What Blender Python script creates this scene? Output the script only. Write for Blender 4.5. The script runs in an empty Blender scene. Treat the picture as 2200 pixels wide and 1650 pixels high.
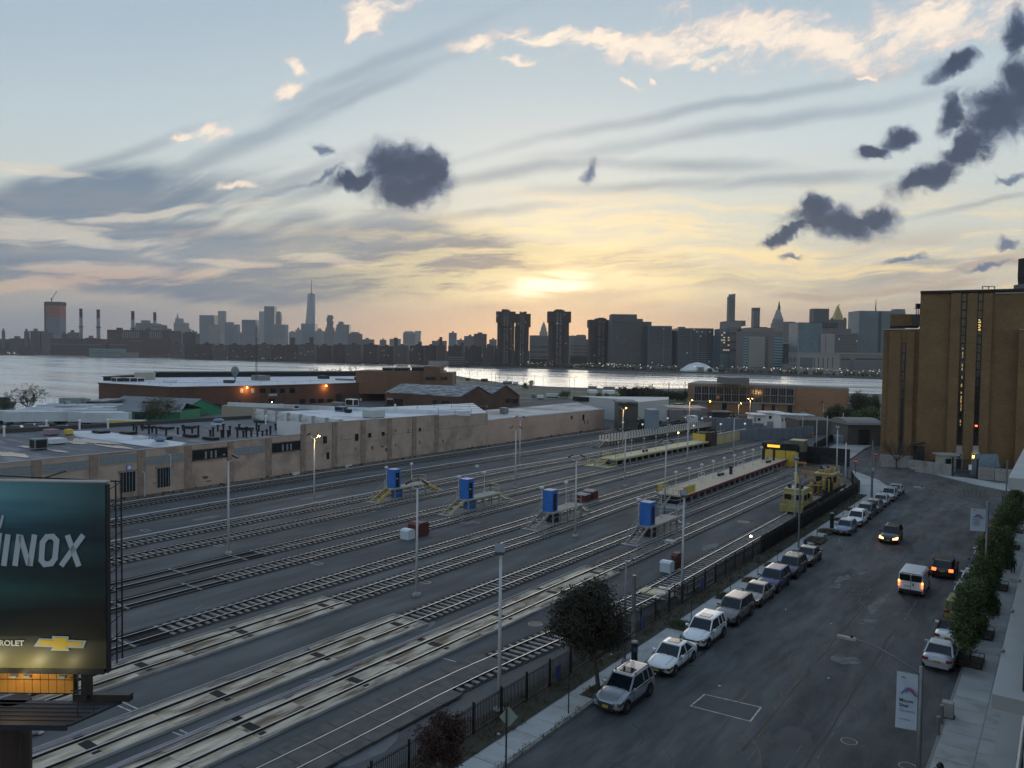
import bpy,math,random
from mathutils import Vector,Matrix
sin,cos,rad=math.sin,math.cos,math.radians
random.seed(11)
SC=bpy.context.scene
COL=SC.collection

# ------------------------------------------------------------------ camera
F=1680.0;CXP,CYP=1100.0,825.0
PITCH=math.atan(65/F);ROLL=math.atan(0.012);HC=20.0
YAW=math.atan(1199/F) # the tracks run along +Y, the lens looks to the left of them
SA,CA=sin(YAW),cos(YAW)
def _w(x,y,z):return Vector((x*CA-y*SA,x*SA+y*CA,z))
_r=Vector((1,0,0));_f=Vector((0,cos(PITCH),-sin(PITCH)));_u=Vector((0,sin(PITCH),cos(PITCH)))
_r2=_r*cos(ROLL)+_u*sin(ROLL);_u2=_u*cos(ROLL)-_r*sin(ROLL)
RW,UW,FW=_w(*_r2),_w(*_u2),_w(*_f)
cam=bpy.data.objects.new('camera',bpy.data.cameras.new('camera'));COL.objects.link(cam)
cam.matrix_world=Matrix(((RW.x,UW.x,-FW.x,0),(RW.y,UW.y,-FW.y,0),(RW.z,UW.z,-FW.z,HC),(0,0,0,1)))
cam.data.sensor_width=36;cam.data.lens=36*F/2200
cam.data.clip_start=0.5;cam.data.clip_end=30000
SC.camera=cam

# places: a ray through the picture met with a plane of the world
def ray(px,py):return FW+RW*((px-CXP)/F)-UW*((py-CYP)/F)
def P(px,py,z=0.0):
    d=ray(px,py);t=(z-HC)/d.z;return Vector((d.x*t,d.y*t,z))
def W(px,py,X): # on the vertical plane X = const
    d=ray(px,py);t=X/d.x;return Vector((X,d.y*t,HC+d.z*t))
def Dp(px,py,D): # at distance D in front
    d=ray(px,py);t=D/(d.x*-SA+d.y*CA);return Vector((d.x*t,d.y*t,HC+d.z*t))
def CF(x,y,z):return _w(x,y,z) # view-aligned frame to world

# ------------------------------------------------------------------ sky
SUN_EL=rad(5.2)
sd=(ray(1190,612)).normalized()
SUN_AZ=math.atan2(sd.x,sd.y)
world=bpy.data.worlds.new("World");SC.world=world;world.use_nodes=True
SC.view_settings.view_transform='Standard';SC.view_settings.look='None'
SC.view_settings.exposure=0.32;SC.view_settings.gamma=1.0;SC.view_settings.use_curve_mapping=False
def build_sky():
    nt=world.node_tree;N=nt.nodes;Lk=nt.links;N.clear()
    out=N.new('ShaderNodeOutputWorld');bg=N.new('ShaderNodeBackground')
    Lk.new(bg.outputs[0],out.inputs[0])
    def val(x):
        return x
    def put(sock,x):
        if isinstance(x,(int,float)):sock.default_value=x
        elif isinstance(x,(tuple,list,Vector)):sock.default_value=tuple(x)+((1.0,)if len(sock.default_value)==4 and len(x)==3 else())
        else:Lk.new(x,sock)
    def m(op,a,b=0.0,c=0.0,clamp=False):
        n=N.new('ShaderNodeMath');n.operation=op;n.use_clamp=clamp
        put(n.inputs[0],a);put(n.inputs[1],b)
        if op in('MULTIPLY_ADD','SMOOTH_MAX','SMOOTH_MIN'):put(n.inputs[2],c)
        return n.outputs[0]
    def vm(op,a,b=None,scale=None):
        n=N.new('ShaderNodeVectorMath');n.operation=op;put(n.inputs[0],a)
        if b is not None:put(n.inputs[1],b)
        if scale is not None:put(n.inputs['Scale'],scale)
        return n.outputs['Value']if op in('DOT_PRODUCT','LENGTH')else n.outputs[0]
    def comb(x,y,z=0.0):
        n=N.new('ShaderNodeCombineXYZ');put(n.inputs[0],x);put(n.inputs[1],y);put(n.inputs[2],z);return n.outputs[0]
    def ss(x,lo,hi):
        n=N.new('ShaderNodeMapRange');n.interpolation_type='SMOOTHSTEP'
        put(n.inputs[0],x);put(n.inputs[1],lo);put(n.inputs[2],hi);return n.outputs[0]
    def noise(vec,scale,detail=5,rough=0.55,dist=0.0,color=False):
        n=N.new('ShaderNodeTexNoise');put(n.inputs['Vector'],vec);n.inputs['Scale'].default_value=scale
        n.inputs['Detail'].default_value=detail;n.inputs['Roughness'].default_value=rough;n.inputs['Distortion'].default_value=dist
        return n.outputs['Color' if color else 'Fac']
    def mix(f,a,b):
        n=N.new('ShaderNodeMix');n.data_type='RGBA';put(n.inputs[0],f);put(n.inputs[6],a);put(n.inputs[7],b);return n.outputs[2]
    def mapn(vec,loc,rot,sc):
        n=N.new('ShaderNodeMapping');n.vector_type='TEXTURE';put(n.inputs[0],vec)
        n.inputs[1].default_value=loc;n.inputs[2].default_value=(0,0,rot);n.inputs[3].default_value=sc;return n.outputs[0]
    def srgb(r,g,b):
        return tuple(((c/255)/12.92 if c/255<=.04045 else((c/255+.055)/1.055)**2.4)for c in(r,g,b))
    tc=N.new('ShaderNodeTexCoord');d=tc.outputs['Generated']
    fz=vm('DOT_PRODUCT',d,FW);fzc=m('MAXIMUM',fz,0.12)
    px=m('DIVIDE',vm('DOT_PRODUCT',d,RW),fzc);py=m('DIVIDE',vm('DOT_PRODUCT',d,UW),fzc)
    px=m('MULTIPLY_ADD',px,1.68,1.1);py=m('MULTIPLY_ADD',py,-1.68,0.825) # thousandths of a photo pixel
    pv=comb(px,py,1.0)
    front=ss(fz,0.12,0.5)
    sep=N.new('ShaderNodeSeparateXYZ');Lk.new(d,sep.inputs[0]);dz=sep.outputs[2]
    # clear sky gradient by height above the horizon
    hgt=m('ABSOLUTE',dz)
    rm=N.new('ShaderNodeValToRGB');Lk.new(hgt,rm.inputs[0]);cr=rm.color_ramp
    stops=[(0.0,(140,142,152)),(0.035,(174,166,160)),(0.085,(212,200,178)),(0.15,(206,209,198)),(0.25,(196,208,211)),(0.40,(166,184,197)),(0.6,(146,168,192)),(1.0,(134,156,182))]
    while len(cr.elements)<len(stops):cr.elements.new(0.5)
    for e,(p,c)in zip(cr.elements,stops):e.position=p;e.color=srgb(*c)+(1,)
    sky=rm.outputs[0]
    # left part cooler, darker near the horizon
    azl=ss(px,1.25,-0.1)
    low=ss(py,0.52,0.74)
    sky=mix(m('MULTIPLY',m('MULTIPLY',azl,low),0.8),sky,srgb(128,140,160))
    sky=mix(m('MULTIPLY',m('MULTIPLY',azl,ss(py,0.55,0.0)),0.45),sky,srgb(146,168,190))
    # sun glow
    def union(items,v):
        o=None
        for cx,cy,rx,ry,rot in items:
            c_,s_=cos(rad(rot)),sin(rad(rot));cx,cy,rx,ry=cx/1000,cy/1000,rx/1000,ry/1000
            e1=vm('DOT_PRODUCT',v,(c_/rx,s_/rx,-(c_*cx+s_*cy)/rx));e2=vm('DOT_PRODUCT',v,(-s_/ry,c_/ry,(s_*cx-c_*cy)/ry))
            b=m('MULTIPLY_ADD',e1,e1,m('MULTIPLY',e2,e2))
            o=b if o is None else m('MINIMUM',o,b)
        return m('SUBTRACT',1.0,m('SQRT',o))
    g1=m('POWER',ss(union([(1190,615,950,250,0)],pv),0.0,1.0),1.6)
    sky=mix(m('MULTIPLY',g1,m('MULTIPLY',ss(py,0.70,0.61),0.75)),sky,srgb(236,214,166))
    # streaked cirrus: coordinates tilted a few degrees and stretched, then bent by slow noise
    def warp(v,sc,amt,det=4,rough=.55):
        a=m('MULTIPLY',m('SUBTRACT',noise(v,sc,det,rough),0.5),amt)
        b=m('MULTIPLY',m('SUBTRACT',noise(vm('ADD',v,(3.7,1.9,4.1)),sc,det,rough),0.5),amt)
        return vm('ADD',v,comb(a,b,0.0))
    wv=warp(pv,1.6,0.16,3)
    st=mapn(wv,(0,0,0),rad(-9),(3.4,0.42,1));n1=noise(st,5.2,6,0.60)
    st2=mapn(wv,(0.3,0.1,0),rad(-17),(3.0,0.30,1));n2=noise(st2,5.0,6,0.58)
    st3=mapn(wv,(1.3,0.7,0),rad(3),(2.6,0.20,1));n3=noise(st3,4.6,7,0.64)
    st4=mapn(wv,(0.7,0.2,0),rad(-4),(1.2,0.16,1));n4=noise(st4,6.0,7,0.66)
    wb=warp(warp(pv,2.2,0.14,2),7.0,0.04,4);wa_=warp(pv,2.6,0.075,3)
    def c5(n,k):return m('MULTIPLY',m('SUBTRACT',n,0.5),k)
    # broad blue-grey veil low on the left and its long arms
    broad=union([(100,446,440,62,-7),(380,500,600,58,5),(800,545,440,74,8),(480,600,620,36,3),(250,560,480,34,5),(950,600,280,40,5)],wb)
    arms=union([(330,385,330,22,-19),(600,395,270,20,-20),(560,290,360,26,-24),(190,350,260,16,-18),(860,125,260,20,-22),(760,220,250,16,-22),
                  (1130,376,260,16,-7),(1450,360,260,18,1),(1400,405,260,15,-4),(1620,270,480,18,-11),(1500,240,520,13,-12),(1000,470,260,12,-7),(1650,392,300,16,-5),(700,405,200,20,-16),
                  (1250,560,230,22,10),(1460,590,200,20,9),(1880,596,200,20,-9),(1960,570,110,14,-4),(2100,440,170,8,-8)],wa_)
    veil=broad
    vn=m('ADD',c5(n1,2.2),c5(n2,1.8))
    vmask=ss(m('ADD',m('MAXIMUM',veil,-1.5),vn),-0.70,0.45)
    vmask=m('MULTIPLY',vmask,ss(m('ADD',veil,c5(n4,0.9)),-0.85,0.15))
    amask=ss(m('ADD',m('MAXIMUM',arms,-1.2),m('ADD',c5(n2,1.6),c5(n1,1.2))),-0.55,0.95)
    vmask=m('MAXIMUM',vmask,m('MULTIPLY',m('MULTIPLY',amask,ss(arms,-1.1,0.1)),m('MULTIPLY_ADD',ss(py,0.0,0.35),0.28,0.26)))
    vcol=mix(m('MULTIPLY',g1,0.8),srgb(88,112,140),srgb(150,140,136))
    sky=mix(m('MULTIPLY',vmask,0.84),sky,vcol)
    # cream gaps shining through the veil
    gap=union([(120,508,260,28,5),(710,562,120,16,7),(260,588,240,22,2),(330,455,230,12,-8),(60,366,150,16,4),(90,612,300,18,0),(480,565,160,10,3)],wa_)
    sky=mix(m('MULTIPLY',ss(m('ADD',gap,c5(n4,2.6)),-0.1,0.6),0.8),sky,mix(ss(py,0.53,0.60),srgb(214,208,194),srgb(218,186,164)))
    # general soft wisps over the whole dome
    dome=vm('DIVIDE',d,comb(m('ADD',hgt,0.22),m('ADD',hgt,0.22),1.0))
    dn=noise(mapn(dome,(0,0,0),rad(35),(2.6,0.7,1)),1.7,4,0.55)
    sky=mix(m('MULTIPLY',ss(dn,0.46,0.70),0.20),sky,srgb(206,206,204))
    right=ss(px,0.75,1.35)
    warm=m('MULTIPLY',ss(m('ADD',m('MULTIPLY',n3,.6),m('MULTIPLY',n4,.4)),0.47,0.60),m('MULTIPLY',ss(py,0.36,0.53),ss(py,0.72,0.62)))
    sky=mix(m('MULTIPLY',warm,m('MULTIPLY_ADD',right,.68,.26)),sky,mix(ss(px,0.1,1.3),srgb(222,190,162),srgb(250,222,170)))
    grey=m('MULTIPLY',ss(m('ADD',m('MULTIPLY',n3,.5),m('MULTIPLY',n1,.5)),0.49,0.40),m('MULTIPLY',ss(py,0.46,0.58),right))
    sky=mix(m('MULTIPLY',grey,0.75),sky,srgb(176,154,140))
    bright=m('MULTIPLY',ss(n4,0.42,0.56),m('MULTIPLY',g1,ss(py,0.67,0.60)))
    sky=mix(m('MULTIPLY',bright,0.95),sky,srgb(255,238,178))
    # low mauve bank right above the skyline
    bank=m('MULTIPLY',ss(m('ADD',py,c5(n4,0.10)),0.635,0.69),0.8)
    sky=mix(bank,sky,mix(ss(px,0.15,0.95),srgb(122,134,154),srgb(168,156,152)))
    # white core of the hidden sun, drawn out in streaks
    sc=vm('ADD',pv,comb(0.0,c5(n3,0.10)))
    g2=m('MAXIMUM',ss(union([(1195,614,330,44,-3)],sc),0.0,0.85),m('MULTIPLY',ss(union([(1270,590,220,30,-6)],sc),0.0,0.8),.7))
    sky=mix(m('MULTIPLY',g2,m('MULTIPLY_ADD',ss(n4,0.40,0.58),0.45,0.55)),sky,(1.2,0.95,0.55))
    sky=mix(ss(union([(1185,616,120,26,-3)],sc),0.0,0.7),sky,(1.8,1.5,1.05))
    # sunlit white-pink cloud
    wl_=warp(warp(pv,5.0,0.075,3),19.0,0.050,5,.62)
    fine=noise(mapn(wl_,(0,0,0),rad(-24),(1.6,0.7,1)),17,5,0.64)
    lit=union([(790,40,62,60,-38),(770,75,30,34,0),(850,8,58,24,-10),(648,142,46,26,30),(618,192,50,24,-18),(440,287,78,20,-14),(388,296,36,14,0),
                 (1160,88,120,22,4),(1010,108,60,22,0),(1110,138,70,20,4),(1400,98,280,46,-2),(1640,75,300,70,4),(1790,95,190,72,8),(1500,125,200,38,0),(1250,80,200,26,3),(1340,172,40,11,28),(1535,152,22,18,10),
                 (1990,50,300,80,-16),(1400,180,14,10,20),(1860,172,30,7,0),(500,392,80,14,3),(20,370,80,14,5)],wl_)
    litm=ss(m('ADD',m('MAXIMUM',lit,-1.2),m('ADD',c5(fine,2.4),c5(n2,1.6))),0.0,0.8)
    sky=mix(m('MULTIPLY',litm,m('MULTIPLY_ADD',fine,0.9,0.38)),sky,mix(ss(m('ADD',lit,c5(fine,1.6)),.1,.9),srgb(226,206,198),srgb(255,236,214)))
    # dark cumulus puffs
    wp=warp(warp(pv,6.0,0.085,3),20.0,0.055,5,.62)
    puff=union([(850,350,74,52,0),(870,395,92,50,0),(920,372,54,54,0),(762,385,62,22,-8),(1800,478,116,40,2),(1768,448,40,34,0),(1885,468,58,34,0),(1690,502,66,14,-16),(1925,290,50,28,-24),(1875,318,44,20,-10),
                  (2150,235,100,74,-30),(2090,310,90,40,-28),(1990,378,95,34,-24),(2190,190,60,60,0),(2045,135,66,26,-24),(2190,80,30,60,0),(2050,240,30,50,10)],wp)
    thin=union([(1262,362,24,40,25),(690,325,44,18,25),(1695,552,50,13,14),(1940,566,90,16,-8),(2170,530,50,22,0),(2120,580,90,12,-8),(2165,380,60,12,-10),(700,375,80,16,-14)],wp)
    pn1=noise(wp,16,5,0.62)
    pm=m('ADD',m('MAXIMUM',puff,m('SUBTRACT',thin,.42)),c5(pn1,1.15))
    pmask=m('POWER',ss(pm,-0.34,0.42),1.25)
    pcol=mix(ss(m('ADD',puff,m('ADD',c5(pn1,1.5),c5(fine,1.2))),-0.15,0.6),srgb(104,118,144),srgb(34,50,80))
    sky=mix(m('MULTIPLY',pmask,0.94),sky,pcol)
    # behind the viewer: plain dusk sky
    rear=mix(0.0,rm.outputs[0],(0,0,0))
    rear=mix(m('MULTIPLY',ss(dn,0.42,0.68),0.4),rear,srgb(150,156,170))
    total=mix(front,rear,sky)
    # below the horizon
    total=mix(ss(dz,0.0,-0.05),total,srgb(96,102,112))
    ns=N.new('ShaderNodeTexSky');ns.sky_type='NISHITA';ns.sun_disc=False
    ns.sun_elevation=SUN_EL;ns.sun_rotation=SUN_AZ;ns.altitude=20
    nsky=vm('SCALE',ns.outputs[0],scale=m('MULTIPLY_ADD',m('MULTIPLY',m('MAXIMUM',pmask,m('MULTIPLY',vmask,.6)),front),-0.11,0.12)) # the physical sky adds its share under the cloud
    fin=vm('ADD',vm('SCALE',total,scale=8.8),nsky)
    Lk.new(fin,bg.inputs[0]);bg.inputs[1].default_value=0.1
build_sky()
world.cycles.sampling_method='MANUAL';world.cycles.sample_map_resolution=512
sl=bpy.data.lights.new('sun','SUN');sl.energy=0.5;sl.angle=rad(35);sl.color=(1.0,0.86,0.70)
so=bpy.data.objects.new('sun',sl);COL.objects.link(so)
so.rotation_euler=Vector((sd.x,sd.y,sd.z)).to_track_quat('Z','Y').to_euler()
SC.render.engine='CYCLES'
SC.cycles.use_denoising=True
SC.cycles.max_bounces=5;SC.cycles.diffuse_bounces=2;SC.cycles.glossy_bounces=3;SC.cycles.volume_bounces=0
SC.cycles.transmission_bounces=3;SC.cycles.transparent_max_bounces=6
SC.cycles.caustics_reflective=False;SC.cycles.caustics_refractive=False
SC.cycles.use_adaptive_sampling=True;SC.cycles.adaptive_threshold=0.015;SC.cycles.adaptive_min_samples=8
SC.cycles.sample_clamp_indirect=4

# ------------------------------------------------------------------ materials
MATS={}
def mat(key,col=(.3,.3,.3),rough=.8,metal=0.,amt=.12,scale=2.0,bump=0.,col2=None,f2=(.5,.62),s2=.4,spec=.5,emit=None,est=1.0,stretch=None,coat=0.):
    if key in MATS:return MATS[key]
    M=bpy.data.materials.new(key);M.use_nodes=True;nt=M.node_tree;N=nt.nodes;L=nt.links
    b=N['Principled BSDF'];b.inputs['Roughness'].default_value=rough;b.inputs['Metallic'].default_value=metal
    b.inputs['Specular IOR Level'].default_value=spec
    if coat:b.inputs['Coat Weight'].default_value=coat;b.inputs['Coat Roughness'].default_value=.08
    tc=N.new('ShaderNodeTexCoord');src=tc.outputs['Object']
    oi=N.new('ShaderNodeObjectInfo');ad=N.new('ShaderNodeVectorMath');ad.operation='MULTIPLY_ADD'
    ad.inputs[1].default_value=(1,1,1)
    L.new(src,ad.inputs[0]);L.new(oi.outputs['Random'],ad.inputs[2])
    sc_=N.new('ShaderNodeVectorMath');sc_.operation='SCALE';L.new(oi.outputs['Random'],sc_.inputs[0]);sc_.inputs['Scale'].default_value=40;L.new(sc_.outputs[0],ad.inputs[2])
    vec=ad.outputs[0]
    if stretch:
        mp=N.new('ShaderNodeMapping');mp.inputs[3].default_value=stretch;L.new(vec,mp.inputs[0]);vec=mp.outputs[0]
    n1=N.new('ShaderNodeTexNoise');n1.inputs['Scale'].default_value=scale;n1.inputs['Detail'].default_value=6;L.new(vec,n1.inputs['Vector'])
    mr=N.new('ShaderNodeMapRange');mr.inputs[1].default_value=.25;mr.inputs[2].default_value=.75
    mr.inputs[3].default_value=1-amt;mr.inputs[4].default_value=1+amt;L.new(n1.outputs['Fac'],mr.inputs[0])
    base=N.new('ShaderNodeRGB');base.outputs[0].default_value=tuple(col)+(1,)
    c=base.outputs[0]
    if col2 is not None:
        n2=N.new('ShaderNodeTexNoise');n2.inputs['Scale'].default_value=s2;n2.inputs['Detail'].default_value=7;n2.inputs['Roughness'].default_value=.62;L.new(vec,n2.inputs['Vector'])
        r2=N.new('ShaderNodeMapRange');r2.inputs[1].default_value=f2[0];r2.inputs[2].default_value=f2[1];L.new(n2.outputs['Fac'],r2.inputs[0])
        mx=N.new('ShaderNodeMix');mx.data_type='RGBA';L.new(r2.outputs[0],mx.inputs[0]);L.new(c,mx.inputs[6]);mx.inputs[7].default_value=tuple(col2)+(1,)
        c=mx.outputs[2]
    ml=N.new('ShaderNodeVectorMath');ml.operation='SCALE';L.new(c,ml.inputs[0]);L.new(mr.outputs[0],ml.inputs['Scale'])
    L.new(ml.outputs[0],b.inputs['Base Color'])
    if bump:
        bp=N.new('ShaderNodeBump');bp.inputs['Strength'].default_value=bump;bp.inputs['Distance'].default_value=.05
        n3=N.new('ShaderNodeTexNoise');n3.inputs['Scale'].default_value=scale*5;n3.inputs['Detail'].default_value=4;L.new(vec,n3.inputs['Vector'])
        L.new(n3.outputs['Fac'],bp.inputs['Height']);L.new(bp.outputs[0],b.inputs['Normal'])
    if emit:
        b.inputs['Emission Color'].default_value=tuple(emit)+(1,);b.inputs['Emission Strength'].default_value=est
    MATS[key]=M
    return M
def brickmat(key,c1,c2,mortar,sc=1.0,bw=.6,rh=.2,rough=.85,amt=.15,soot=None):
    if key in MATS:return MATS[key]
    M=mat(key,c1,rough,amt=amt,scale=.25,col2=soot,f2=(.52,.7),s2=.12);nt=M.node_tree;N=nt.nodes;L=nt.links
    tc=N.new('ShaderNodeTexCoord');geo=N.new('ShaderNodeNewGeometry')
    s=N.new('ShaderNodeSeparateXYZ');L.new(tc.outputs['Object'],s.inputs[0])
    a=N.new('ShaderNodeMath');a.operation='ADD';L.new(s.outputs[0],a.inputs[0]);L.new(s.outputs[1],a.inputs[1])
    cb=N.new('ShaderNodeCombineXYZ');L.new(a.outputs[0],cb.inputs[0]);L.new(s.outputs[2],cb.inputs[1])
    br=N.new('ShaderNodeTexBrick');L.new(cb.outputs[0],br.inputs['Vector']);br.inputs['Scale'].default_value=sc
    br.inputs['Color1'].default_value=(.85,.85,.85,1);br.inputs['Color2'].default_value=(1.12,1.12,1.12,1);br.inputs['Mortar'].default_value=tuple(mortar)+(1,)
    br.inputs['Brick Width'].default_value=bw;br.inputs['Row Height'].default_value=rh;br.inputs['Mortar Size'].default_value=.02
    b=N['Principled BSDF'];old=b.inputs['Base Color'].links[0].from_socket
    mx=N.new('ShaderNodeMix');mx.data_type='RGBA';mx.blend_type='MULTIPLY';mx.inputs[0].default_value=1
    L.new(old,mx.inputs[6]);L.new(br.outputs['Color'],mx.inputs[7]);L.new(mx.outputs[2],b.inputs['Base Color'])
    return M
def emis(key,col,st):
    if key in MATS:return MATS[key]
    M=bpy.data.materials.new(key);M.use_nodes=True;N=M.node_tree.nodes;b=N['Principled BSDF']
    b.inputs['Base Color'].default_value=tuple(col)+(1,);b.inputs['Emission Color'].default_value=tuple(col)+(1,);b.inputs['Emission Strength'].default_value=st
    MATS[key]=M;return M

# ------------------------------------------------------------------ mesh building
class MB:
    def __init__(s,xf=None):s.v=[];s.f=[];s.xf=xf
    def add(s,vs,fs):
        o=len(s.v);s.v+=[tuple(p)for p in vs];s.f+=[tuple(i+o for i in f)for f in fs];return s
    def bx(s,x0,x1,y0,y1,z0,z1):
        return s.add([(x0,y0,z0),(x1,y0,z0),(x1,y1,z0),(x0,y1,z0),(x0,y0,z1),(x1,y0,z1),(x1,y1,z1),(x0,y1,z1)],
                     [(0,3,2,1),(4,5,6,7),(0,1,5,4),(1,2,6,5),(2,3,7,6),(3,0,4,7)])
    def box(s,c,d,rz=0.,rx=0.,ry=0.):
        M=Matrix.Translation(Vector(c))@Matrix.Rotation(rz,4,'Z')@Matrix.Rotation(rx,4,'X')@Matrix.Rotation(ry,4,'Y')
        h=[x/2 for x in d]
        vs=[M@Vector((a*h[0],b*h[1],e*h[2]))for e in(-1,1)for a,b in((-1,-1),(1,-1),(1,1),(-1,1))]
        return s.add(vs,[(0,3,2,1),(4,5,6,7),(0,1,5,4),(1,2,6,5),(2,3,7,6),(3,0,4,7)])
    def cyl(s,p,q,r0,r1=None,n=8,cap=True):
        r1=r0 if r1 is None else r1;p=Vector(p);q=Vector(q);d=(q-p)
        if d.length<1e-6:return s
        d.normalize();a=d.orthogonal().normalized();b=d.cross(a)
        vs=[p+(a*cos(2*math.pi*i/n)+b*sin(2*math.pi*i/n))*r0 for i in range(n)]+[q+(a*cos(2*math.pi*i/n)+b*sin(2*math.pi*i/n))*r1 for i in range(n)]
        fs=[(i,(i+1)%n,n+(i+1)%n,n+i)for i in range(n)]
        if cap:fs+=[tuple(range(n-1,-1,-1)),tuple(range(n,2*n))]
        return s.add(vs,fs)
    def tube(s,pts,r,n=6):
        for a,b in zip(pts,pts[1:]):s.cyl(a,b,r,r,n)
        return s
    def beam(s,p,q,w,h): # rectangular bar from p to q
        p=Vector(p);q=Vector(q);d=(q-p).normalized();a=d.cross(Vector((0,0,1)))
        if a.length<1e-4:a=Vector((1,0,0))
        a.normalize();b=a.cross(d);a*=w/2;b*=h/2
        return s.add([p-a-b,p+a-b,p+a+b,p-a+b,q-a-b,q+a-b,q+a+b,q-a+b],
                     [(0,1,2,3),(7,6,5,4),(0,4,5,1),(1,5,6,2),(2,6,7,3),(3,7,4,0)])
    def lathe(s,c,prof,n=12): # prof: (r, z)
        c=Vector(c);vs=[];fs=[]
        for r,z in prof:vs+=[c+Vector((r*cos(2*math.pi*i/n),r*sin(2*math.pi*i/n),z))for i in range(n)]
        for k in range(len(prof)-1):
            fs+=[(k*n+i,k*n+(i+1)%n,(k+1)*n+(i+1)%n,(k+1)*n+i)for i in range(n)]
        fs+=[tuple(range(n-1,-1,-1)),tuple((len(prof)-1)*n+i for i in range(n))]
        return s.add(vs,fs)
    def ball(s,c,r,n=10,k=6,sz=1.0):
        return s.lathe(c,[(max(r*sin(math.pi*i/k),.002),-r*sz*cos(math.pi*i/k))for i in range(k+1)],n)
    def prism(s,poly,z0,z1):
        n=len(poly);vs=[(p[0],p[1],z0)for p in poly]+[(p[0],p[1],z1)for p in poly]
        ar=sum(poly[i][0]*poly[(i+1)%n][1]-poly[(i+1)%n][0]*poly[i][1]for i in range(n))
        up=tuple(range(n,2*n));dn=tuple(range(n-1,-1,-1));sd_=[(i,(i+1)%n,n+(i+1)%n,n+i)for i in range(n)]
        if ar<0:up=up[::-1];dn=dn[::-1];sd_=[f[::-1]for f in sd_]
        return s.add(vs,[up,dn]+sd_)
    def loft(s,rings,cap=True):
        n=len(rings[0]);vs=[p for r in rings for p in r]
        fs=[(k*n+i,k*n+(i+1)%n,(k+1)*n+(i+1)%n,(k+1)*n+i)for k in range(len(rings)-1)for i in range(n)]
        if cap:fs+=[tuple(range(n-1,-1,-1)),tuple((len(rings)-1)*n+i for i in range(n))]
        return s.add(vs,fs)
    def quad(s,a,b,c,d):return s.add([a,b,c,d],[(0,1,2,3)])
    def build(s,name,m,parent=None,kind=None,sm=False,label=None,rc=True,fix=False):
        vs=[Vector(s.xf(*p))for p in s.v]if s.xf else[Vector(p)for p in s.v]
        o0=Vector((0,0,0))
        if rc and vs:
            xs=[p.x for p in vs];ys=[p.y for p in vs];zs=[p.z for p in vs]
            o0=Vector(((min(xs)+max(xs))/2,(min(ys)+max(ys))/2,min(zs)))
        me=bpy.data.meshes.new(name);me.from_pydata([tuple(p-o0)for p in vs],[],s.f)
        if fix:
            import bmesh
            bm=bmesh.new();bm.from_mesh(me);bmesh.ops.recalc_face_normals(bm,faces=bm.faces);bm.to_mesh(me);bm.free()
        me.update()
        if sm:me.polygons.foreach_set('use_smooth',[True]*len(me.polygons))
        me.materials.append(m if not isinstance(m,str)else MATS[m])
        o=bpy.data.objects.new(name,me);COL.objects.link(o)
        base=WORLD(parent)if parent is not None else Vector((0,0,0))
        o.location=o0-base
        if parent is not None:o.parent=parent
        if kind:o['kind']=kind
        if label:o['label']=label
        return o
def WORLD(o):
    v=Vector((0,0,0))
    while o is not None:v+=o.location;o=o.parent
    return v
def thing(name,label,cat,loc=(0,0,0),group=None,rz=0.):
    o=bpy.data.objects.new(name,None);COL.objects.link(o);o.location=loc;o.rotation_euler=(0,0,rz);o.empty_display_size=.3
    o['label']=label;o['category']=cat
    if group:o['group']=group
    return o
def tag(o,label,cat,group=None,kind=None):
    o['label']=label;o['category']=cat
    if group:o['group']=group
    if kind:o['kind']=kind
    return o
def dup(root,loc=None,rz=None,label=None,group=None,swap=None):
    def cp(o,par):
        c=o.copy();COL.objects.link(c)
        if par is not None:c.parent=par
        if swap and o.type=='MESH' and o.data.materials and o.data.materials[0].name in swap:
            k=(o.data.name,swap[o.data.materials[0].name].name)
            if k not in SWAPS:
                d=o.data.copy();d.materials[0]=swap[o.data.materials[0].name];SWAPS[k]=d
            c.data=SWAPS[k]
        for ch in list(KIDS(o)):cp(ch,c)
        return c
    r=cp(root,None)
    if loc is not None:r.location=loc
    if rz is not None:r.rotation_euler=(0,0,rz)
    if label:r['label']=label
    if group:r['group']=group
    return r
SWAPS={}
def KIDS(o):
    if o.name not in _kc:
        _kc[o.name]=list(o.children)
    return _kc[o.name]
_kc={}

_O='first second third fourth fifth sixth seventh eighth ninth tenth eleventh twelfth thirteenth fourteenth fifteenth sixteenth seventeenth eighteenth nineteenth twentieth'.split()
def ORD(k):return _O[k]if k<20 else('twenty-'+_O[k-20]if k<29 else('thirtieth' if k==29 else 'thirty-'+_O[k-30]))
# ------------------------------------------------------------------ common materials
mat('asphalt_yard',(.108,.113,.118),.9,amt=.26,scale=.5,col2=(.060,.064,.069),f2=(.38,.66),s2=.16,bump=.15,spec=.3,stretch=(1.5,.32,1))
mat('asphalt_road',(.102,.107,.111),.85,amt=.28,scale=.9,col2=(.050,.053,.058),f2=(.40,.64),s2=.28,bump=.25,spec=.3,stretch=(1.6,.35,1))
mat('asphalt_patch',(.062,.066,.071),.8,amt=.2,scale=.6)
mat('tar_black',(.022,.023,.025),.7,amt=.3);mat('asphalt_pale2',(.135,.14,.145),.9,amt=.2,scale=1)
mat('asphalt_pale',(.16,.165,.165),.9,amt=.25,scale=1.4,col2=(.09,.095,.10),f2=(.45,.6),s2=1.2)
mat('sidewalk',(.38,.40,.40),.9,amt=.14,scale=.7,col2=(.24,.245,.23),f2=(.5,.66),s2=.35,bump=.1)
mat('kerb',(.22,.22,.21),.85,amt=.2,scale=1.5)
mat('ballast',(.014,.014,.016),.95,amt=.6,scale=14,col2=(.040,.038,.036),f2=(.55,.72),s2=6,bump=.6)
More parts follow.
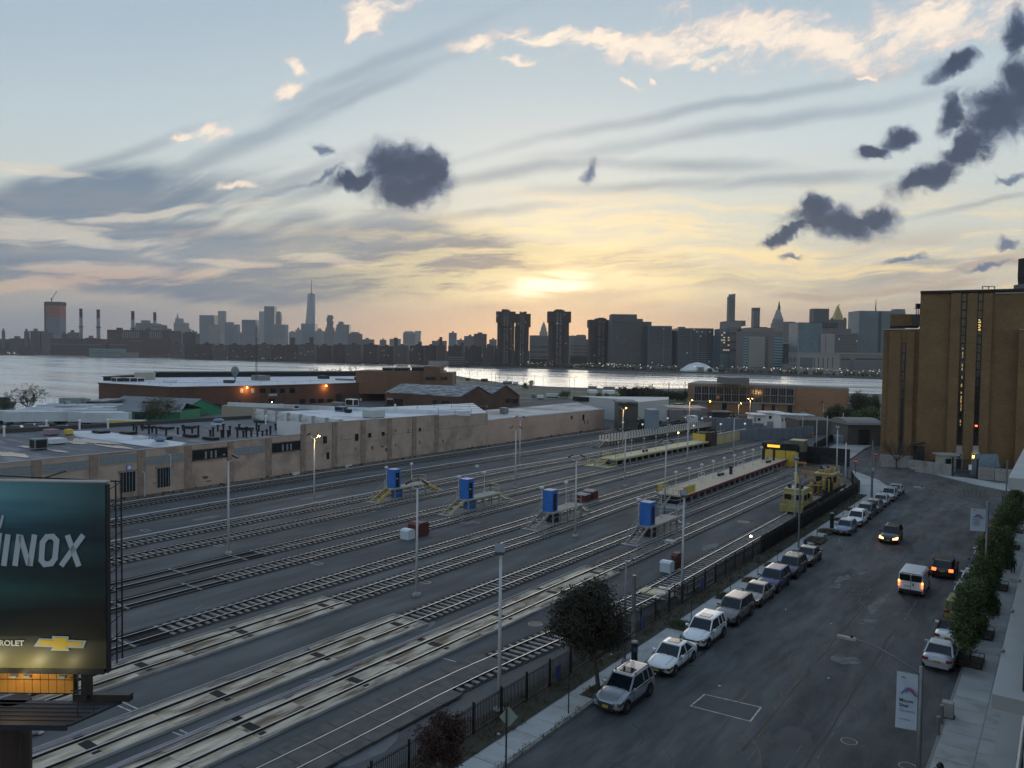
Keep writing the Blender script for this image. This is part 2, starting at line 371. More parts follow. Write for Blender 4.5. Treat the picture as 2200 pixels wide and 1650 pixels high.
mat('ballast_brown',(.022,.020,.018),.95,amt=.6,scale=12,col2=(.10,.085,.07),f2=(.5,.7),s2=.5,bump=.6)
mat('sleeper',(.27,.265,.25),.9,amt=.25,scale=3.0,col2=(.15,.14,.125),f2=(.45,.62),s2=2.5)
mat('sleeper_dark',(.16,.15,.14),.9,amt=.3,scale=3.0)
mat('rail_side',(.014,.012,.011),.7,amt=.3,scale=3)
mat('rail_top',(.50,.50,.51),.36,metal=.75,amt=.12,scale=2)
mat('concrete_slab',(.52,.455,.35),.9,amt=.32,scale=1.5,col2=(.15,.105,.065),f2=(.43,.60),s2=.6,stretch=(2.2,.4,1),bump=.1)
mat('concrete',(.30,.30,.29),.9,amt=.15,scale=.8,col2=(.22,.21,.2),f2=(.5,.65),s2=.5)
mat('dark_void',(.008,.008,.009),.9,amt=.1)
mat('steel_dark',(.035,.037,.042),.55,metal=.4,amt=.2)
mat('black_iron',(.012,.013,.015),.5,amt=.2)
mat('steel_grey',(.20,.21,.22),.5,metal=.5,amt=.15)
mat('pole_white',(.48,.50,.52),.5,amt=.08,scale=3)
mat('yellow_paint',(.60,.44,.06),.6,amt=.15,scale=2)
mat('yellow_pale',(.52,.46,.26),.7,amt=.15,scale=2)
mat('blue_paint',(.025,.16,.55),.45,amt=.12,scale=2,col2=(.03,.12,.40),f2=(.5,.65),s2=1)
mat('white_paint',(.68,.70,.70),.6,amt=.08,scale=2)
mat('marking_white',(.42,.43,.43),.8,amt=.45,scale=3)
mat('marking_yellow',(.16,.115,.045),.85,amt=.6,scale=3,col2=(.07,.068,.06),f2=(.42,.56),s2=2.5)
mat('green_chalk',(.10,.36,.22),.8,amt=.3,scale=5)
mat('soil',(.045,.040,.030),.95,amt=.35,scale=3,bump=.3)
mat('dirt_tan',(.15,.12,.085),.95,amt=.35,scale=.8,col2=(.07,.065,.05),f2=(.45,.6),s2=.4,bump=.3)
mat('leaf_dark',(.040,.060,.024),.7,amt=.5,scale=3)
mat('leaf_green',(.080,.120,.034),.7,amt=.5,scale=2.5)
mat('leaf_olive',(.085,.095,.045),.75,amt=.5,scale=2)
mat('leaf_red',(.040,.015,.011),.7,amt=.5,scale=3)
mat('leaf_brown',(.030,.030,.018),.7,amt=.5,scale=3,col2=(.055,.025,.014),f2=(.55,.7),s2=1.2)
mat('grass_green',(.060,.085,.028),.9,amt=.5,scale=4)
mat('grass_dry',(.13,.11,.05),.9,amt=.5,scale=4)
mat('bark',(.05,.042,.035),.9,amt=.3,scale=6)
mat('glass_dark',(.012,.016,.022),.12,amt=.1,spec=.8)
mat('white_roof',(.60,.64,.68),.75,amt=.08,scale=.35,col2=(.36,.38,.42),f2=(.50,.70),s2=.16)
mat('grey_roof',(.20,.21,.24),.8,amt=.2,scale=.25,col2=(.09,.10,.12),f2=(.48,.6),s2=.12,stretch=(.5,2.0,1))
mat('dark_roof',(.10,.11,.13),.8,amt=.25,scale=.3,col2=(.20,.21,.23),f2=(.52,.66),s2=.15,stretch=(.5,2.0,1))
mat('puddle',(.12,.12,.12),.06,amt=.05,spec=1.0)
mat('far_ground',(.06,.06,.06),.95,amt=.3,scale=.02)
mat('shore_sand',(.19,.18,.15),.95,amt=.25,scale=.08,col2=(.08,.095,.05),f2=(.45,.58),s2=.03)
mat('stone_bank',(.11,.11,.10),.95,amt=.4,scale=.6)

# water
def water_mat():
    M=bpy.data.materials.new('river_water');M.use_nodes=True;N=M.node_tree.nodes;L=M.node_tree.links
    b=N['Principled BSDF'];b.inputs['Base Color'].default_value=(.62,.66,.69,1);b.inputs['Roughness'].default_value=.16;b.inputs['Metallic'].default_value=.8
    b.inputs['Specular IOR Level'].default_value=.9
    g=N.new('ShaderNodeNewGeometry');mp=N.new('ShaderNodeMapping');mp.inputs[2].default_value=(0,0,-YAW+.15);mp.inputs[3].default_value=(.35,1.6,1)
    L.new(g.outputs['Position'],mp.inputs[0])
    n=N.new('ShaderNodeTexNoise');n.inputs['Scale'].default_value=.28;n.inputs['Detail'].default_value=6;n.inputs['Roughness'].default_value=.62;L.new(mp.outputs[0],n.inputs['Vector'])
    mp2=N.new('ShaderNodeMapping');mp2.inputs[2].default_value=(0,0,-YAW+.2);mp2.inputs[3].default_value=(.12,1.0,1);L.new(g.outputs['Position'],mp2.inputs[0])
    n2=N.new('ShaderNodeTexNoise');n2.inputs['Scale'].default_value=.035;n2.inputs['Detail'].default_value=4;L.new(mp2.outputs[0],n2.inputs['Vector'])
    r=N.new('ShaderNodeMapRange');r.inputs[1].default_value=.35;r.inputs[2].default_value=.65;r.inputs[3].default_value=.10;r.inputs[4].default_value=.34;L.new(n2.outputs['Fac'],r.inputs[0])
    L.new(r.outputs[0],b.inputs['Roughness'])
    bp=N.new('ShaderNodeBump');bp.inputs['Strength'].default_value=.6;bp.inputs['Distance'].default_value=.5
    L.new(n.outputs['Fac'],bp.inputs['Height']);L.new(bp.outputs[0],b.inputs['Normal'])
    MATS['river_water']=M
water_mat()
o=MB().add([(-30000,-3000,-3),(30000,-3000,-3),(30000,30000,-3),(-30000,30000,-3)],[(0,1,2,3)]).build('water','river_water',kind='structure',rc=False)

# near ground: one sheet bounded by the near bank
bank=[(-1400,-300),(-420,60),(-300,100),(-268,116),(-292,150),(-345,190),(-372,300),(-400,420),(-455,520)]
bank+=[tuple(P(x,y,-1.0)[:2])for x,y in((974,808),(1010,815),(1060,822),(1110,829),(1182,834),(1250,836),(1330,838),(1480,838),(1700,845),(1800,848),(1893,850))]
bank+=[(200,560),(900,800),(900,-300)]
MB().prism(bank,-.9,-.02).build('ground','asphalt_yard',kind='structure',rc=False)
bk=MB();n_=len(bank)-2
for i in range(n_-1):
    a,b=bank[i],bank[i+1]
    bk.beam((a[0],a[1],-1.9),(b[0],b[1],-1.9),5,2.2)
bk.build('river_bank','stone_bank',kind='structure',rc=False)
# grass and sand near the bank (patches lie as sheets on the ground)
def sheet(name,m,pts,z,kind='structure',**k):
    return MB().prism(pts,z-.02,z).build(name,m,kind=kind,**k)
sp=[tuple(P(x,y,0)[:2])for x,y in((966,812),(1010,818),(1060,824),(1110,832),(1182,838),(1330,842),(1330,856),(1120,858),(1085,832),(1035,826),(974,832))]
sheet('sandy_bank','shore_sand',sp,.10)
sheet('grass_field','grass_green',[tuple(P(x,y)[:2])for x,y in((1437,855),(1478,850),(1478,880),(1440,876))],.12)

# far bank of the river
far=[(-30,763.5),(150,763.8),(400,771),(540,776),(720,780),(900,784),(1065,790),(1240,794.5),(1400,800),(1600,805),(1750,810),(1895,815),(2300,829)]
fp=[tuple(P(x,y,-3)[:2])for x,y in far]
fl=[_w(-9000,3300,0)[:2]]+fp+[_w(6000,1500,0)[:2],_w(14000,16000,0)[:2],_w(-14000,16000,0)[:2]]
MB().prism([tuple(p)for p in fl],-3.5,-.9).build('far_bank','far_ground',kind='structure',rc=False)

# ------------------------------------------------------------------ road, pavements
CL,CR=-21.6,-5.1 # kerb lines
FX=-24.7 # iron fence
road_poly=[(CL,-20),(CR,-20),(CR,116),(-2,119),(60,119),(60,180)]+[(-8,139.5),(-12.2,143.5),(-18,150.5),(-23.5,157.0),(-27,163),(-30,176),(-31,215)]+[(-36,215),(-36.0,184),(-34.6,166),(-34.2,153),(-30,146),(-24.6,138),(CL-.4,131)]
sheet('road','asphalt_road',road_poly,.03)
def raised(name,m,poly,z0,z1):return MB().prism(poly,z0,z1).build(name,m,kind='structure')
pv1=[(FX+.5,-20),(CL-.16,-20),(CL-.16,108),(CL-.56,131),(-24.9,138.0),(-30.3,146.2),(-34.6,153.3),(-34.9,166),(-36.3,184),(-36.3,205),(-44,205),(-43.5,186),(-41,165),(-36,148),(-29,137),(-25.5,127),(FX+.5,120)]
sw_l=raised('pavement','sidewalk',pv1,-.02,.15)
sw_r=raised('pavement','sidewalk',[(CR+.16,-20),(14,-20),(14,118.6),(-1,118.6),(CR+.16,115)],-.02,.15)
sw_f=raised('pavement','sidewalk',[(60,139.7),(-7.6,139.7),(-12,143.8),(-17.8,150.8),(-23.3,157.3),(-26.8,163.2),(-29.8,176),(-30.8,215),(-27.5,215),(-27,170),(-24.5,163.5),(-20.5,157.3),(-15,152),(-9,147.5),(60,147.5)],-.02,.15)
def strip(pts,w,z0,z1,name,m,parent=None,kind='structure',label=None):
    g=MB()
    for a,b in zip(pts,pts[1:]):g.beam((a[0],a[1],(z0+z1)/2),(b[0],b[1],(z0+z1)/2),w,z1-z0)
    return g.build(name,m,parent,kind=kind,label=label)
strip([(CL-.08,-20),(CL-.08,108),(CL-.48,131),(-24.8,138),(-30.2,146.1),(-34.4,153.2),(-34.8,166),(-36.15,184),(-36.15,205)],.16,-.02,.155,'kerb','kerb')
strip([(CR+.08,-20),(CR+.08,115),(-1,118.8),(60,118.8)],.16,-.02,.155,'kerb','kerb')
strip([(60,139.6),(-7.7,139.6),(-12.1,143.7),(-17.9,150.7),(-23.4,157.2),(-26.9,163.1),(-29.9,176),(-30.9,215)],.16,-.02,.155,'kerb','kerb')
# slabs of the two pavements: joints recessed
def flags(x0,x1,y0,y1,step,parent,nx=2):
    cache={}
    wx=(x1-x0)/nx;y=y0;cnt=0
    while y<y1 and cnt<290:
        for i in range(nx):
            k=round(wx,3)
            if k not in cache:cache[k]=MB().bx(-wx/2+.018,wx/2-.018,-step/2+.018,step/2-.018,0,.03).build('paving_slab','sidewalk',parent,rc=False);o=cache[k]
            else:o=cache[k].copy();COL.objects.link(o);o.parent=parent
            o.location=Vector((x0+wx*(i+.5),y+step/2,.148+random.uniform(-.003,.003)))-WORLD(parent);cnt+=1
        y+=step
flags(FX+.55+.9,CL-.17,14,128,1.75,sw_l,1)
flags(CR+.17,CR+3.6,26,117,1.75,sw_r,2)
# sidewalk verge by the fence: weedy dirt strip
sheet('dirt_verge','soil',[(FX-.9,10),(FX+1.35,10),(FX+1.35,122),(FX-.9,122)],.19)

# road markings and wear
def decal(name,m,pts,z=.036):return MB().add([(p[0],p[1],z)for p in pts],[tuple(range(len(pts)))]).build(name,m,kind='structure')
def ring(pts,w,name,m,z=.038):
    g=MB();n=len(pts)
    for i in range(n):
        a=Vector(pts[i]).to_2d();b=Vector(pts[(i+1)%n]).to_2d();d=(b-a).normalized();nn=Vector((-d.y,d.x))*w/2
        a2=a-d*w/2;b2=b+d*w/2
        g.add([(a2.x-nn.x,a2.y-nn.y,z+.001*(i%2)),(b2.x-nn.x,b2.y-nn.y,z+.001*(i%2)),(b2.x+nn.x,b2.y+nn.y,z+.001*(i%2)),(a2.x+nn.x,a2.y+nn.y,z+.001*(i%2))],[(0,1,2,3)])
    return g.build(name,m,kind='structure')
bxp=[P(1514,1493),P(1635,1521),P(1612,1551),P(1484,1518)]
decal('road_patch','asphalt_patch',[tuple(p[:2])for p in bxp],.034)
ring([tuple(p[:2])for p in bxp],.09,'road_marking','marking_white',.038)
# centre lines, broken by wear
g=MB();random.seed(5)
for off in(-.15,.15):
    y=22
    while y<110:
        l=random.uniform(.6,3.2)
        if random.random()<(.75 if 24<y<34 or 52<y<66 else .35):g.bx(-12.9+off-.035,-12.9+off+.035,y,y+l,.034,.038)
        y+=l+random.uniform(.2,1.6)
g.build('road_marking','marking_yellow',kind='structure')
g=MB()
for x in(-9.6,):
    y=18
    while y<76:
        l=random.uniform(.4,2.6)
        if random.random()<.8:g.bx(x-.03,x+.03,y,y+l,.034,.038)
        y+=l+random.uniform(.1,.8);x+=random.uniform(-.02,.02)
for x,ya,yb in((-13.6,18,34),(-12.4,20,38),(-10.6,18,40)):
    y=ya
    while y<yb:
        l=random.uniform(.5,2.2);g.bx(x-.02,x+.02,y,y+l,.034,.038);y+=l+random.uniform(.3,1.4);x+=random.uniform(-.04,.04)
g.build('road_marking','asphalt_pale',kind='structure')
def splat(name,m,px,py,rx,ry,z,seed):
    r=random.Random(seed);c=P(px,py);n=22;pts=[]
    ph=[r.uniform(0,6.28)for _ in range(4)]
    for i in range(n):
        t=2*math.pi*i/n;k=1+.22*sin(2*t+ph[0])+.16*sin(3*t+ph[1])+.12*sin(5*t+ph[2])+r.uniform(-.1,.1)
        pts.append((c.x+rx*k*cos(t),c.y+ry*k*sin(t)))
    decal(name,m,pts,z)
for i,(x,y,a,b)in enumerate(((1885,1298,.42,2.6),(1862,1337,.5,1.0),(1809,1245,.4,1.7),(1797,1260,.3,.9),(1815,1418,.75,1.0),(1838,1220,.3,.6),(1850,1232,.4,.5))):
    splat('road_patch','asphalt_pale',x,y,a,b,.040,i)
for i,(x,y,a,b)in enumerate(((1560,1390,.9,2.2),(1770,1440,.9,1.0),(1700,1610,1.0,2.6),(1590,1640,.5,2.5),(1640,1350,.8,2.0),(1870,1590,.8,1.2),(1940,1500,.7,2.2),(1760,1210,.6,3.5),(1980,1180,1.0,4),(1930,1340,1.2,2.6))):
    splat('road_patch','asphalt_patch',x,y,a,b,.035,40+i)
# crazed cracks in the road
g=MB();r=random.Random(3)
for k in range(120):
    x=r.uniform(CL+.5,CR-.5);y=r.uniform(20,105);a=r.choice((0,1.57))+r.uniform(-.5,.5);w=.02+y*.0004
    for j in range(r.randint(4,11)):
        l=r.uniform(.3,.9);a+=r.uniform(-.6,.6);x2=x+cos(a)*l;y2=y+sin(a)*l
        if not CL+.2<x2<CR-.2:break
        nx,ny=-sin(a)*w,cos(a)*w
        g.add([(x-nx,y-ny,.0415+j*.0001),(x2-nx,y2-ny,.0415+j*.0001),(x2+nx,y2+ny,.0415+j*.0001),(x+nx,y+ny,.0415+j*.0001)],[(0,1,2,3)]);x,y=x2,y2
g.build('road_crack','black_iron',kind='structure')
g=MB()
for k in range(46):
    x=r.uniform(-98,-27);y=r.uniform(25,130);a=r.uniform(0,3.14)
    for j in range(r.randint(3,9)):
        l=r.uniform(.4,1.2);a+=r.uniform(-.4,.4);x2=x+cos(a)*l;y2=y+sin(a)*l;nx,ny=-sin(a)*.03,cos(a)*.03
        g.add([(x-nx,y-ny,-.012+j*.0001),(x2-nx,y2-ny,-.012+j*.0001),(x2+nx,y2+ny,-.012+j*.0001),(x+nx,y+ny,-.012+j*.0001)],[(0,1,2,3)]);x,y=x2,y2
g.build('yard_crack','black_iron',kind='structure')
# tar seams along the old street railway
for k,(x,y0_,y1_)in enumerate(((-12.9,18,112),(-9.9,20,104),(-14.6,20,70),(-7.6,22,60))):
    g=MB();y=y0_;xo=x
    while y<y1_:
        l=r.uniform(.8,2.4);xn=x+r.uniform(-.07,.07);w=r.uniform(.03,.07);g.add([(xo-w,y,.0345),(xo+w,y,.0345),(xn+w,y+l,.0345),(xn-w,y+l,.0345)],[(0,1,2,3)]);xo=xn;y+=l
    g.build('tar_seam','asphalt_patch' if k>1 else 'tar_black',kind='structure')
# oil spots and damp patches on the yard
for k in range(70):
    x,y=r.uniform(-100,-27),r.uniform(24,150);a,b=r.uniform(.2,1.0),r.uniform(.6,3.5);n=12
    decal('yard_stain','asphalt_patch' if k%3 else 'asphalt_pale2',[(x+a*cos(6.283*i/n)*r.uniform(.6,1.1),y+b*sin(6.283*i/n)*r.uniform(.6,1.1))for i in range(n)],-.016+k*.00005)
# painted hatching where the streets meet
ha=[P(1985,1041),P(2160,1041),P(2155,1064),P(2080,1064),P(2000,1064)]
g=MB()
for i in range(17):
    t=i/16;a=P(1990+165*t,1042);b=P(2012+130*t,1066);g.beam((a.x,a.y,.036),(b.x,b.y,.036),.16,.006)
g.beam((P(1985,1040).x,P(1985,1040).y,.037),(P(2090,1068).x,P(2090,1068).y,.037),.14,.008)
g.build('road_marking','marking_yellow',kind='structure')
g=MB()
a,b=P(2150,1052),P(2198,1042);g.beam((a.x,a.y,.036),(b.x,b.y,.036),.4,.006)
g.build('road_marking','marking_white',kind='structure')

# ------------------------------------------------------------------ tracks
def interp(pts,y):
    if y<=pts[0][0]:return pts[0][1]
    for(a,xa),(b,xb)in zip(pts,pts[1:]):
        if y<=b:t=(y-a)/(b-a);t=t*t*(3-2*t);return xa+(xb-xa)*t
    return pts[-1][1]
sleeper_me={}
def track(idx,pts,y0,y1,label,ties=(0,1e9),bed='ballast',third=0,full=(0,1e9),dark=False,zb=0.0,step=.68):
    """pts: (Y, X) of the centre line"""
    x0=interp(pts,(y0+y1)/2)
    root=thing('railway_track',label,'railway track',(x0,y0,0),'parallel tracks of the yard')
    ys=[];y=y0
    while y<y1:ys.append(y);y+=4.0
    ys.append(y1)
    ctr=[(interp(pts,y),y)for y in ys]
    for s in(-.7525,.7525):
        g=MB();h=MB()
        for a,b in zip(ctr,ctr[1:]):
            g.beam((a[0]+s,a[1],zb+.085),(b[0]+s,b[1],zb+.085),.075,.15);g.beam((a[0]+s,a[1],zb+.02),(b[0]+s,b[1],zb+.02),.16,.03)
            h.beam((a[0]+s,a[1],zb+.163),(b[0]+s,b[1],zb+.163),.078,.006)
        rr=g.build('rail','rail_side',root);h.build('rail_head','rail_top',rr)
    # bed
    g=MB();tb=[c for c in ctr if ties[0]-4<=c[1]<=ties[1]+4]
    for a,b in zip(tb,tb[1:]):g.add([(a[0]-1.55,a[1],.004+.0),(a[0]+1.55,a[1],.004),(b[0]+1.55,b[1],.004),(b[0]-1.55,b[1],.004)],[(0,1,2,3)])
    if tb and len(tb)>1:g.build('ballast_bed',bed,root)
    for s in(-1.75,1.75):
        g=MB()
        for a,b in zip(ctr,ctr[1:]):g.add([(a[0]+s-.045,a[1],-.014),(a[0]+s+.045,a[1],-.014),(b[0]+s+.045,b[1],-.014),(b[0]+s-.045,b[1],-.014)],[(0,1,2,3)])
        g.build('asphalt_joint','tar_black',root)
    # sleepers
    key='d' if dark else 'l';m='sleeper_dark' if dark else 'sleeper'
    far_g=MB();n=0;y=max(ties[0],y0)
    rr=random.Random(idx)
    while y<min(ties[1],y1):
        x=interp(pts,y)
        if y<150 and n<290 and x*-SA+y*CA<118:
            if key not in sleeper_me:
                sleeper_me[key]=MB().bx(-1.3,1.3,-.13,.13,0,.075).build('sleeper',m,root,rc=False);o=sleeper_me[key]
            else:o=sleeper_me[key].copy();COL.objects.link(o);o.parent=root
            o.location=(x-x0+rr.uniform(-.03,.03),y-y0,zb+.0);o.rotation_euler=(0,0,rr.uniform(-.02,.02));n+=1
        else:far_g.bx(x-1.3,x+1.3,y-.13,y+.13,.0,zb+.075)
        y+=step
    if far_g.v:far_g.build('distant_sleepers',m,root,kind='stuff')
    if third:
        g=MB();h=MB()
        for a,b in zip(ctr,ctr[1:]):
            g.beam((a[0]+third,a[1],.30),(b[0]+third,b[1],.30),.22,.05)
        g.build('third_rail_cover','pole_white',root)
        for c in ctr[::1]:h.bx(c[0]+third-.03,c[0]+third+.03,c[1]-.05,c[1]+.05,0,.28)
        h.build('cover_bracket','steel_dark',root,kind='stuff')
    return root,ctr,x0
T={}
tr=[
 (1,[(0,-97.2),(100,-97.2),(200,-96.5),(300,-93)],-5,285,'mossy track closest to the long tan wall',dict(bed='ballast_brown',third=-1.5,dark=True)),
 (2,[(0,-88.2),(90,-88.4),(150,-86.8),(280,-80)],-5,262,'rusty-bedded track second out from the long tan wall',dict(bed='ballast_brown',third=-1.5,dark=True)),
 (3,[(0,-78.2),(100,-77.8),(140,-76.0),(190,-73.3)],-2,203,'track behind the platform of the leftmost blue booth',dict(third=-1.45)),
 (4,[(0,-72.8),(100,-72.4),(160,-71.5)],-2,170,'track in front of the platform of the leftmost blue booth',dict()),
 (5,[(0,-64.8),(110,-64.7),(150,-63.7),(195,-62.1)],-2,192,'track behind the second blue booth from the left',dict(ties=(48,999))),
 (6,[(0,-59.8),(110,-59.6),(195,-57.6)],-4,194,'track in front of the second blue booth from the left',dict(ties=(40.5,999))),
 (7,[(0,-51.8),(100,-52.2),(170,-51.7)],-4,166,'track behind the third blue booth from the left',dict(ties=(30.5,999))),
 (8,[(0,-47.2),(70,-47.2),(97,-48.0),(150,-47.8)],2,168,'track in front of the third blue booth, ending left in a concrete trough',dict(ties=(42.4,999))),
 (9,[(0,-39.7),(200,-39.4)],2,145,'track behind the rightmost blue booth with a mid-length concrete trough',dict(ties=(42.9,999))),
 (10,[(0,-34.8),(200,-34.8)],2,135,'track with the longest concrete trough beside the white and maroon bins',dict(ties=(63.8,999))),
 (11,[(0,-30.6),(32,-30.0),(62,-28.0),(200,-28.2)],2,128,'track nearest the iron fence with the yellow work machines on it',dict(ties=(24,999))),
]
for i,pts,a,b,lab,kw in tr:T[i]=(track(i,pts,a,b,lab,**kw),pts)

# tie-less stretches: two kerb channels and cross bars, set in the asphalt
for i,a,b in((5,6,48),(6,4,40),(7,2,30)):
    (root,ctr,x0),pts=T[i]
    for s in(-1.35,1.35):
        MB().beam((interp(pts,a)+s,a,.02),(interp(pts,b)+s,b,.02),.07,.10).build('channel_edge','rail_side',root)
    MB().add([(interp(pts,a)-1.3,a,.003),(interp(pts,a)+1.3,a,.003),(interp(pts,b)+1.3,b,.003),(interp(pts,b)-1.3,b,.003)],[(0,1,2,3)]).build('asphalt_infill','asphalt_patch',root)
    y=b-2.5;k=0
    while y>a+1 and y>12:
        MB().bx(interp(pts,y)-1.5,interp(pts,y)+1.5,y-.09,y+.09,.004,.11).build('cross_bar','steel_grey',root);y-=6.2
# concrete troughs
def trough(i,ya,yb,xl,xr,hose):
    (root,ctr,x0),pts=T[i]
    cx=interp(pts,(ya+yb)/2)
    y=ya;pan=[]
    step=3.75
    while y<yb-.1:
        e=min(y+step,yb)
        for(a,b)in((xl,cx-.86),(cx-.64,cx+.64),(cx+.86,xr)):
            MB().bx(a,b,y+.012,e-.012,.0,.07 if a!=cx-.64 else .05).build('concrete_panel','concrete_slab',root)
        y=e
    MB().bx(xl-.12,xl,ya,yb+.12,0,.16).build('trough_rim','concrete',root);MB().bx(xr,xr+.12,ya,yb+.12,0,.16).build('trough_rim','concrete',root)
    MB().bx(xl,xr,yb,yb+.12,.0,.155).build('trough_rim','concrete',root)
    g=MB();y=yb-1.2;k=0
    while y>ya+1:
        MB().bx(cx-.5,cx+.5,y-.3,y+.25,.045,.058).build('drain_grate','dark_void',root)
        if k%1==0:MB().bx(cx+.98,cx+1.25,y-.35,y+.05,.062,.078).build('drain_grate','dark_void',root)
        if k%2==1:MB().bx(xl+.15,xl+.6,y-.2,y+.3,.062,.078).build('drain_grate','dark_void',root)
        y-=7.4;k+=1
    if hose:
        for off,y1_ in hose:
            pts2=[(xl-.02+off,ya,.14),(xl-.02+off,y1_-1.2,.14),(xl+.05+off,y1_-.4,.14),(xl+.25+off,y1_,.14),(xl+.42+off,y1_-.5,.14),(xl+.34+off,y1_-2.5,.14),(xl+.12+off,y1_-6,.14)]
            g=MB();g.tube([Vector(p)for p in pts2],.035,5);tag(g.build('hose',mat('hose_lilac',(.30,.27,.31),.6)),HOSE.pop(0),'hose','hoses laid along the troughs')
HOSE=['lilac hose looped along the short concrete trough beside the billboard','lilac hose along the middle trough, its loop nearest the bottom edge',
        'lilac hose along the middle trough, outermost line','lilac hose along the longest trough, loop by the tall white pole','lilac hose along the longest trough, loop in the corner cut-out','lilac hose along the longest trough, loop closest to the leafy tree']
trough(8,14,42.2,-48.8,-45.5,[(.1,26)])
trough(9,8,42.6,-41.2,-37.9,[(.1,22),(.25,34)])
trough(10,6,63.5,-36.5,-33.1,[(.1,24),(.22,34),(.15,50)])
# timber crossing panels on the fence track
(root,_,_),pts=T[11]
for side in(-1,0,1):
    y=8.0
    while y<(33.6 if side>0 else 40):
        x=interp(pts,y+.9)
        a,b={-1:(-1.75,-.85),0:(-.66,.66),1:(.85,1.75)}[side]
        MB().box((x+(a+b)/2,y+.9,.115),(b-a,1.76,.11)).build('crossing_panel',mat('crossing_panel',(.085,.085,.083),.9,amt=.3,scale=1.5),root);y+=1.8
for px,py in((1160+20,1180),):
    pass
# buffer stops
bsm=mat('buffer_orange',(.42,.22,.10),.7,amt=.2)
bs=thing('buffer_stop','orange timber buffer stop at the end of the far left platform track','buffer stop',(0,0,0),'buffer stops at the track ends')
for s in(-.75,.75):
    MB().beam((s,0,0),(s,-.9,1.15),.16,.2).build('brace',bsm,bs);MB().beam((s,-1.0,0),(s,-.9,1.2),.16,.2).build('post',bsm,bs)
MB().box((0,-.95,1.05),(2.2,.28,.3)).build('buffer_beam',bsm,bs)
for k,(px,py,lab)in enumerate(((1580,921,None),(1618,938,'orange buffer stop against the grey wall, left one of the near pair'),(1658,941,'orange buffer stop against the grey wall, right one of the near pair'),
        (1741,939,'orange buffer stop behind the orange-lit kiosk'),(1722,1005,'orange buffer stop on the rubble behind the dark barrier'),(1742,1026,'orange buffer stop behind the yellow work machine'))):
    p=P(px,py)
    if k==0:bs.location=p
    else:dup(bs,p,None,lab)

# painted marks on the yard
def yring(px,py,w,h,name='yard_marking'):
    c=P(px,py);ring([(c.x-w/2,c.y-h/2),(c.x+w/2,c.y-h/2),(c.x+w/2,c.y+h/2),(c.x-w/2,c.y+h/2)],.09,name,'marking_white',-.010)
for px,py in((468,1171),(312,1139),(660,1120),(681,1210),(912,1250),(780,1078),(798,1097),(1000,1123),(1021,1122)):yring(px,py,1.1,.6)
g=MB()
for a,b in(((420,1308),(436,1300)),((660,1462),(684,1457)),((684,1457),(710,1446)),((684,1457),(686,1466)),((956,1529),(978,1537)),((990,1535),(1007,1526)),((1113,1142),(1140,1133)),((1130,1140),(1150,1136))):
    A_,B_=P(*a),P(*b);g.beam((A_.x,A_.y,.0),(B_.x,B_.y,.0),.07,.012)
g.build('chalk_mark','green_chalk',kind='structure')
g=MB()
for a,b in(((236,1508),(292,1532)),((250,1502),(306,1527)),((370,1572),(392,1580)),((392,1580),(230,1650)),((385,1567),(425,1585)),((402,1583),(240,1658)),((952,1414),(994,1425))):
    A_,B_=P(*a),P(*b);g.beam((A_.x,A_.y,-.012),(B_.x,B_.y,-.012),.08,.012)
g.build('yard_marking','marking_white',kind='structure')
# manhole covers
def manhole(px,py,r,lab,z=.034):
    c=P(px,py);root=thing('manhole_cover',lab,'manhole cover',(c.x,c.y,z),'round manhole covers')
    MB().lathe((c.x,c.y,z),[(r,0),(r,.01),(r*.86,.012),(r*.86,.002)],20).build('rim','concrete',root)
    MB().lathe((c.x,c.y,z),[(r*.84,0),(r*.84,.008)],20).build('lid','steel_dark',root)
manhole(1824,1594,.42,'iron manhole cover in the asphalt left of the hospital banner');manhole(1950,1648,.42,'manhole cover at the bottom edge below the banner post')
manhole(1150,1340,.55,'pale ringed manhole cover in the yard left of the leafy tree',-.015);manhole(1598,1121,.7,'pale manhole cover in the yard near the yellow machine',-.015)
# haze: even air round everything
def haze():
    M=bpy.data.materials.new('haze_air');M.use_nodes=True;N=M.node_tree.nodes;N.clear()
    o=N.new('ShaderNodeOutputMaterial');v=N.new('ShaderNodeVolumePrincipled');v.inputs['Color'].default_value=(.88,.91,.96,1);v.inputs['Density'].default_value=HAZE;v.inputs['Anisotropy'].default_value=0.0
    M.node_tree.links.new(v.outputs[0],o.inputs['Volume'])
    g=MB(xf=CF);g.bx(-6500,6500,-400,8500,-4.0,640)
    ob=g.build('haze',M,rc=False);ob['kind']='stuff';ob.display_type='WIRE'
HAZE=0.75e-4
haze()
# ------------------------------------------------------------------ skyline across the river
mat('far_brick',(.075,.048,.042),.9,amt=.2,scale=.05)
mat('far_brick_light',(.12,.095,.085),.9,amt=.15,scale=.05)
mat('far_stone',(.20,.19,.18),.85,amt=.12,scale=.03)
mat('far_stone_pale',(.30,.29,.28),.85,amt=.1,scale=.03)
mat('far_glass',(.07,.10,.13),.35,amt=.25,scale=.03,spec=.6)
mat('far_glass_teal',(.09,.15,.18),.35,amt=.25,scale=.05,spec=.6)
mat('far_dark',(.035,.036,.042),.6,amt=.2,scale=.03)
mat('far_concrete',(.16,.15,.145),.9,amt=.12,scale=.04)
mat('far_window',(.03,.036,.045),.3,amt=.3,scale=.4,spec=.5)
mat('far_window_blue',(.12,.20,.25),.3,amt=.4,scale=.3,spec=.5)
mat('far_pier',(.17,.16,.155),.9,amt=.1,scale=.1)
mat('gold_roof',(.42,.30,.07),.5,metal=.3,amt=.1)
emis('window_warm',(1.0,.74,.42),.22);emis('window_cool',(.85,.92,1.0),.2)
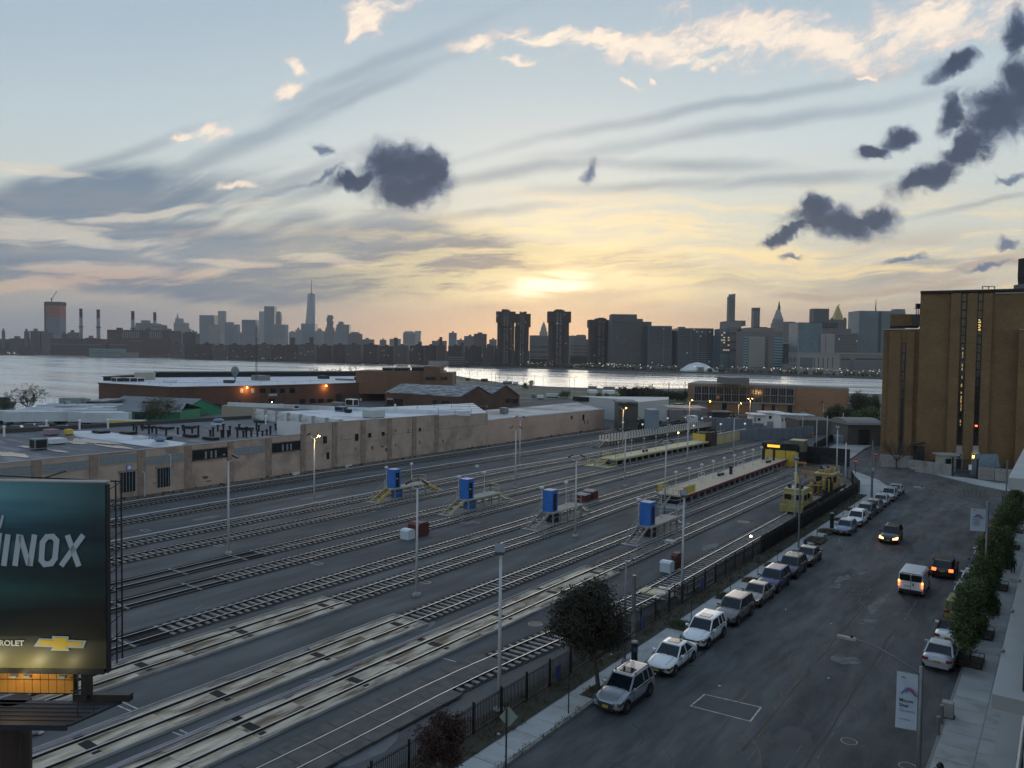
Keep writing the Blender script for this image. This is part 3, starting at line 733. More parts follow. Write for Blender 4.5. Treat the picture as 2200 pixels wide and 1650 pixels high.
emis('lamp_white',(1.0,.93,.80),9.0);emis('lamp_sodium',(1.0,.52,.12),12.0);emis('red_lamp',(1.0,.10,.03),5.0)
rs=random.Random(77)
FARBASE=-.9
def X_(px,D):return(px-1100)/F*D
def Zt(px,py,D):
    p=Dp(px,py,D);return p.z
class Far:
    """a building seen face-on at distance D; pixels give its sides and top"""
    def __init__(s,name,label,D,px0,px1,group=None,cat='building'):
        s.D=D;x0,x1=X_(px0,D),X_(px1,D);s.c=CF((x0+x1)/2,D,FARBASE)
        s.root=thing(name,label,cat,s.c,group)
    def blk(s,part,m,px0,px1,pt,pb=None,dd=0.,depth=None,taper=None):
        D=s.D+dd;x0,x1=X_(px0,D),X_(px1,D);z1=Zt((px0+px1)/2,pt,D);z0=FARBASE if pb is None else Zt((px0+px1)/2,pb,D)
        dep=depth if depth else max((x1-x0)*.8,6)
        g=MB(xf=CF)
        if taper is None:g.bx(x0,x1,D,D+dep,z0,z1)
        else:
            cx=(x0+x1)/2;hw=(x1-x0)/2;cy=D+dep/2;hd=dep/2;t=taper
            g.loft([[(cx-hw,cy-hd,z0),(cx+hw,cy-hd,z0),(cx+hw,cy+hd,z0),(cx-hw,cy+hd,z0)],
                    [(cx-hw*t,cy-hd*t,z1),(cx+hw*t,cy-hd*t,z1),(cx+hw*t,cy+hd*t,z1),(cx-hw*t,cy+hd*t,z1)]])
        return g.build(part,m,s.root)
    def wins(s,m,px0,px1,pt,pb,nx,nz,fx=.6,fz=.55,dd=0.,part='window',lit=0.,side=None,skip=0.):
        """rows of windows standing a little proud of the wall"""
        D=s.D+dd-.25;x0,x1=X_(px0,D),X_(px1,D);pc=(px0+px1)/2;z1=Zt(pc,pt,D);z0=Zt(pc,pb,D)
        w=(x1-x0)/nx;h=(z1-z0)/nz;g=MB(xf=CF);gl=MB(xf=CF)
        for i in range(nx):
            for j in range(nz):
                if skip and rs.random()<skip:continue
                a=x0+w*(i+.5-fx/2);b=z0+h*(j+.5-fz/2)
                t=gl if(lit and rs.random()<lit)else g
                t.add([(a,D,b),(a+w*fx,D,b),(a+w*fx,D,b+h*fz),(a,D,b+h*fz),(a,D+.3,b),(a+w*fx,D+.3,b),(a+w*fx,D+.3,b+h*fz),(a,D+.3,b+h*fz)],
                      [(0,1,2,3),(1,5,6,2),(4,0,3,7),(3,2,6,7)])
        if g.v:g.build(part,m,s.root,kind='stuff' if nx*nz>1 else None)
        if gl.v:gl.build('lit_window','window_warm' if rs.random()<.6 else 'window_cool',s.root,kind='stuff')
        return s
    def fins(s,m,px0,px1,pt,pb,n,fx=.3,dd=0.,dep=.5,part='pier'):
        D=s.D+dd-dep;x0,x1=X_(px0,D),X_(px1,D);pc=(px0+px1)/2;z1=Zt(pc,pt,D);z0=Zt(pc,pb,D)if pb else FARBASE
        w=(x1-x0)/n;g=MB(xf=CF)
        for i in range(n):a=x0+w*(i+.5-fx/2);g.bx(a,a+w*fx,D,D+dep+.05,z0,z1)
        g.build(part,m,s.root,kind='stuff');return s
    def bands(s,m,px0,px1,pt,pb,n,fz=.4,dd=0.,dep=.4,part='window_band'):
        D=s.D+dd-dep;x0,x1=X_(px0,D),X_(px1,D);pc=(px0+px1)/2;z1=Zt(pc,pt,D);z0=Zt(pc,pb,D);h=(z1-z0)/n;g=MB(xf=CF)
        for j in range(n):b=z0+h*(j+.5-fz/2);g.bx(x0,x1,D,D+dep+.05,b,b+h*fz)
        g.build(part,m,s.root,kind='stuff');return s
    def mast(s,px,pt,pb,r=.6,dd=3.):
        D=s.D+dd;x=X_(px,D);MB(xf=CF).cyl((x,D,Zt(px,pb,D)),(x,D,Zt(px,pt,D)),r,r*.3,6).build('mast','far_dark',s.root)

# -- very far: downtown cluster (five kilometres and more)
DT=5200
def simple(name,label,D,x0,x1,yt,m='far_stone',extra=(),win=None,group=None):
    b=Far(name,label,D,x0,x1,group);b.blk('tower',m,x0,x1,yt)
    for e in extra:b.blk(e[4]if len(e)>4 else 'setback',e[3]if len(e)>3 else m,e[0],e[1],e[2],depth=None,dd=(3 if e[2]<yt else-4),taper=(e[5]if len(e)>5 else None),pb=(yt if e[2]<yt else None))
    if win:b.wins('far_window',x0+.6,x1-.6,yt+1.5,min(740,yt+win[2]),win[0],win[1],.5,.5)
    return b
b=simple('skyscraper','hazy municipal tower with pointed cupola left in the downtown cluster',DT,373,398,693,'far_stone',[(376,390,684),(378,383.5,673,'far_stone','spire',.15)],(5,8,40))
simple('skyscraper','short grey slab attached right of the cupola tower',DT-400,398,408,706,'far_stone',[])
simple('skyscraper','wide flat-topped blue-grey tower right of the cupola tower',DT,428,460,677,'far_glass',[],(8,12,40)).mast(431,674,677)
simple('skyscraper','lower block in front of the wide flat-topped tower',DT-500,447,467,697,'far_stone',[])
simple('skyscraper','slender pale shaft rising right of the wide flat-topped tower',DT,468,482,668,'far_stone_pale',[],(4,14,50))
simple('skyscraper','medium dark block right of the slender pale shaft',DT-300,482,498,692,'far_glass',[(498,500,706)])
simple('skyscraper','small stepped tower between two bigger flat-topped blocks',DT-200,499,512,697,'far_stone',[(496,516,714,'far_stone','wing')])
simple('skyscraper','square dark glass tower left of the radio mast',DT-600,519,549,687,'far_glass',[],(8,10,35)).mast(549,697,716)
simple('skyscraper','narrow tower partly behind the thin lattice mast',DT,540,552,688,'far_glass',[])
b=simple('skyscraper','twin-height tower pair, its right half taller, left of the slim rounded one',DT,556,567,669,'far_stone_pale',[(567,589,658,'far_glass','tower')]);b.blk('tower','far_glass',567,589,658)
b.wins('far_window',568,588,660,700,6,14,.5,.5)
b=Far('skyscraper','slim tower with rounded shoulders behind a broad block',DT,592,603);b.blk('tower','far_glass',592,603,676);b.blk('crown','far_glass',592,603,669,676,taper=.75)
simple('skyscraper','broad block at the foot of the slim rounded tower',DT-500,586,613,697,'far_stone',[],(6,8,30))
simple('skyscraper','low domed block left of the tallest tower',DT,620,634,714,'far_stone',[(622,632,711,'far_stone','dome',.5)])
simple('skyscraper','stepped block just left of the tallest tower',DT-200,634,647,708,'far_stone',[(638,642,704)])
simple('skyscraper','flat glass block at the foot of the tallest tower',DT-100,646,676,695,'far_glass_teal',[],(8,10,30))
# the tallest tower: square base, triangular facets turning into a rotated square, parapet, spire
D=5450;b=Far('skyscraper','tallest glass tower with tapering facets and needle spire',D,653,677)
x0,x1=X_(654,D),X_(676.5,D);cx=(x0+x1)/2;w=(x1-x0)/2;w2=(X_(674.5,D)-X_(657.5,D))/2;cy=D+w
zb=Zt(665,716,D);zt=Zt(665,633,D)
r0=[(cx-w,cy-w),(cx,cy-w),(cx+w,cy-w),(cx+w,cy),(cx+w,cy+w),(cx,cy+w),(cx-w,cy+w),(cx-w,cy)]
r1=[(cx-w2*.72,cy-w2*.72),(cx,cy-w2*1.2),(cx+w2*.72,cy-w2*.72),(cx+w2*1.0,cy),(cx+w2*.72,cy+w2*.72),(cx,cy+w2),(cx-w2*.72,cy+w2*.72),(cx-w2*1.0,cy)]
MB(xf=CF).bx(cx-w,cx+w,cy-w,cy+w,FARBASE,zb).build('base','far_glass_teal',b.root)
MB(xf=CF).loft([[p+(zb,)for p in r0],[p+(zt,)for p in r1]]).build('shaft',mat('far_glass_bright',(.20,.24,.28),.25,amt=.1,spec=.8),b.root)
MB(xf=CF).lathe((cx,cy,zt),[(w2*.95,0),(w2*.95,7)],8).build('parapet','far_glass',b.root)
MB(xf=CF).lathe((cx,cy,zt+7),[(9,0),(9,5),(3.2,6),(2.4,40),(1.8,85),(.8,110)],6).build('spire','far_dark',b.root)
simple('skyscraper','block with rounded dome right of the tallest tower',DT-100,677,693,711,'far_stone',[(680,690,705.5,'far_stone','dome',.55)])
b=Far('skyscraper','bulky shouldered tower whose neck of stacked boxes leans out',DT-1200,695,717)
b.blk('tower','far_concrete',695,717,712);b.blk('shoulder','far_concrete',697,716,703,712,taper=.8)
for k,(a,c,t,bt)in enumerate(((701,713,696,703),(702,714,690,696.5),(700.5,712,684,690.5),(702,713.5,679,684.5),(703,712,677,679.5))):b.blk('stacked_box','far_concrete',a,c,t,bt,dd=k*.8)
b=simple('skyscraper','tower with raised left core and thin mast, right of the stacked-box tower',DT-300,722,749,697,'far_glass',[(726,737,691)],(6,9,30));b.mast(730,684,691);b.blk('wing','far_glass',720,730,704,dd=-5)
b=simple('skyscraper','dark block with curved roof and two whip aerials',DT-1500,747,774,717,'far_brick_light',[(750,771,713,'far_brick_light','roof',.6)]);b.mast(756,707,713);b.mast(770,706,714)
for x0,x1,yt,m,lab in((774,800,729,'far_brick_light','low stepped roofline right of the two-aerial block'),(815,828,730,'far_brick_light','tiny lone block between two low hazy groups'),(836,858,728,'far_stone','low hazy pair left of the two rounded towers'),
        (927,957,732,'far_brick_light','low hazy roofs right of the two rounded towers'),(963,980,715,'far_glass','small glass cube standing alone above the low roofs'),(981,996,730,'far_brick_light','low block right of the small glass cube'),
        (996,1020,722,'far_brick','left of two brick apartment blocks stepping up towards the big twin slabs'),(1050,1066,729,'far_brick_light','hazy block half hidden by the leftmost tall brown tower'),
        (516,522,716,'far_stone','sliver of tower left of the square dark glass tower'),(408,420,712,'far_brick_light','small block left of the dark riverside slab')):
    simple('city_block',lab,3600,x0,x1,yt,m,[((x0*.6+x1*.4),(x0*.35+x1*.65),yt-3,m,'bulkhead')],(max(2,int((x1-x0)/3)),3,10))
b=simple('apartment_block','taller brick block with roof bulkheads right of the small glass cube',2600,1017,1044,717,'far_brick',[(1025,1035,714,'far_brick','bulkhead')],(9,7,28))
b=Far('skyscraper','left of two pale rounded towers standing apart in the haze',4600,865,889);b.blk('tower','far_stone',865,889,716);b.blk('crown','far_stone',865,889,711.5,716,taper=.7);b.wins('far_window',867,887,717,738,6,6,.5,.5)
b=Far('skyscraper','right of two pale towers standing apart, its sides flaring',4600,890,903);b.blk('tower','far_stone_pale',891,902,716);b.blk('crown','far_stone_pale',890,903,711,716)
# far left: low blocks, wrapped tower with crane
for x0,x1,yt,lab in((-30,4,728,'low brick block cut by the left edge'),(4,9,711,'thin tower at the far left edge of the skyline'),(20,50,727,'low brick block left of the first tower with water tank'),(52,60,711,'narrow block with rooftop tank far left'),(65,86,711,'broad apartment block with bulkhead left of the wrapped tower'),
        (89,107,714,'apartment block at the foot of the wrapped tower'),(131,141,717,'small dark block right of the wrapped tower'),(145,164,714,'apartment block with bulkhead left of the first chimney'),(164,172,722,'low roof touching the first chimney'),(182,206,726,'low roofs between the first two chimneys')):
    b=simple('apartment_block',lab,2750,x0,x1,yt,'far_brick_light' if(x1-x0)<20 else 'far_brick',[((x0*.65+x1*.35),(x0*.35+x1*.65),yt-5,'far_brick_light','bulkhead')],(max(2,int((x1-x0)/2.6)),6,22))
b=Far('tower_under_construction','tower under construction wrapped in orange netting with a crane on top',3000,96,129)
b.blk('tower',mat('scaffold_grey',(.17,.20,.24),.8,amt=.15,scale=.2),98,128.5,683);b.blk('orange_netting',mat('orange_netting',(.36,.13,.08),.9,amt=.25,scale=.15),98,128.5,656,683);b.blk('open_floors','far_brick',97,129,648,656)
b.blk('hoist','far_dark',95.5,97.8,649,dd=-2,depth=6)
b.fins('far_dark',98,128.5,651,683,9,.12,part='column');b.wins('far_window',98,128.5,684,720,12,10,.5,.5);b.bands('far_dark',98,128.5,656,683,6,.1,part='floor_edge')
D=2995;MB(xf=CF).beam((X_(112,D),D,Zt(112,648,D)),(X_(112,D),D,Zt(112,640,D)),2,2).beam((X_(110.5,D),D,Zt(110,645,D)),(X_(123.5,D),D,Zt(123,625,D)),1.4,1.4).beam((X_(109,D),D,Zt(109,642,D)),(X_(115,D),D,Zt(115,643.5,D)),1.6,1.6).build('crane','far_dark',b.root)
# grey housing mass behind the power plant
simple('apartment_block','hazy stepped block seen behind the two right chimneys',3000,291,330,694,'far_stone',[(303,318,688),(285,300,700,'far_stone','wing')],(10,6,20))
simple('apartment_block','hazy block right of the fourth chimney',3000,335,351,698,'far_stone',[(340,346,696)],(5,5,18))
simple('apartment_block','dark slab at the right end of the power plant roofs',2500,349,364,706,'far_concrete',[(350,357,699)],(4,7,20))
simple('apartment_block','dark riverside slab right of the power plant',2150,392,420,716,'far_dark',[(397,410,713)],(8,9,40))
# power plant with four stacks
b=Far('power_plant','long dark red brick power station on the far riverbank',2260,109,366)
b.blk('turbine_hall','far_brick',109,276,728,depth=80);b.blk('boiler_house','far_brick',230,362,709,depth=90,dd=4);b.blk('coal_hall',mat('far_red_brick',(.105,.045,.038),.9,amt=.2,scale=.05),276,366,729,depth=60,dd=-6)
b.blk('roof_box','far_brick',250,260,704,709,dd=8);b.blk('roof_box','far_brick',313,320,706,709,dd=8);b.blk('roof_house','far_dark',217,228,737,750,dd=-8,depth=20)
b.bands('far_stone',110,275,738,742,1,.3,dd=0,part='string_course');b.bands('far_stone',277,306,731,735,1,.3,dd=-6,part='string_course')
b.wins('far_window',112,274,743,756,34,2,.5,.7);b.fins('far_stone_pale',262,300,712,727,8,.25,dd=4,part='pilaster');b.fins('far_stone_pale',320,348,712,727,7,.3,dd=4,part='pilaster')
b.wins('far_window',280,362,738,756,16,2,.5,.6,dd=-6)
mat('stack_concrete',(.20,.20,.20),.85,amt=.1,scale=.1)
for i,(x0,x1,yt,yb,lab)in enumerate(((171,177.6,663,728,'leftmost of the four chimneys'),(208,215,665,728,'second chimney from the left, standing alone'),(282,289,668.5,709,'third chimney from the left, on the boiler house'),(329.5,336,671,709,'rightmost of the four chimneys'))):
    D=2290;x=X_((x0+x1)/2,D);r=(x1-x0)/2/F*D;zt=Zt(x0,yt,D);pr=thing('chimney',lab+', grey with a dark brick cap','chimney',CF(x,D,FARBASE),'power station chimneys')
    zm=zt-(zt-20)*.22
    MB(xf=CF).lathe((x,D,0),[(r*1.12,FARBASE),(r*.98,zm)],12).build('shaft','stack_concrete',pr,sm=True)
    MB(xf=CF).lathe((x,D,0),[(r*.98,zm+.1),(r*.96,zt-2),(r*1.08,zt-1.8),(r*1.08,zt)],12).build('cap',mat('stack_cap',(.07,.045,.04),.9),pr)
    for q in((.42,.43)if i<3 else(.36,)):zz=zt-(zt-10)*q;MB(xf=CF).lathe((x,D,0),[(r*1.5,zz),(r*1.5,zz+1.6)],12).build('gallery','far_dark',pr)
b=Far('pumping_station','pale green low hall on the water in front of the power station',2090,191,259);b.blk('hall',mat('pale_green_metal',(.17,.24,.23),.7,amt=.15,scale=.05),191,259,749,depth=30);b.bands('far_window',192,258,752,762,3,.25)
b.blk('low_hall','far_stone',240,290,757,dd=2,depth=20)
# row of brick housing blocks along the bank
blocks=[]
rb=random.Random(4);x=366
spec_=[]
while x<1066:
    w=rb.choice((18,24,30,36));yt=739.5+(x-366)*.006+rb.uniform(-2,2);spec_.append((x,x+w,yt));x+=w+rb.choice((2,4,6))
def HOUSEL(k,a,c,yt):return f"{'wide' if c - a > 28 else 'narrow'} dark brick housing block, {ORD(k)} from the left along the far bank"
for k,(a,c,yt)in enumerate(spec_):
    yb=772+(a-400)*.026
    D=20.9*F/max(10,(772+(a-400)*.026-(760+(a-1100)*.012))-1)*1.05
    D=min(max(D,1250),2100)
    b=Far('apartment_block',HOUSEL(k,a,c,yt),D,a,c,'brick housing row along the far bank')
    b.blk('block','far_brick' if k%3 else 'far_brick_light',a,c,yt,depth=24);b.blk('bulkhead','far_brick',a+(c-a)*.4,a+(c-a)*.65,yt-3,yt,dd=5,depth=8)
    b.wins('far_window',a+.8,c-.8,yt+1.5,yb-8,int((c-a)/2.2),9,.45,.5,lit=.015)
for x0,x1,yt in((623,632,725),(664,672,724.5),(846,853,726),(943,949,724),(898,905,734),(988,996,736)):
    b=Far('apartment_block',{623:'narrow dark brick tower above the housing row, left of the tallest glass tower',664:'narrow dark brick tower right below the tallest glass tower',846:'narrow dark brick tower below the two pale rounded towers',943:'narrow brick tower left of the small glass cube',898:'stub of brick tower right of the two pale rounded towers',988:'stub of brick tower below the stepped brick blocks'}[x0],1900,x0,x1)
    b.blk('tower','far_brick',x0,x1,yt);b.wins('far_window',x0+.6,x1-.6,yt+2,740,3,5,.5,.5)
# low filler city in the gaps: far roofs that read as one mass
g=MB(xf=CF);rf=random.Random(9)
for k in range(420):
    D=rf.uniform(1500,4200);px=rf.uniform(-40,2000);w=rf.uniform(12,40);
    shore=22*F/max(8,(764+max(0,px-200)*.0305)-(760+(px-1100)*.012))
    if D<shore+90:continue
    x=X_(px,D);h=rf.uniform(8,22)+(D-1500)*.006;g.bx(x-w,x+w,D,D+20,FARBASE,h)
g.build('low_rooftops','far_brick',kind='stuff');
# long gallery building by the four towers, with white dome
b=Far('pier_building','long low grey deck building left of the brown twin slabs, white dome on its roof',1330,962,1064)
b.blk('building','far_concrete',962,1064,767,depth=30);b.bands('far_window',963,1063,769,785,4,.45)
D=1340;MB(xf=CF).ball((X_(1032,D),D+8,Zt(1032,768,D)),9,12,6,.75).build('dome','white_paint',b.root,sm=True)
simple('boathouse','low pale shed on the quay left of the long deck building',1300,920,962,776,'far_stone_pale',[])
# the four brown residential towers: flared heads on ribbed shafts
def flare(label,xs,head,shaft,yt,yh,yb,D,boxes):
    b=Far('residential_tower',label,D,xs[0],xs[1],'brown towers with flared heads')
    n=5;x0,x1=shaft;w=(x1-x0)/n
    for i in range(n):b.blk('shaft_bay',mat('tower_brown',(.075,.048,.036),.85,amt=.15,scale=.1),x0+w*i,x0+w*(i+1)-.15,yh-1+(i%2),dd=(0,3.0,.6,3.0,0)[i],depth=24)
    b.blk('head','tower_brown',head[0],head[1],yt+3,yh,dd=-1.5,depth=28);b.blk('head_bay','tower_brown',head[0]+(head[1]-head[0])*.28,head[0]+(head[1]-head[0])*.72,yt,yh+8,dd=-3,depth=24)
    for a,c in boxes:b.blk('roof_box','tower_brown',a,c,yt-1.6,yt+.2,dd=6,depth=8)
    # balconies: pale parapets in vertical runs
    for q in(.42,.58):b.wins(mat('balcony_pale',(.30,.28,.27),.8,amt=.3,scale=.5),x0+(x1-x0)*(q-.05),x0+(x1-x0)*(q+.05),yt+5,yb-9,1,36,.9,.35,dd=-3.2,part='balcony',skip=.12,lit=.01)
    b.wins('far_window',x0+1,x1-1,yh+2,yb-4,12,34,.5,.4,dd=-.1,lit=.008)
    b.wins('far_window',head[0]+1,head[1]-1,yt+5,yh-1,13,7,.5,.4,dd=-3.2,lit=.01)
    return b
flare('leftmost brown tower with flared head, joined to its right neighbour',(1064,1106),(1064,1106),(1067,1104),666,692,790,1260,((1076,1090),))
flare('second brown tower with flared head, a little lower than its left twin',(1104,1139),(1106,1138.5),(1104.5,1135),671,702,790,1265,((1114,1119),(1122,1130)))
flare('brown flared tower standing alone in the middle of the group',(1175,1225),(1175,1225),(1177.5,1221),666,692,793,1235,((1192,1206),))
flare('rightmost brown flared tower beside the wide grey ribbed slab',(1263,1312),(1263,1316),(1265,1316),684,703,797,1195,((1284,1296),))
b=Far('clock_tower','ornate cupola tower between the first two brown towers',2500,1158,1176)
b.blk('shaft','far_stone_pale',1158,1175,712);b.blk('belfry','far_stone_pale',1160,1173,703,712,dd=3,taper=.85);b.blk('roof','far_stone_pale',1161.5,1171.5,695,703,dd=5,taper=.45);b.blk('lantern','far_stone_pale',1165,1168.5,690,695,dd=9,taper=.3)
b=simple('office_block','grey gridded block between the first two brown towers',1550,1137,1177,720.5,'far_stone',[]);b.wins('far_window',1138,1176,722,770,14,14,.55,.5)
b=simple('office_block','grey slab right of the lone brown tower with roof rigs',1560,1219,1258,721,'far_stone',[(1238,1256,719)],None);b.wins('far_window',1231,1257,724,770,9,12,.4,.5);b.mast(1229,718,721)
simple('city_block','low dark link building behind the brown towers',1330,1225,1262,766,'far_brick',[(1060,1064,770)],(14,4,20));simple('city_block','low dark podium between the first and the lone brown tower',1320,1139,1176,771,'far_brick',[],(12,3,16))
simple('city_block','small far block left of the ribbed brown tower',1900,1257,1266,729,'far_brick_light',[])
# hospital and glass blocks
mat('ribbed_stone',(.105,.105,.108),.8,amt=.12,scale=.08)
b=Far('hospital_tower','wide grey ribbed slab with a raised left roof section',1150,1312,1398)
b.blk('tower','ribbed_stone',1312,1379,686,depth=45);b.blk('wing','ribbed_stone',1366,1397.6,691,depth=40,dd=3);b.blk('roof_block','ribbed_stone',1312,1366,675,686,dd=5,depth=30)
b.blk('roof_deck','ribbed_stone',1366,1379,685,691,dd=4,depth=20);b.fins('far_pier',1313,1378,693,780,22,.35,dep=.9);b.fins('far_pier',1379,1397,695,780,6,.3,dd=3,dep=.9);b.wins('far_window',1313,1378,690,780,22,26,.5,.5,lit=.004)
b=Far('glass_block','dark glass block right of the ribbed slab',1130,1391,1442);b.blk('tower','far_glass',1391,1441.6,700,depth=45);b.blk('edge_fin','far_stone',1424,1425,701,780,dd=-.8,depth=1);b.blk('edge_fin','far_stone',1440.6,1441.6,700,778,dd=-.8,depth=1)
b.bands('far_dark',1392,1440,702,786,20,.3);b.wins('far_window',1393,1440,704,785,16,20,.9,.25,lit=.012,dd=-.5)
simple('glass_block','lower dark link between two glass blocks',1140,1442,1456,710,'far_dark',[],(5,14,75))
b=Far('glass_block','wide dark glass block with lit floor and pale edges, left of the twisted slim tower',1120,1455,1531);b.blk('tower','far_glass',1455,1531,705,depth=50);b.blk('roof_plant','far_glass',1456,1470,702,705,dd=4,depth=10)
for q in(1483,1497.5,1514):b.blk('edge_fin','far_stone',q,q+.9,705,782,dd=-.8,depth=1)
b.bands('far_dark',1456,1530,708,788,18,.3);b.wins('far_window',1457,1530,706,788,26,18,.9,.25,lit=.014,dd=-.5)
simple('city_block','brown block set back between two glass blocks',1500,1530,1548,721,'far_brick_light',[],(6,8,50))
b=Far('event_tent','white faceted tent pavilion with low wings on the quay',1040,1467,1560)
D=1040;cx=X_(1504,D);MB(xf=CF).lathe((cx,D+16,Zt(1504,800,D)),[(24,0),(24,3),(12,10.5),(3,13),(.5,13.2)],8).build('tent_roof','white_paint',b.root)
b.blk('porch','far_stone',1498,1512,789,801,dd=-9,depth=5);b.blk('wing','white_paint',1467,1484,797,None,depth=8);b.blk('wing','white_paint',1524,1562,797,None,depth=8);
simple('tree_line','dark clump of quay trees left of the white tent',1085,1449,1480,789,'leaf_dark',[])
# midtown side
b=Far('skyscraper','slim tall tower with slanted crown above the glass blocks',2300,1561,1577)
b.blk('shaft','far_stone',1561,1576.5,637,taper=.93);b.blk('crown','far_stone',1563,1571,632,637,dd=2);b.blk('crown','far_stone',1571.5,1576,631,637,dd=2);b.fins('far_dark',1562.5,1575,640,700,5,.3)
b=Far('skyscraper','slim dark slab between the slanted tower and the cupola spire',2300,1614,1630);b.blk('shaft','far_stone',1614.5,1629.5,668);b.blk('cap','far_dark',1614.5,1629.5,661,668);b.fins('far_dark',1617,1629,668,710,3,.5)
b=Far('clock_tower','stone tower with pyramid roof, lantern and pointed tip',2200,1661,1681)
b.blk('shaft','far_stone',1661,1680,686);b.blk('pyramid','far_stone_pale',1662,1679.5,665,686,taper=.36);b.blk('lantern','far_dark',1668,1673.5,657,665,dd=8,taper=.7);b.blk('tip','far_dark',1669,1672.3,645,657,dd=8,taper=.05)
simple('office_block','broad stepped stone block beside the pyramid-roofed tower',1900,1681,1709,693,'far_stone',[(1683,1706,691),(1659,1682,694,'far_stone','wing')],(10,16,80))
simple('skyscraper','plain dark square tower left of the golden pyramid',2100,1745,1777.5,663,'far_dark',[],(9,12,30))
b=Far('skyscraper','stone tower topped by a golden pyramid',2150,1782,1816);b.blk('tower','far_brick_light',1782,1815.5,686);b.blk('gold_pyramid','gold_roof',1789,1809,656,685,dd=4,taper=.12);b.blk('tip','gold_roof',1798,1800.6,652.5,656,dd=12,taper=.1)
for q in(1783,1811):b.blk('turret','far_brick_light',q,q+3.5,682.5,686)
b.wins('far_window',1784,1814,690,720,9,8,.4,.6)
b=Far('office_tower','grey tower with dark glass corner and lit windows left of the turquoise striped block',1080,1546,1603)
b.blk('tower','far_stone',1556,1590,690,depth=30,dd=8);b.blk('roof_block','far_concrete',1570,1599,688.5,700,dd=10,depth=16);b.blk('left_wing','far_glass',1546,1567,706,depth=34);b.blk('core','far_concrete',1567,1582,703,depth=34,dd=-.6);b.blk('right_wing','far_dark',1582,1603,706,depth=34)
b.wins('far_window',1547,1566,712,760,4,9,.8,.5,lit=.3);b.wins('far_window',1583,1602,716,760,4,9,.8,.4,lit=.25);b.bands('far_glass_teal',1547,1566,762,790,6,.6);b.bands('far_window_blue',1568,1581,764,790,6,.4,dd=-.6);b.bands('far_dark',1568,1602,707,762,3,.15,dd=-.7,part='shadow_gap')
b=Far('office_tower','turquoise striped research block with a pale gridded middle',1030,1595,1680)
b.blk('tower','far_concrete',1596,1680,712,depth=36);b.blk('upper','far_stone',1604,1662,704,712,depth=28,dd=4);b.blk('roof_line','far_dark',1618,1646,702.5,704,dd=5,depth=10);b.blk('middle',mat('pale_grid',(.27,.26,.22),.7,amt=.1,scale=.2),1607,1642,723,789,dd=-.7,depth=1)
b.wins('far_stone_pale',1609,1641,724,789,12,16,.8,.75,dd=-.7,part='grid_panel')
mat('turq_band',(.16,.30,.36),.4,amt=.2,scale=.3)
b.bands('turq_band',1596,1606.5,722,790,12,.5);b.bands('far_dark',1596,1606.5,725,793,12,.25);b.bands('far_dark',1642.5,1649,723,790,12,.45);b.bands('turq_band',1662,1680,724,793,12,.5);b.bands('far_dark',1662,1680,727,796,12,.25)
simple('office_block','dark low office block with a white roof sign strip',1250,1680,1708,738,'far_dark',[(1681,1692,736,'white_paint','roof_sign')],(7,9,50))
b=Far('hospital_tower','wide blue-green mosaic hospital with a pale central tower',1200,1712,1818);b.blk('left_wing','far_glass_teal',1712,1764,694,depth=40);b.blk('roof_floor','far_dark',1713,1797,693,703,dd=6,depth=20);b.blk('centre','far_stone_pale',1761,1791,717,depth=30,dd=-3);b.blk('right_wing','far_concrete',1790,1841,716,depth=34);b.blk('upper_right','far_concrete',1764,1826,706,717,dd=8,depth=22)
b.wins('far_window_blue',1713,1761,708,757,18,16,.8,.7,skip=.35,lit=.01);b.wins('far_window',1792,1840,719,757,14,10,.7,.35,lit=.01);b.blk('seam','far_dark',1772,1772.6,720,757,dd=-3.4,depth=.6)
b=Far('hospital_tower','tall teal glass block with a dark vertical recess and mast',1220,1842,1945);b.blk('tower','far_glass_teal',1842,1941,668,depth=40);b.blk('recess','far_dark',1884,1890,669,757,dd=-.5,depth=1);b.blk('roof_plant','far_glass_teal',1918,1940,664,668,dd=5,depth=12)
b.bands('far_glass',1843,1883,672,757,22,.35);b.bands('far_glass',1891,1940,672,757,22,.35);b.mast(1877,643,668,1.0)
simple('city_block','slim dark tower edge left of the tall teal block',1500,1828,1843,705,'far_brick_light',[(1836,1841,686,'far_stone','shaft')],(5,10,50))
b=Far('office_block','long low white laboratory on the quay with five slot windows',985,1712,1945);b.blk('left_part','far_stone_pale',1712.5,1803,760,depth=30);b.blk('right_part','far_stone',1803,1945,762,depth=30);b.blk('cornice','far_stone_pale',1712,1945,758.5,761,dd=-.6,depth=30)
b.blk('glazing','far_glass',1718,1745,768,790,dd=-.4,depth=1)
for q in(1748,1757,1767,1777,1787):b.blk('slot_window','far_dark',q,q+1.4,768,790,dd=-.4,depth=1)
b.bands('far_window',1806,1826,770,774,1,.9);b.bands('far_window',1836,1945,770,774,1,.9);b.bands('far_glass',1806,1945,777,795,4,.45);b.blk('stair_core','far_glass',1826,1835,774,795,dd=-.8,depth=1)
simple('office_block','small pale annex left of the long white laboratory',990,1685,1712,782,'far_stone',[],(8,2,10))
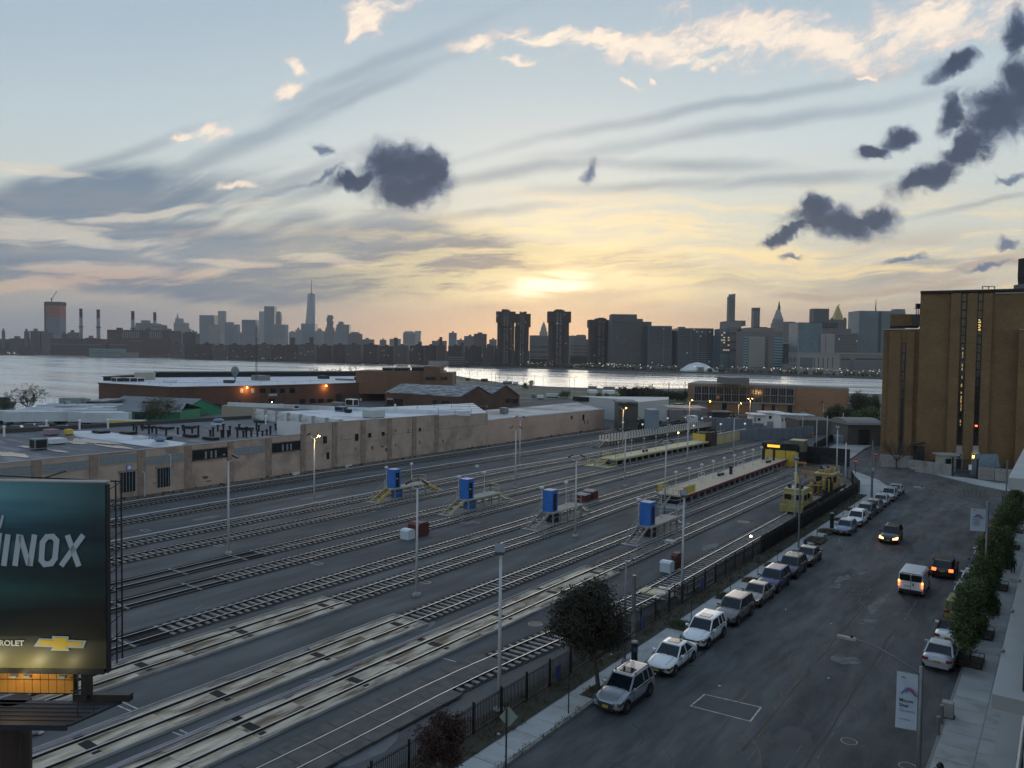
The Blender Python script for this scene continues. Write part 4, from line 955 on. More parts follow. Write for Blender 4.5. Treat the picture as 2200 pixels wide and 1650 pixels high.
# quay trees, cars and small lamps along the far bank
g=MB(xf=CF);rq=random.Random(21);lw=MB(xf=CF)
def quayD(px):
    for(a,ya),(c,yc)in zip(far,far[1:]):
        if a<=px<=c:y=ya+(yc-ya)*(px-a)/(c-a);break
    else:y=far[-1][1]
    p=P(px,y,-3);return-p.x*SA+p.y*CA
for k in range(520):
    px=rq.uniform(-10,1900);D=quayD(px)+rq.uniform(8,34);x=X_(px,D);r=rq.uniform(1.5,4.2)
    if rq.random()<.55:g.ball((x,D,FARBASE+r*.8),r,6,4,rq.uniform(.7,1.1))
g.build('quay_trees','leaf_dark',kind='stuff')
for k in range(230):
    px=rq.choice((rq.uniform(-10,620),rq.uniform(1060,1900),rq.uniform(1250,1900)));D=quayD(px)+rq.uniform(3,26);x=X_(px,D);z=rq.uniform(2.5,8);r=rq.uniform(.18,.42)*D/1200
    lw.ball((x,D,z),r,5,3)
lw.build('quay_lamps',emis('quay_lamp',(1.0,.86,.66),2.4),kind='stuff')
g=MB(xf=CF)
for(a,b_)in((-30,620),(420,1060),(1230,1460),(1560,1900)):
    px=a
    while px<b_:D=quayD(px)+9;x=X_(px,D);D2=quayD(px+9)+9;g.beam((x,D,4.2),(X_(px+9,D2),D2,4.2),1.0,.9);g.bx(x-.4,x+.4,D-.4,D+.4,-1,4);px+=9
g.build('riverside_viaduct','far_concrete',kind='structure')
strip([tuple(p)for p in fp],4,-3.2,-.5,'quay_wall','stone_bank')
def cfbox(px0,px1,pt,pb,D,depth,part,m,parent,z0=None):
    x0,x1=X_(px0,D),X_(px1,D);pc=(px0+px1)/2;return MB(xf=CF).bx(x0,x1,D,D+depth,z0 if z0 is not None else Zt(pc,pb,D),Zt(pc,pt,D)).build(part,m,parent)
# ------------------------------------------------------------------ long tan building beside the yard
mat('tan_wall',(.43,.345,.285),.9,amt=.12,scale=.5,col2=(.28,.23,.195),f2=(.5,.64),s2=.22,bump=.1)
mat('pink_wall',(.48,.36,.29),.9,amt=.10,scale=.4,col2=(.36,.27,.22),f2=(.5,.66),s2=.2)
mat('pier_brown',(.28,.215,.175),.9,amt=.3,scale=1.2,col2=(.25,.20,.17),f2=(.5,.6),s2=1)
mat('coping',(.34,.33,.32),.8,amt=.1);mat('coping_dark',(.06,.06,.065),.8)
mat('glass_block',(.20,.25,.28),.4,amt=.3,scale=6);mat('stain_dark',(.11,.085,.07),.95,amt=.4,scale=3)
mat('roof_black',(.012,.013,.016),.8,amt=.3)
BX=-103.0
def wy(px):return W(px,900,BX).y
def wz(px,py):return W(px,py,BX).z
wh=thing('warehouse','long tan industrial building with stained piers beside the rail yard','warehouse',(BX,90,0))
S1=6.25;Y0=14;Y1=wy(649);Y2=wy(942);Y3=wy(1048);Y4=wy(1298.5)
print('warehouse Y',Y1,Y2,Y3,Y4,'z',wz(649,912),wz(800,902),wz(940,892),wz(1047,889),wz(1050,903),wz(1298,880),'base',wz(649,1015),wz(1298,921))
Z2a=wz(660,911);Z2b=wz(938,892);Z3=wz(1040,889.5);Z4=wz(1060,902.5);Z4b=wz(1290,880.5)
def wallseg(y0,y1,za,zb,m,name='wall',x=BX,th=.4):return MB().add([(x-th,y0,-.1),(x,y0,-.1),(x,y1,-.1),(x-th,y1,-.1),(x-th,y0,za),(x,y0,za),(x,y1,zb),(x-th,y1,zb)],
        [(0,3,2,1),(4,5,6,7),(0,1,5,4),(1,2,6,5),(2,3,7,6),(3,0,4,7)]).build(name,m,wh)
wallseg(Y0,Y1,S1,S1,'tan_wall');wallseg(Y1,Y2,Z2a,Z2b,'tan_wall');wallseg(Y2,Y3,Z2b-.25,Z3,'tan_wall');wallseg(Y3,Y4,Z4,Z4b,'pink_wall')
endw=P(1328,908);MB().add([(BX,Y4,0),(BX-22,Y4+22,0),(BX-22,Y4+22,Z4b),(BX,Y4,Z4b)],[(0,1,2,3)]).build('end_wall','white_paint',wh)
# roofs
MB().prism([(BX-.4,Y0),(BX-.4,Y1),(BX-.4,Y1+9),(-137,100.5),(-143,55),(-150,Y0)],S1-.9,S1-.35).build('roof','dark_roof',wh)
MB().prism([(BX-.4,Y0),(BX-.4,47),(-122,49),(-143,54),(-150,Y0)],S1-.4,S1-.32).build('roof','grey_roof',wh)
MB().prism([tuple(P(x_,y_,S1-.3)[:2])for x_,y_ in((152,926),(212,925.5),(400,951.5),(385,958),(330,961),(162,937))],S1-.34,S1-.29).build('roof_patch','white_roof',wh)
for px,py,a,b in((200,948,7,1.1),(240,958,4.5,.6),(20,976,4,.8),(165,951,4,.5),(310,940,3,.5),(60,960,3,.4),(120,968,3,.3)):
    c=P(px,py,S1-.27);g=MB();r_=random.Random(px);g.add([(c.x+a*(1+r_.uniform(-.35,.35))*cos(t*.4488),c.y+b*(1+r_.uniform(-.3,.3))*sin(t*.4488)*1.6,S1-.275)for t in range(14)],[tuple(range(14))]);g.build('puddle','puddle',wh)
MB().prism([(BX-.4,Y1+.3),(BX-.4,Y2),(BX-.4,Y3),(-125,158),(-137,101.0),(-104,95)],Z2b-1.0,Z2b-.35).build('roof','white_roof',wh)
MB().prism([(BX-.4,Y3),(BX-.4,Y4),(BX-22,Y4+22),(-124,176),(-127,150),(BX-1,Y3)],Z4-.9,Z4-.3).build('roof',mat('rust_roof',(.30,.26,.24),.85,amt=.15,scale=.3,col2=(.50,.50,.50),f2=(.42,.55),s2=.09),wh)
# copings and parapets
MB().beam((BX-.2,Y0,S1+.03),(BX-.2,Y1,S1+.03),.5,.09).build('coping','coping',wh);MB().beam((BX-.2,Y1,Z2a+.03),(BX-.2,Y2,Z2b+.03),.5,.09).build('coping','coping',wh)
MB().beam((BX-.2,Y2,Z2b-.2),(BX-.2,Y3,Z3+.04),.5,.08).build('coping','coping',wh);MB().beam((BX-.2,Y3,Z4+.03),(BX-.2,Y4,Z4b+.03),.5,.10).build('coping','coping',wh)
MB().beam((BX-.2,Y4,Z4b),(BX-22,Y4+22,Z4b),.4,.14).build('coping','coping',wh)
MB().beam((-150,38,S1),(-143,55,S1),.5,.5).beam((-143,55,S1),(-137.6,100,S1),.5,.7).build('rear_parapet','coping_dark',wh)
MB().beam((BX-.3,Y1+.12,(S1+Z2a)/2),(BX-5.2,Y1-.9,(S1+Z2a)/2),.3,Z2a-S1+.6).build('white_return_wall','white_roof',wh)
# panelled wall of the taller part: pale panels between piers
A_=Vector((-137,100.8,0));B_=Vector((BX-1.2,94.6,0))
zz=(S1+Z2b)/2;MB().beam((A_.x,A_.y,zz),(B_.x,B_.y,zz),.4,Z2b-S1+.9).build('raised_wall','white_roof',wh)
for k in range(8):
    t=k/7;p=A_.lerp(B_,t);MB().box((p.x,p.y-.25,zz+.1),(.9,.25,Z2b-S1+.9)).build('raised_wall_pier','coping',wh)
    if k<7:
        q=A_.lerp(B_,(k+.5)/7);MB().box((q.x,q.y-.22,zz+.35),(3.3,.1,.5)).box((q.x,q.y-.22,zz-.45),(3.3,.1,.45)).build('frosted_panel',mat('frosted_panel',(.50,.55,.56),.7,amt=.35,scale=2.5),wh)
# two low ribbons on the white roof (upstand walls)
a,b=P(490,868,Z2b),P(760,883,Z2b);MB().beam((a.x,a.y,Z2b),(P(1010,889,Z2b).x,P(1010,889,Z2b).y,Z2b),.4,.9).build('roof_upstand','white_roof',wh)
# piers on the long wall
for px in(0-20,77,200,303,404,495,577,651,719,780,837,890,938):
    y=wy(px);zt=(S1 if y<Y1-.3 else Z2a+(Z2b-Z2a)*(y-Y1)/(Y2-Y1))-.05
    MB().bx(BX,BX+.12,y-.55,y+.55,0,zt).build('pier','pier_brown',wh)
# strip windows: some glass block, some dark openings
for x0,x1,ya,yb,kind in((-60,70,1012,1022,'gb'),(92,190,998,1010,'gb'),(215,295,980,995,'gb'),(310,398,982,992,'gb'),(411,490,968,985,'dk'),(500,571,964,972,'gb'),(582,647,955,967,'dk')):
    y0,y1=wy(x0),wy(x1);yc=(x0+x1)/2;zt=wz(yc,(ya+yb)/2)+.62;zb_=zt-1.15
    if kind=='gb':
        MB().bx(BX,BX+.05,y0,y1,zb_,zt).build('glass_block_window','glass_block',wh);g=MB();n=int((y1-y0)/.55)
        for k in range(n+1):g.bx(BX+.05,BX+.08,y0+(y1-y0)*k/n-.02,y0+(y1-y0)*k/n+.02,zb_,zt)
        for k in range(4):g.bx(BX+.05,BX+.075,y0,y1,zb_+(zt-zb_)*k/3-.02,zb_+(zt-zb_)*k/3+.02)
        g.build('glazing_bars','coping',wh,kind='stuff')
    else:
        f=MB().bx(BX+.003,BX+.05,y0,y1,zb_-.15,zt+.25).build('window','glass_dark',wh);MB().bx(BX,BX+.12,y0-.08,y1+.08,zt+.25,zt+.4).bx(BX,BX+.12,y0-.08,y1+.08,zb_-.3,zb_-.15).build('window_frame','pier_brown',f)
        for q in(.35,.5,.62):MB().bx(BX+.06,BX+.09,y0+(y1-y0)*q,y0+(y1-y0)*(q+.05),zb_,zt-.1).build('broken_pane','glass_block',f)
# small square openings
for px,py,w,h in((698,945,.9,1.25),(704.5,979,.6,1.2),(766,939.5,.85,1.3),(794,935,.8,.8),(823,932,.85,.75),(800,962,.45,.6),(822,959,.35,.35),(830,966,.5,.6),(764,964,.25,.4),(902,923,.7,.7),(850,956,.3,.35),(952,948,.35,.6),(989,943,.3,.3),(877,923.5,.25,.35),(850,925,.25,.35),(902,950,.3,.5),
                     (1228,897,.85,.9),(1253,897,1.0,1.5),(1256,907,.5,.9),(1263,907,.5,.9),(903,953,.2,.2)):
    y=wy(px);z=wz(px,py)
    f=MB().bx(BX+.0,BX+.045,y-w/2,y+w/2,z-h/2,z+h/2).build('window','glass_dark' if w>.5 else 'stain_dark',wh)
    if w>.6:MB().bx(BX,BX+.09,y-w/2-.1,y+w/2+.1,z-h/2-.1,z-h/2).bx(BX,BX+.09,y-w/2-.1,y-w/2,z-h/2,z+h/2).build('window_frame','coping',f)
# doors/tall gated windows at the left
for px in(273,352):
    y=wy(px);z0=.75;f=MB().bx(BX+.0,BX+.06,y-1.05,y+1.05,z0,z0+2.7).build('barred_window','glass_dark',wh)
    MB().bx(BX,BX+.18,y-1.3,y+1.3,z0+2.7,z0+2.95).build('lintel','pier_brown',f);g=MB()
    for k in range(6):g.bx(BX+.06,BX+.11,y-1.05+k*.42-.03,y-1.05+k*.42+.03,z0,z0+2.7)
    g.build('bars','glass_block',f)
MB().box((BX+.1,wy(276),4.05),(.08,.7,.7)).build('notice_frame','blue_paint',wh);MB().box((BX+.15,wy(276),4.05),(.02,.5,.5)).build('notice','white_paint',wh)
# stains, peeled patches
r=random.Random(8)
for k in range(30):
    y=r.uniform(Y0+20,Y2);z=r.uniform(.15,1.6)if r.random()<.7 else r.uniform(3,5.5);w=r.uniform(.1,.6);h=r.uniform(.06,.3)
    n=9;MB().add([(BX+.006,y+w*cos(6.283*i/n)*r.uniform(.5,1),z+h*sin(6.283*i/n)*r.uniform(.4,1))for i in range(n)],[tuple(range(n))]).build('peeled_patch','stain_dark' if r.random()<.6 else 'coping',wh)
MB().bx(BX,BX+.02,Y1+.5,Y3,4.6,4.64).build('cable','coping_dark',wh)
for px,top in((300,3.2),(356,5.2)):
    y=wy(px);MB().tube([(BX+1.2,y,0),(BX+1.2,y,top),(BX+.95,y,top+.12),(BX+.6,y,top+.12)],.06).build('vent_pipe','pole_white',wh)
# rubbish and weeds along the foot of the wall
mat('litter_white',(.55,.56,.56),.8)
sheet('dirt_verge','dirt_tan',[(BX,10),(BX+2.6,10),(BX+2.2,120),(BX+2.8,192),(BX,192)],.03)
g=MB();r=random.Random(2)
for k in range(240):
    y=r.uniform(30,190);x=BX+r.uniform(.1,2.4);s=r.uniform(.06,.3);g.box((x,y,s*.4),(s*r.uniform(.6,2),s,s*.8),r.uniform(0,3))
g.build('rubble','soil',kind='stuff')
for k,(px,py)in enumerate(((633,1021),(640,1019.5),(746,1004),(753,1003),(1025,1004))):
    c=P(px,py);o=MB().box((c.x,c.y,.2),(.5,.6,.4),.3*k).build('litter_bag','litter_white');tag(o,('white scrap of rubbish lying under the sodium-lit lamp post','second white scrap beside the one under the sodium-lit lamp','white scrap by the wall left of the leftmost blue booth','smaller white scrap by the wall next to the booth','white scrap lying between two far tracks')[k],'rubbish','scraps of rubbish by the wall')

# roof furniture on the tan building
def unit(name,label,px,py,z,w,d,h,m,cat='roof unit',parts=True,group='units on the flat roofs'):
    c=P(px,py,z);root=thing(name,label,cat,c,group)
    MB().bx(c.x-w/2,c.x+w/2,c.y-d/2,c.y+d/2,z+.12,z+h).build('casing',m,root)
    MB().bx(c.x-w/2+.1,c.x+w/2-.1,c.y-d/2+.1,c.y+d/2-.1,z,z+.12).build('curb','steel_dark',root)
    if parts:
        MB().bx(c.x-w/2+.15,c.x+w/2-.15,c.y-d/2-.02,c.y-d/2,z+.25,z+h-.15).build('louvre','roof_black',root);MB().bx(c.x+w/2,c.x+w/2+.02,c.y-d/2+.15,c.y+d/2-.15,z+.25,z+h-.15).build('louvre','roof_black',root)
    return root
R1=S1-.27;R2=Z2b-.33;R4=Z4-.28
unit('cooling_unit','green-framed square cooling unit with black louvres on the puddled roof',83,965,R1,1.7,1.7,1.5,mat('cool_green',(.20,.26,.24),.6))
unit('cooling_unit','pale low box unit near the puddles',118,953,R1,2.6,2.2,.8,'white_roof',parts=False)
unit('cooling_unit','pinkish striped stack of crates on the roof edge',110,934,R1,2.2,1.6,.9,mat('crate_pink',(.30,.22,.25),.8),parts=False)
unit('tool_chest','mustard yellow bin on the left end of the white roof strip',148,934,R1,1.2,.9,.9,'yellow_paint','chest',parts=False)
def fan(label,px,py,z,r,m,col='blue_grey'):
    c=P(px,py,z);root=thing('roof_fan',label,'roof fan',c,'roof fans')
    MB().bx(c.x-r*1.1,c.x+r*1.1,c.y-r*1.1,c.y+r*1.1,z,z+r*.5).build('curb','white_roof',root)
    MB().lathe(c,[(r*.8,r*.5),(r*.8,r*.8),(r*1.15,r*.82),(r*1.1,r*1.15),(r*.6,r*1.45),(.05,r*1.5)],12).build('hood',m,root,sm=True)
mat('hood_blue',(.16,.24,.36),.5,metal=.3)
fan('blue-grey mushroom fan on the end of the white roof strip',344,954,R1,.75,'hood_blue');fan('blue-grey mushroom fan among the black pipes',469,913,R1,.85,'hood_blue')
for k,(px,py,lab)in enumerate(((577,874,'small dark mushroom fan behind the panelled parapet'),(637,879,'small dark mushroom fan right of the first behind the parapet'),(604,874,'upright blue hooded fan between two small dark ones'))):fan(lab,px,py,R2,.5,'hood_blue' if k==2 else 'steel_dark')
unit('cooling_unit','large pale green boxy unit at the edge of the white roof',803,897,R2,3.0,3.2,1.5,mat('pale_green',(.38,.44,.42),.7),parts=False)
unit('cooling_unit','white unit with two black fan grilles on stilts',756,872,R2+.3,2.6,1.7,1.6,'white_paint');unit('cooling_unit','blue-grey ductwork unit left of the white unit',733,884,R2,2.6,1.4,1.1,'hood_blue');unit('cooling_unit','second duct unit, lower, just right of the blue-grey one',748,887,R2,1.3,1.0,.8,'steel_dark')
unit('cooling_unit','light grey row of boxes beside the white unit',726,872,R2,3.8,.9,.9,'steel_grey',parts=False)
unit('cooling_unit','dark flat-topped exhaust on the pink-white roof',1083,889,R4+.25,1.6,1.5,1.5,'steel_grey',parts=False);unit('cooling_unit','dark box unit on the roof corner above the handrail',1035,881,R4+.8,1.5,1.2,.9,'roof_black',parts=False)
unit('cooling_unit','left of two dark condensers on a roof frame',1092,866,R4,1.3,1.1,1.5,'roof_black',parts=False);unit('cooling_unit','right of two dark condensers on a roof frame',1107,867,R4,1.3,1.1,1.5,'roof_black',parts=False)
unit('cooling_unit','row of black units at the back of the far roof',1250,862,R4,6,1.4,1.4,'roof_black',parts=False)
# stub pipes and curbs crowd the dark roof
def PIPEL(k,px,py,h):
    sz='tall' if h>=1.7 else('stubby' if h<=1.05 else 'mid-height')
    row='back' if py<928 else('middle' if py<935 else 'front')
    return f'{sz} black vent pipe in the {row} row of the dark roof, {ORD(k)} from the left'
pl=(('black vent pipe in the crowd of pipes on the dark roof'),)
for k,(px,py,h)in enumerate(((287,925,1.3),(293,929,1.1),(306,925,1.2),(320,933,1.9),(327,930,1.2),(336,933,1.3),(357,936,1.4),(382,934,1.3),(396,937,1.4),(393,925,1.0),(413,931,1.0),(426,934,1.7),(452,940,1.3),(458,941,1.9),(468,927,1.2),(476,941,1.4),(480,940,2.6),(490,939,1.2),(494,936,1.8),(510,940,1.5),(514,923,1.0),(523,939,1.0),(529,939,1.9),(540,938,1.1),(551,922,1.4),(553,938,1.3),(556,927,1.2),(564,937,.9),(573,935,1.0),(581,934,1.6),(592,924,1.2),(596,933,1.0))):
    c=P(px,py,R1);root=thing('vent_pipe',PIPEL(k,px,py,h),'vent pipe',c,'black vent pipes on the dark roof')
    MB().cyl(c,c+Vector((0,0,h*.8)),.16,.16,8).build('pipe','roof_black',root);MB().cyl(c+Vector((0,0,h*.8)),c+Vector((0,0,h*.8+.18)),.26,.26,8).build('cowl','roof_black',root)
for k,(px,py,w,d,lab)in enumerate(((217,930,2.6,1.8,'low black skylight curb at the left end of the dark roof'),(276,932,2.4,1.8,'low black skylight curb in front of the first vent pipes'),(318,919,2.6,1.6,'low black curb among the pipes, back row'),(357,921,2.8,1.6,'low black skylight curb in the back row, second from left'),(352,943,2.4,1.6,'low black curb touching the white strip'),(406,919,2.6,1.4,'low black curb beside the blue mushroom fan'),(410,938,2.8,1.3,'low black curb near the tan parapet'),(453,944,2.8,1.3,'low black curb on the parapet edge'),(525,922,3.2,1.6,'low black curb right of the blue mushroom fan'),(560,907,2.8,1.3,'low black curb below the panelled parapet'),(303,942,2.4,1.2,'white low curb on the white roof strip'))):
    c=P(px,py,R1);root=thing('skylight',lab,'skylight',c,'skylight curbs on the dark roof')
    mm='white_roof' if 'white low' in lab else 'roof_black';MB().bx(c.x-w/2,c.x+w/2,c.y-d/2,c.y+d/2,R1,R1+.32).build('curb',mm,root);MB().bx(c.x-w/2+.15,c.x+w/2-.15,c.y-d/2+.15,c.y+d/2-.15,R1+.32,R1+.38).build('lid','steel_dark' if mm=='roof_black' else mm,root)
for k,(px,py,lab)in enumerate(((9,938,'white vent stack at the left edge roof line'),(100,924,'white vent stack with cap behind the striped crates'),(171,923,'thin white vent stack behind the white roof strip'),(232,921,'short white vent stack behind the first skylight'),(571,912,'white vent stack in front of the panelled parapet'))):
    c=P(px,py,R1);root=thing('vent_pipe',lab,'vent pipe',c,'white vent stacks');MB().cyl(c,c+Vector((0,0,1.5)),.16,.16,8).build('pipe','white_paint',root);MB().lathe(c+Vector((0,0,1.5)),[(.3,0),(.3,.1),(.04,.3)],8).build('cap','white_paint',root)
for k,(px,py)in enumerate(((849,877),(897,882),(941,885))):
    c=P(px,py,R2);root=thing('vent_pipe',('white cone vent near the back of the white roof','white cone vent in the middle of the white roof','white cone vent beside the roof handrail')[k],'vent',c,'white cone vents');MB().lathe(c,[(.6,0),(.5,.3),(.2,.5),(.2,.75),(.35,.8),(.04,1.0)],10).build('cone','white_paint',root)
def handrail(label,pts,h=1.05,m='steel_grey',step=3.0,group=None,rails=(1.,.55),name='handrail',cat='handrail',r=.025):
    pts=[Vector(p)for p in pts];root=thing(name,label,cat,pts[0],group)
    g=MB()
    for q in rails:
        for a,b in zip(pts,pts[1:]):g.beam(a+Vector((0,0,h*q)),b+Vector((0,0,h*q)),r*2,r*2)
    g.build('rail',m,root)
    for a,b in zip(pts,pts[1:]):
        n=max(1,int((b-a).length/step))
        for k in range(n+1):p=a.lerp(b,k/n);MB().beam(p,p+Vector((0,0,h)),r*2,r*2).build('post',m,root)
    return root
handrail('thin roof handrail around the raised corner of the tan building',[(P(942,893,Z2b)),(P(1046,887.5,Z2b)),P(1046,880,Z2b),P(860,874,Z2b)],m='steel_dark',step=4)
handrail('low roof cable line with dark blocks along the far roof edge',[(BX-1,Y3+4,R4-.05),(BX-1,Y4-1,Z4b-.2)],h=.35,m='roof_black',step=3.0,rails=(1.,))

# ------------------------------------------------------------------ brick works behind
brickmat('dark_brick',(.115,.062,.045),(.1,.05,.04),(.75,.75,.72),sc=.8,soot=(.075,.045,.036))
brickmat('brown_brick',(.17,.105,.07),(.1,.05,.04),(.8,.8,.78),sc=.8)
mat('corrugated_worn',(.26,.29,.32),.7,amt=.15,scale=1,col2=(.07,.08,.09),f2=(.47,.53),s2=.55,stretch=(.5,2.2,1))
fb=thing('factory','large dark red brick factory with a pale flat roof by the river','factory',(-250,170,0))
ZF=7.5
fr=[P(212,822,ZF),P(366.5,831,ZF),P(560,828,ZF),P(828,820.5,ZF)]
base=[p.to_2d()for p in fr]
bkf=[P(970,812,ZF).to_2d(),P(960,800,ZF).to_2d(),P(333,808.5,ZF).to_2d(),P(290,809,ZF).to_2d(),P(230,814,ZF).to_2d()]
g=MB();allp=base+bkf
g.prism([tuple(p)for p in allp],-.2,ZF-.5);g.build('walls','dark_brick',fb)
for a,b in zip(base,base[1:]):MB().beam((a.x,a.y,ZF-.25),(b.x,b.y,ZF-.25),.5,.5).build('parapet','dark_brick',fb)
MB().prism([tuple(p)for p in allp],ZF-.48,ZF-.40).build('roof','white_roof',fb)
def seg_on(a,b,t):return Vector((a[0]+(b[0]-a[0])*t,a[1]+(b[1]-a[1])*t))
def hit(px,py,a,b): # picture point on the vertical wall a-b
    d=ray(px,py);ax,ay=a[0],a[1];ex,ey=b[0]-ax,b[1]-ay
    den=d.x*ey-d.y*ex;t=(ax*ey-ay*ex)/den;return Vector((d.x*t,d.y*t,HC+d.z*t))
def facade_box(a,b,x0,x1,y0,y1,part,m,parent,proud=.08,mi=True):
    p,q=hit(x0,(y0+y1)/2,a,b),hit(x1,(y0+y1)/2,a,b);zt=hit((x0+x1)/2,y0,a,b).z;zb_=hit((x0+x1)/2,y1,a,b).z
    e=(q-p);e.z=0;n=Vector((e.y,-e.x,0)).normalized()
    if n.dot(p)>0:n=-n
    p.z=q.z=0;o=n*proud
    vs=[p,q,q+o,p+o];return MB().prism([tuple(v[:2])for v in vs],zb_,zt).build(part,m,parent)
wa,wb=base[2],base[3];wl,wm=base[1],base[2]
for px,w,m in((519,7,'coping'),(543,7,'coping'),(564,12,'glass_dark'),(587,12,'glass_dark'),(606.5,10,'glass_dark'),(628.5,11,'glass_dark')):
    a,b=(wa,wb)if px>560 else(wl,wm);f=facade_box(a,b,px-w/2,px+w/2,834.5,844,'window',m,fb,.06)
sgn=facade_box(wa,wb,577,595,846,851,'sign_board','marking_white',fb,.15)
for px in(503,514):facade_box(wl,wm,px-3,px+3,862,875,'door','glass_dark',fb,.1)
for k,px in enumerate((466,584,650,672,689,709)):facade_box(wa,wb,px-6,px+6,857,868,'dock_door','glass_dark',fb,.1)if px>560 else facade_box(wl,wm,px-8,px+8,868,880,'dock_door','glass_dark',fb,.1)
facade_box(wa,wb,722,734,847,866,'door','steel_dark',fb,.1);facade_box(wa,wb,773,777,856,868,'door','white_paint',fb,.12)
# rear raised bar, dark glazing under a green edge, and brick penthouses
def slabwall(pa,pb,z0,z1,th,part,m,parent):
    return MB().beam((pa.x,pa.y,(z0+z1)/2),(pb.x,pb.y,(z0+z1)/2),th,z1-z0).build(part,m,parent)
a,b=P(333,808.5,ZF),P(766,806,ZF);zt=9.2
slabwall(a,b,ZF-.4,zt,6,'rear_range','roof_black',fb);slabwall(a,b,zt,zt+.5,7.5,'rear_eaves',mat('green_grey',(.07,.085,.085),.8),fb)
a,b=P(230,816,ZF),P(333,808.5,ZF);slabwall(a,b,ZF-.4,8.6,3,'side_range','roof_black',fb);slabwall(a,b,8.6,8.9,4,'side_eaves','green_grey',fb)
a=P(290,814,ZF);b=P(333,814,ZF);slabwall(a,b,ZF-.4,10.2,5,'cream_penthouse',mat('cream',(.36,.35,.29),.85,amt=.1),fb)
cfbox(764,947,797.5,825,318,26,'brick_penthouse','brown_brick',fb,3);cfbox(910,945,787,825,316,18,'stair_tower','brown_brick',fb,3);cfbox(884,911,789,798,322,10,'screened_plant','roof_black',fb);cfbox(945,971.5,801,832,314,22,'brick_wing','brown_brick',fb,0)
for x0,x1 in((914,935),(946,951),(954,960)):cfbox(x0,x1,809.5,816,313.6 if x0>940 else 315.6,.5,'window','glass_dark',fb)
for k,(x0,x1)in enumerate(((821,842),(846,860),(862,878))):
    u_=thing('cooling_unit',('green-grey cooling tower, left of three on the brick penthouse','green-grey cooling tower, middle of three on the brick penthouse','green-grey cooling tower, right of three on the brick penthouse')[k],'roof unit',CF(X_(x0,322),322,12),'cooling towers on the penthouse');cfbox(x0,x1,789.5,797.3,322,5,'casing',mat('cool_green2',(.10,.14,.13),.7),u_);cfbox(x0+1,x1-1,792,796,321.8,.25,'louvre','roof_black',u_)
ZR=ZF-.4
for k,(px,py,w,d,h,m,lab)in enumerate(((253,820,4,3,1.6,'white_paint','first white roof unit near the left corner of the factory'),(280,820.5,5,3,1.7,'white_paint','second white roof unit with black grille'),(297,820,4,3,1.5,'white_paint','third white roof unit by the cream penthouse'),(365,822,5,3,1.0,'white_roof','slanted pale duct at the factory roof centre-left'),(492,823,4,2.5,1.2,'steel_dark','dark roof unit left of the mast'),(560,817,8,4,2.2,'steel_grey','grey plant enclosure right of the mast'),(695,814,5,3,1.6,'steel_dark','dark hooded exhaust on the factory roof'),(776,817,5,4,1.6,'steel_dark','dark plant box left of the brick penthouse'),(740,817,9,3,.8,'steel_grey','low grey duct run near the brick penthouse'))):
    unit('cooling_unit',lab,px,py,ZR,w,d,h,m,parts=(k<3),group='units on the factory roof')
c=P(505,820,ZR);root=thing('roof_fan','grey conical water vessel standing on the factory roof','vessel',c);MB().lathe(c,[(.3,0),(.3,1.5),(1.7,4.2),(1.7,5),(.9,6.2),(.05,6.4)],10).build('vessel','steel_grey',root)
c=Dp(551,800,330);root=thing('radio_mast','thin lattice radio mast rising behind the factory','mast',(c.x,c.y,8));zt=Dp(551,684,330).z
g=MB()
for s in((-.35,-.3),(.35,-.3),(0,.4)):g.cyl((c.x+s[0],c.y+s[1],8),(c.x+s[0]*.4,c.y+s[1]*.4,zt-3),.07,.05,5)
g.build('leg','steel_dark',root);g=MB();z=8
while z<zt-4:g.beam((c.x-.35,c.y-.3,z),(c.x+.33,c.y-.3,z+.9),.05,.05);g.beam((c.x+.33,c.y-.3,z+.9),(c.x,c.y+.4,z+1.8),.05,.05);z+=1.8
g.build('bracing','steel_dark',root);MB().cyl((c.x,c.y,zt-3),(c.x,c.y,zt),.05).build('tip','steel_dark',root)
for z in(zt-9,zt-4.5):MB().box((c.x,c.y,z),(1.0,.5,1.2)).build('antenna','steel_grey',root)
handrail('thin roof handrail along the front of the red brick factory',[P(300,824,ZR),P(366,829,ZR),P(560,826,ZR),P(700,823,ZR)],h=1.1,m='steel_grey',step=7,rails=(1.,),r=.03)

# saw-tooth shed with patched corrugated roof
sh=thing('shed','brick shed with two pitched corrugated roofs patched in blue and white','shed',(-175,215,0))
D0,D1=283,262
def cfp(px,py,D):p=Dp(px,py,D);return Vector((p.x,p.y,p.z))
# eaves / ridge lines in the lens-facing frame
e1a,e1b=cfp(827,842.5,285),cfp(992,852,262);r1a,r1b=cfp(862,824,300),cfp(1027,831,272);v1a,v1b=cfp(925,826,330),cfp(1056,848.5,285)
r2a,r2b=cfp(1000,826,330),cfp(1087,828.5,292);e2a,e2b=cfp(1060,830,350),cfp(1116,851,300)
def roofpl(pts,part,m='corrugated_worn'):
    g=MB();n=len(pts);g.add([tuple(p)for p in pts]+[tuple(p-Vector((0,0,.25)))for p in pts],[tuple(range(n)),tuple(range(2*n-1,n-1,-1))]+[(i,n+i,n+(i+1)%n,(i+1)%n)for i in range(n)]);return g.build(part,m,sh,fix=True)
roofpl([e1a,e1b,r1b,r1a],'roof_slope');roofpl([r1a,r1b,v1b,v1a],'roof_slope');roofpl([v1a,v1b,r2b,r2a],'roof_slope');roofpl([r2a,r2b,e2b,e2a],'roof_slope')
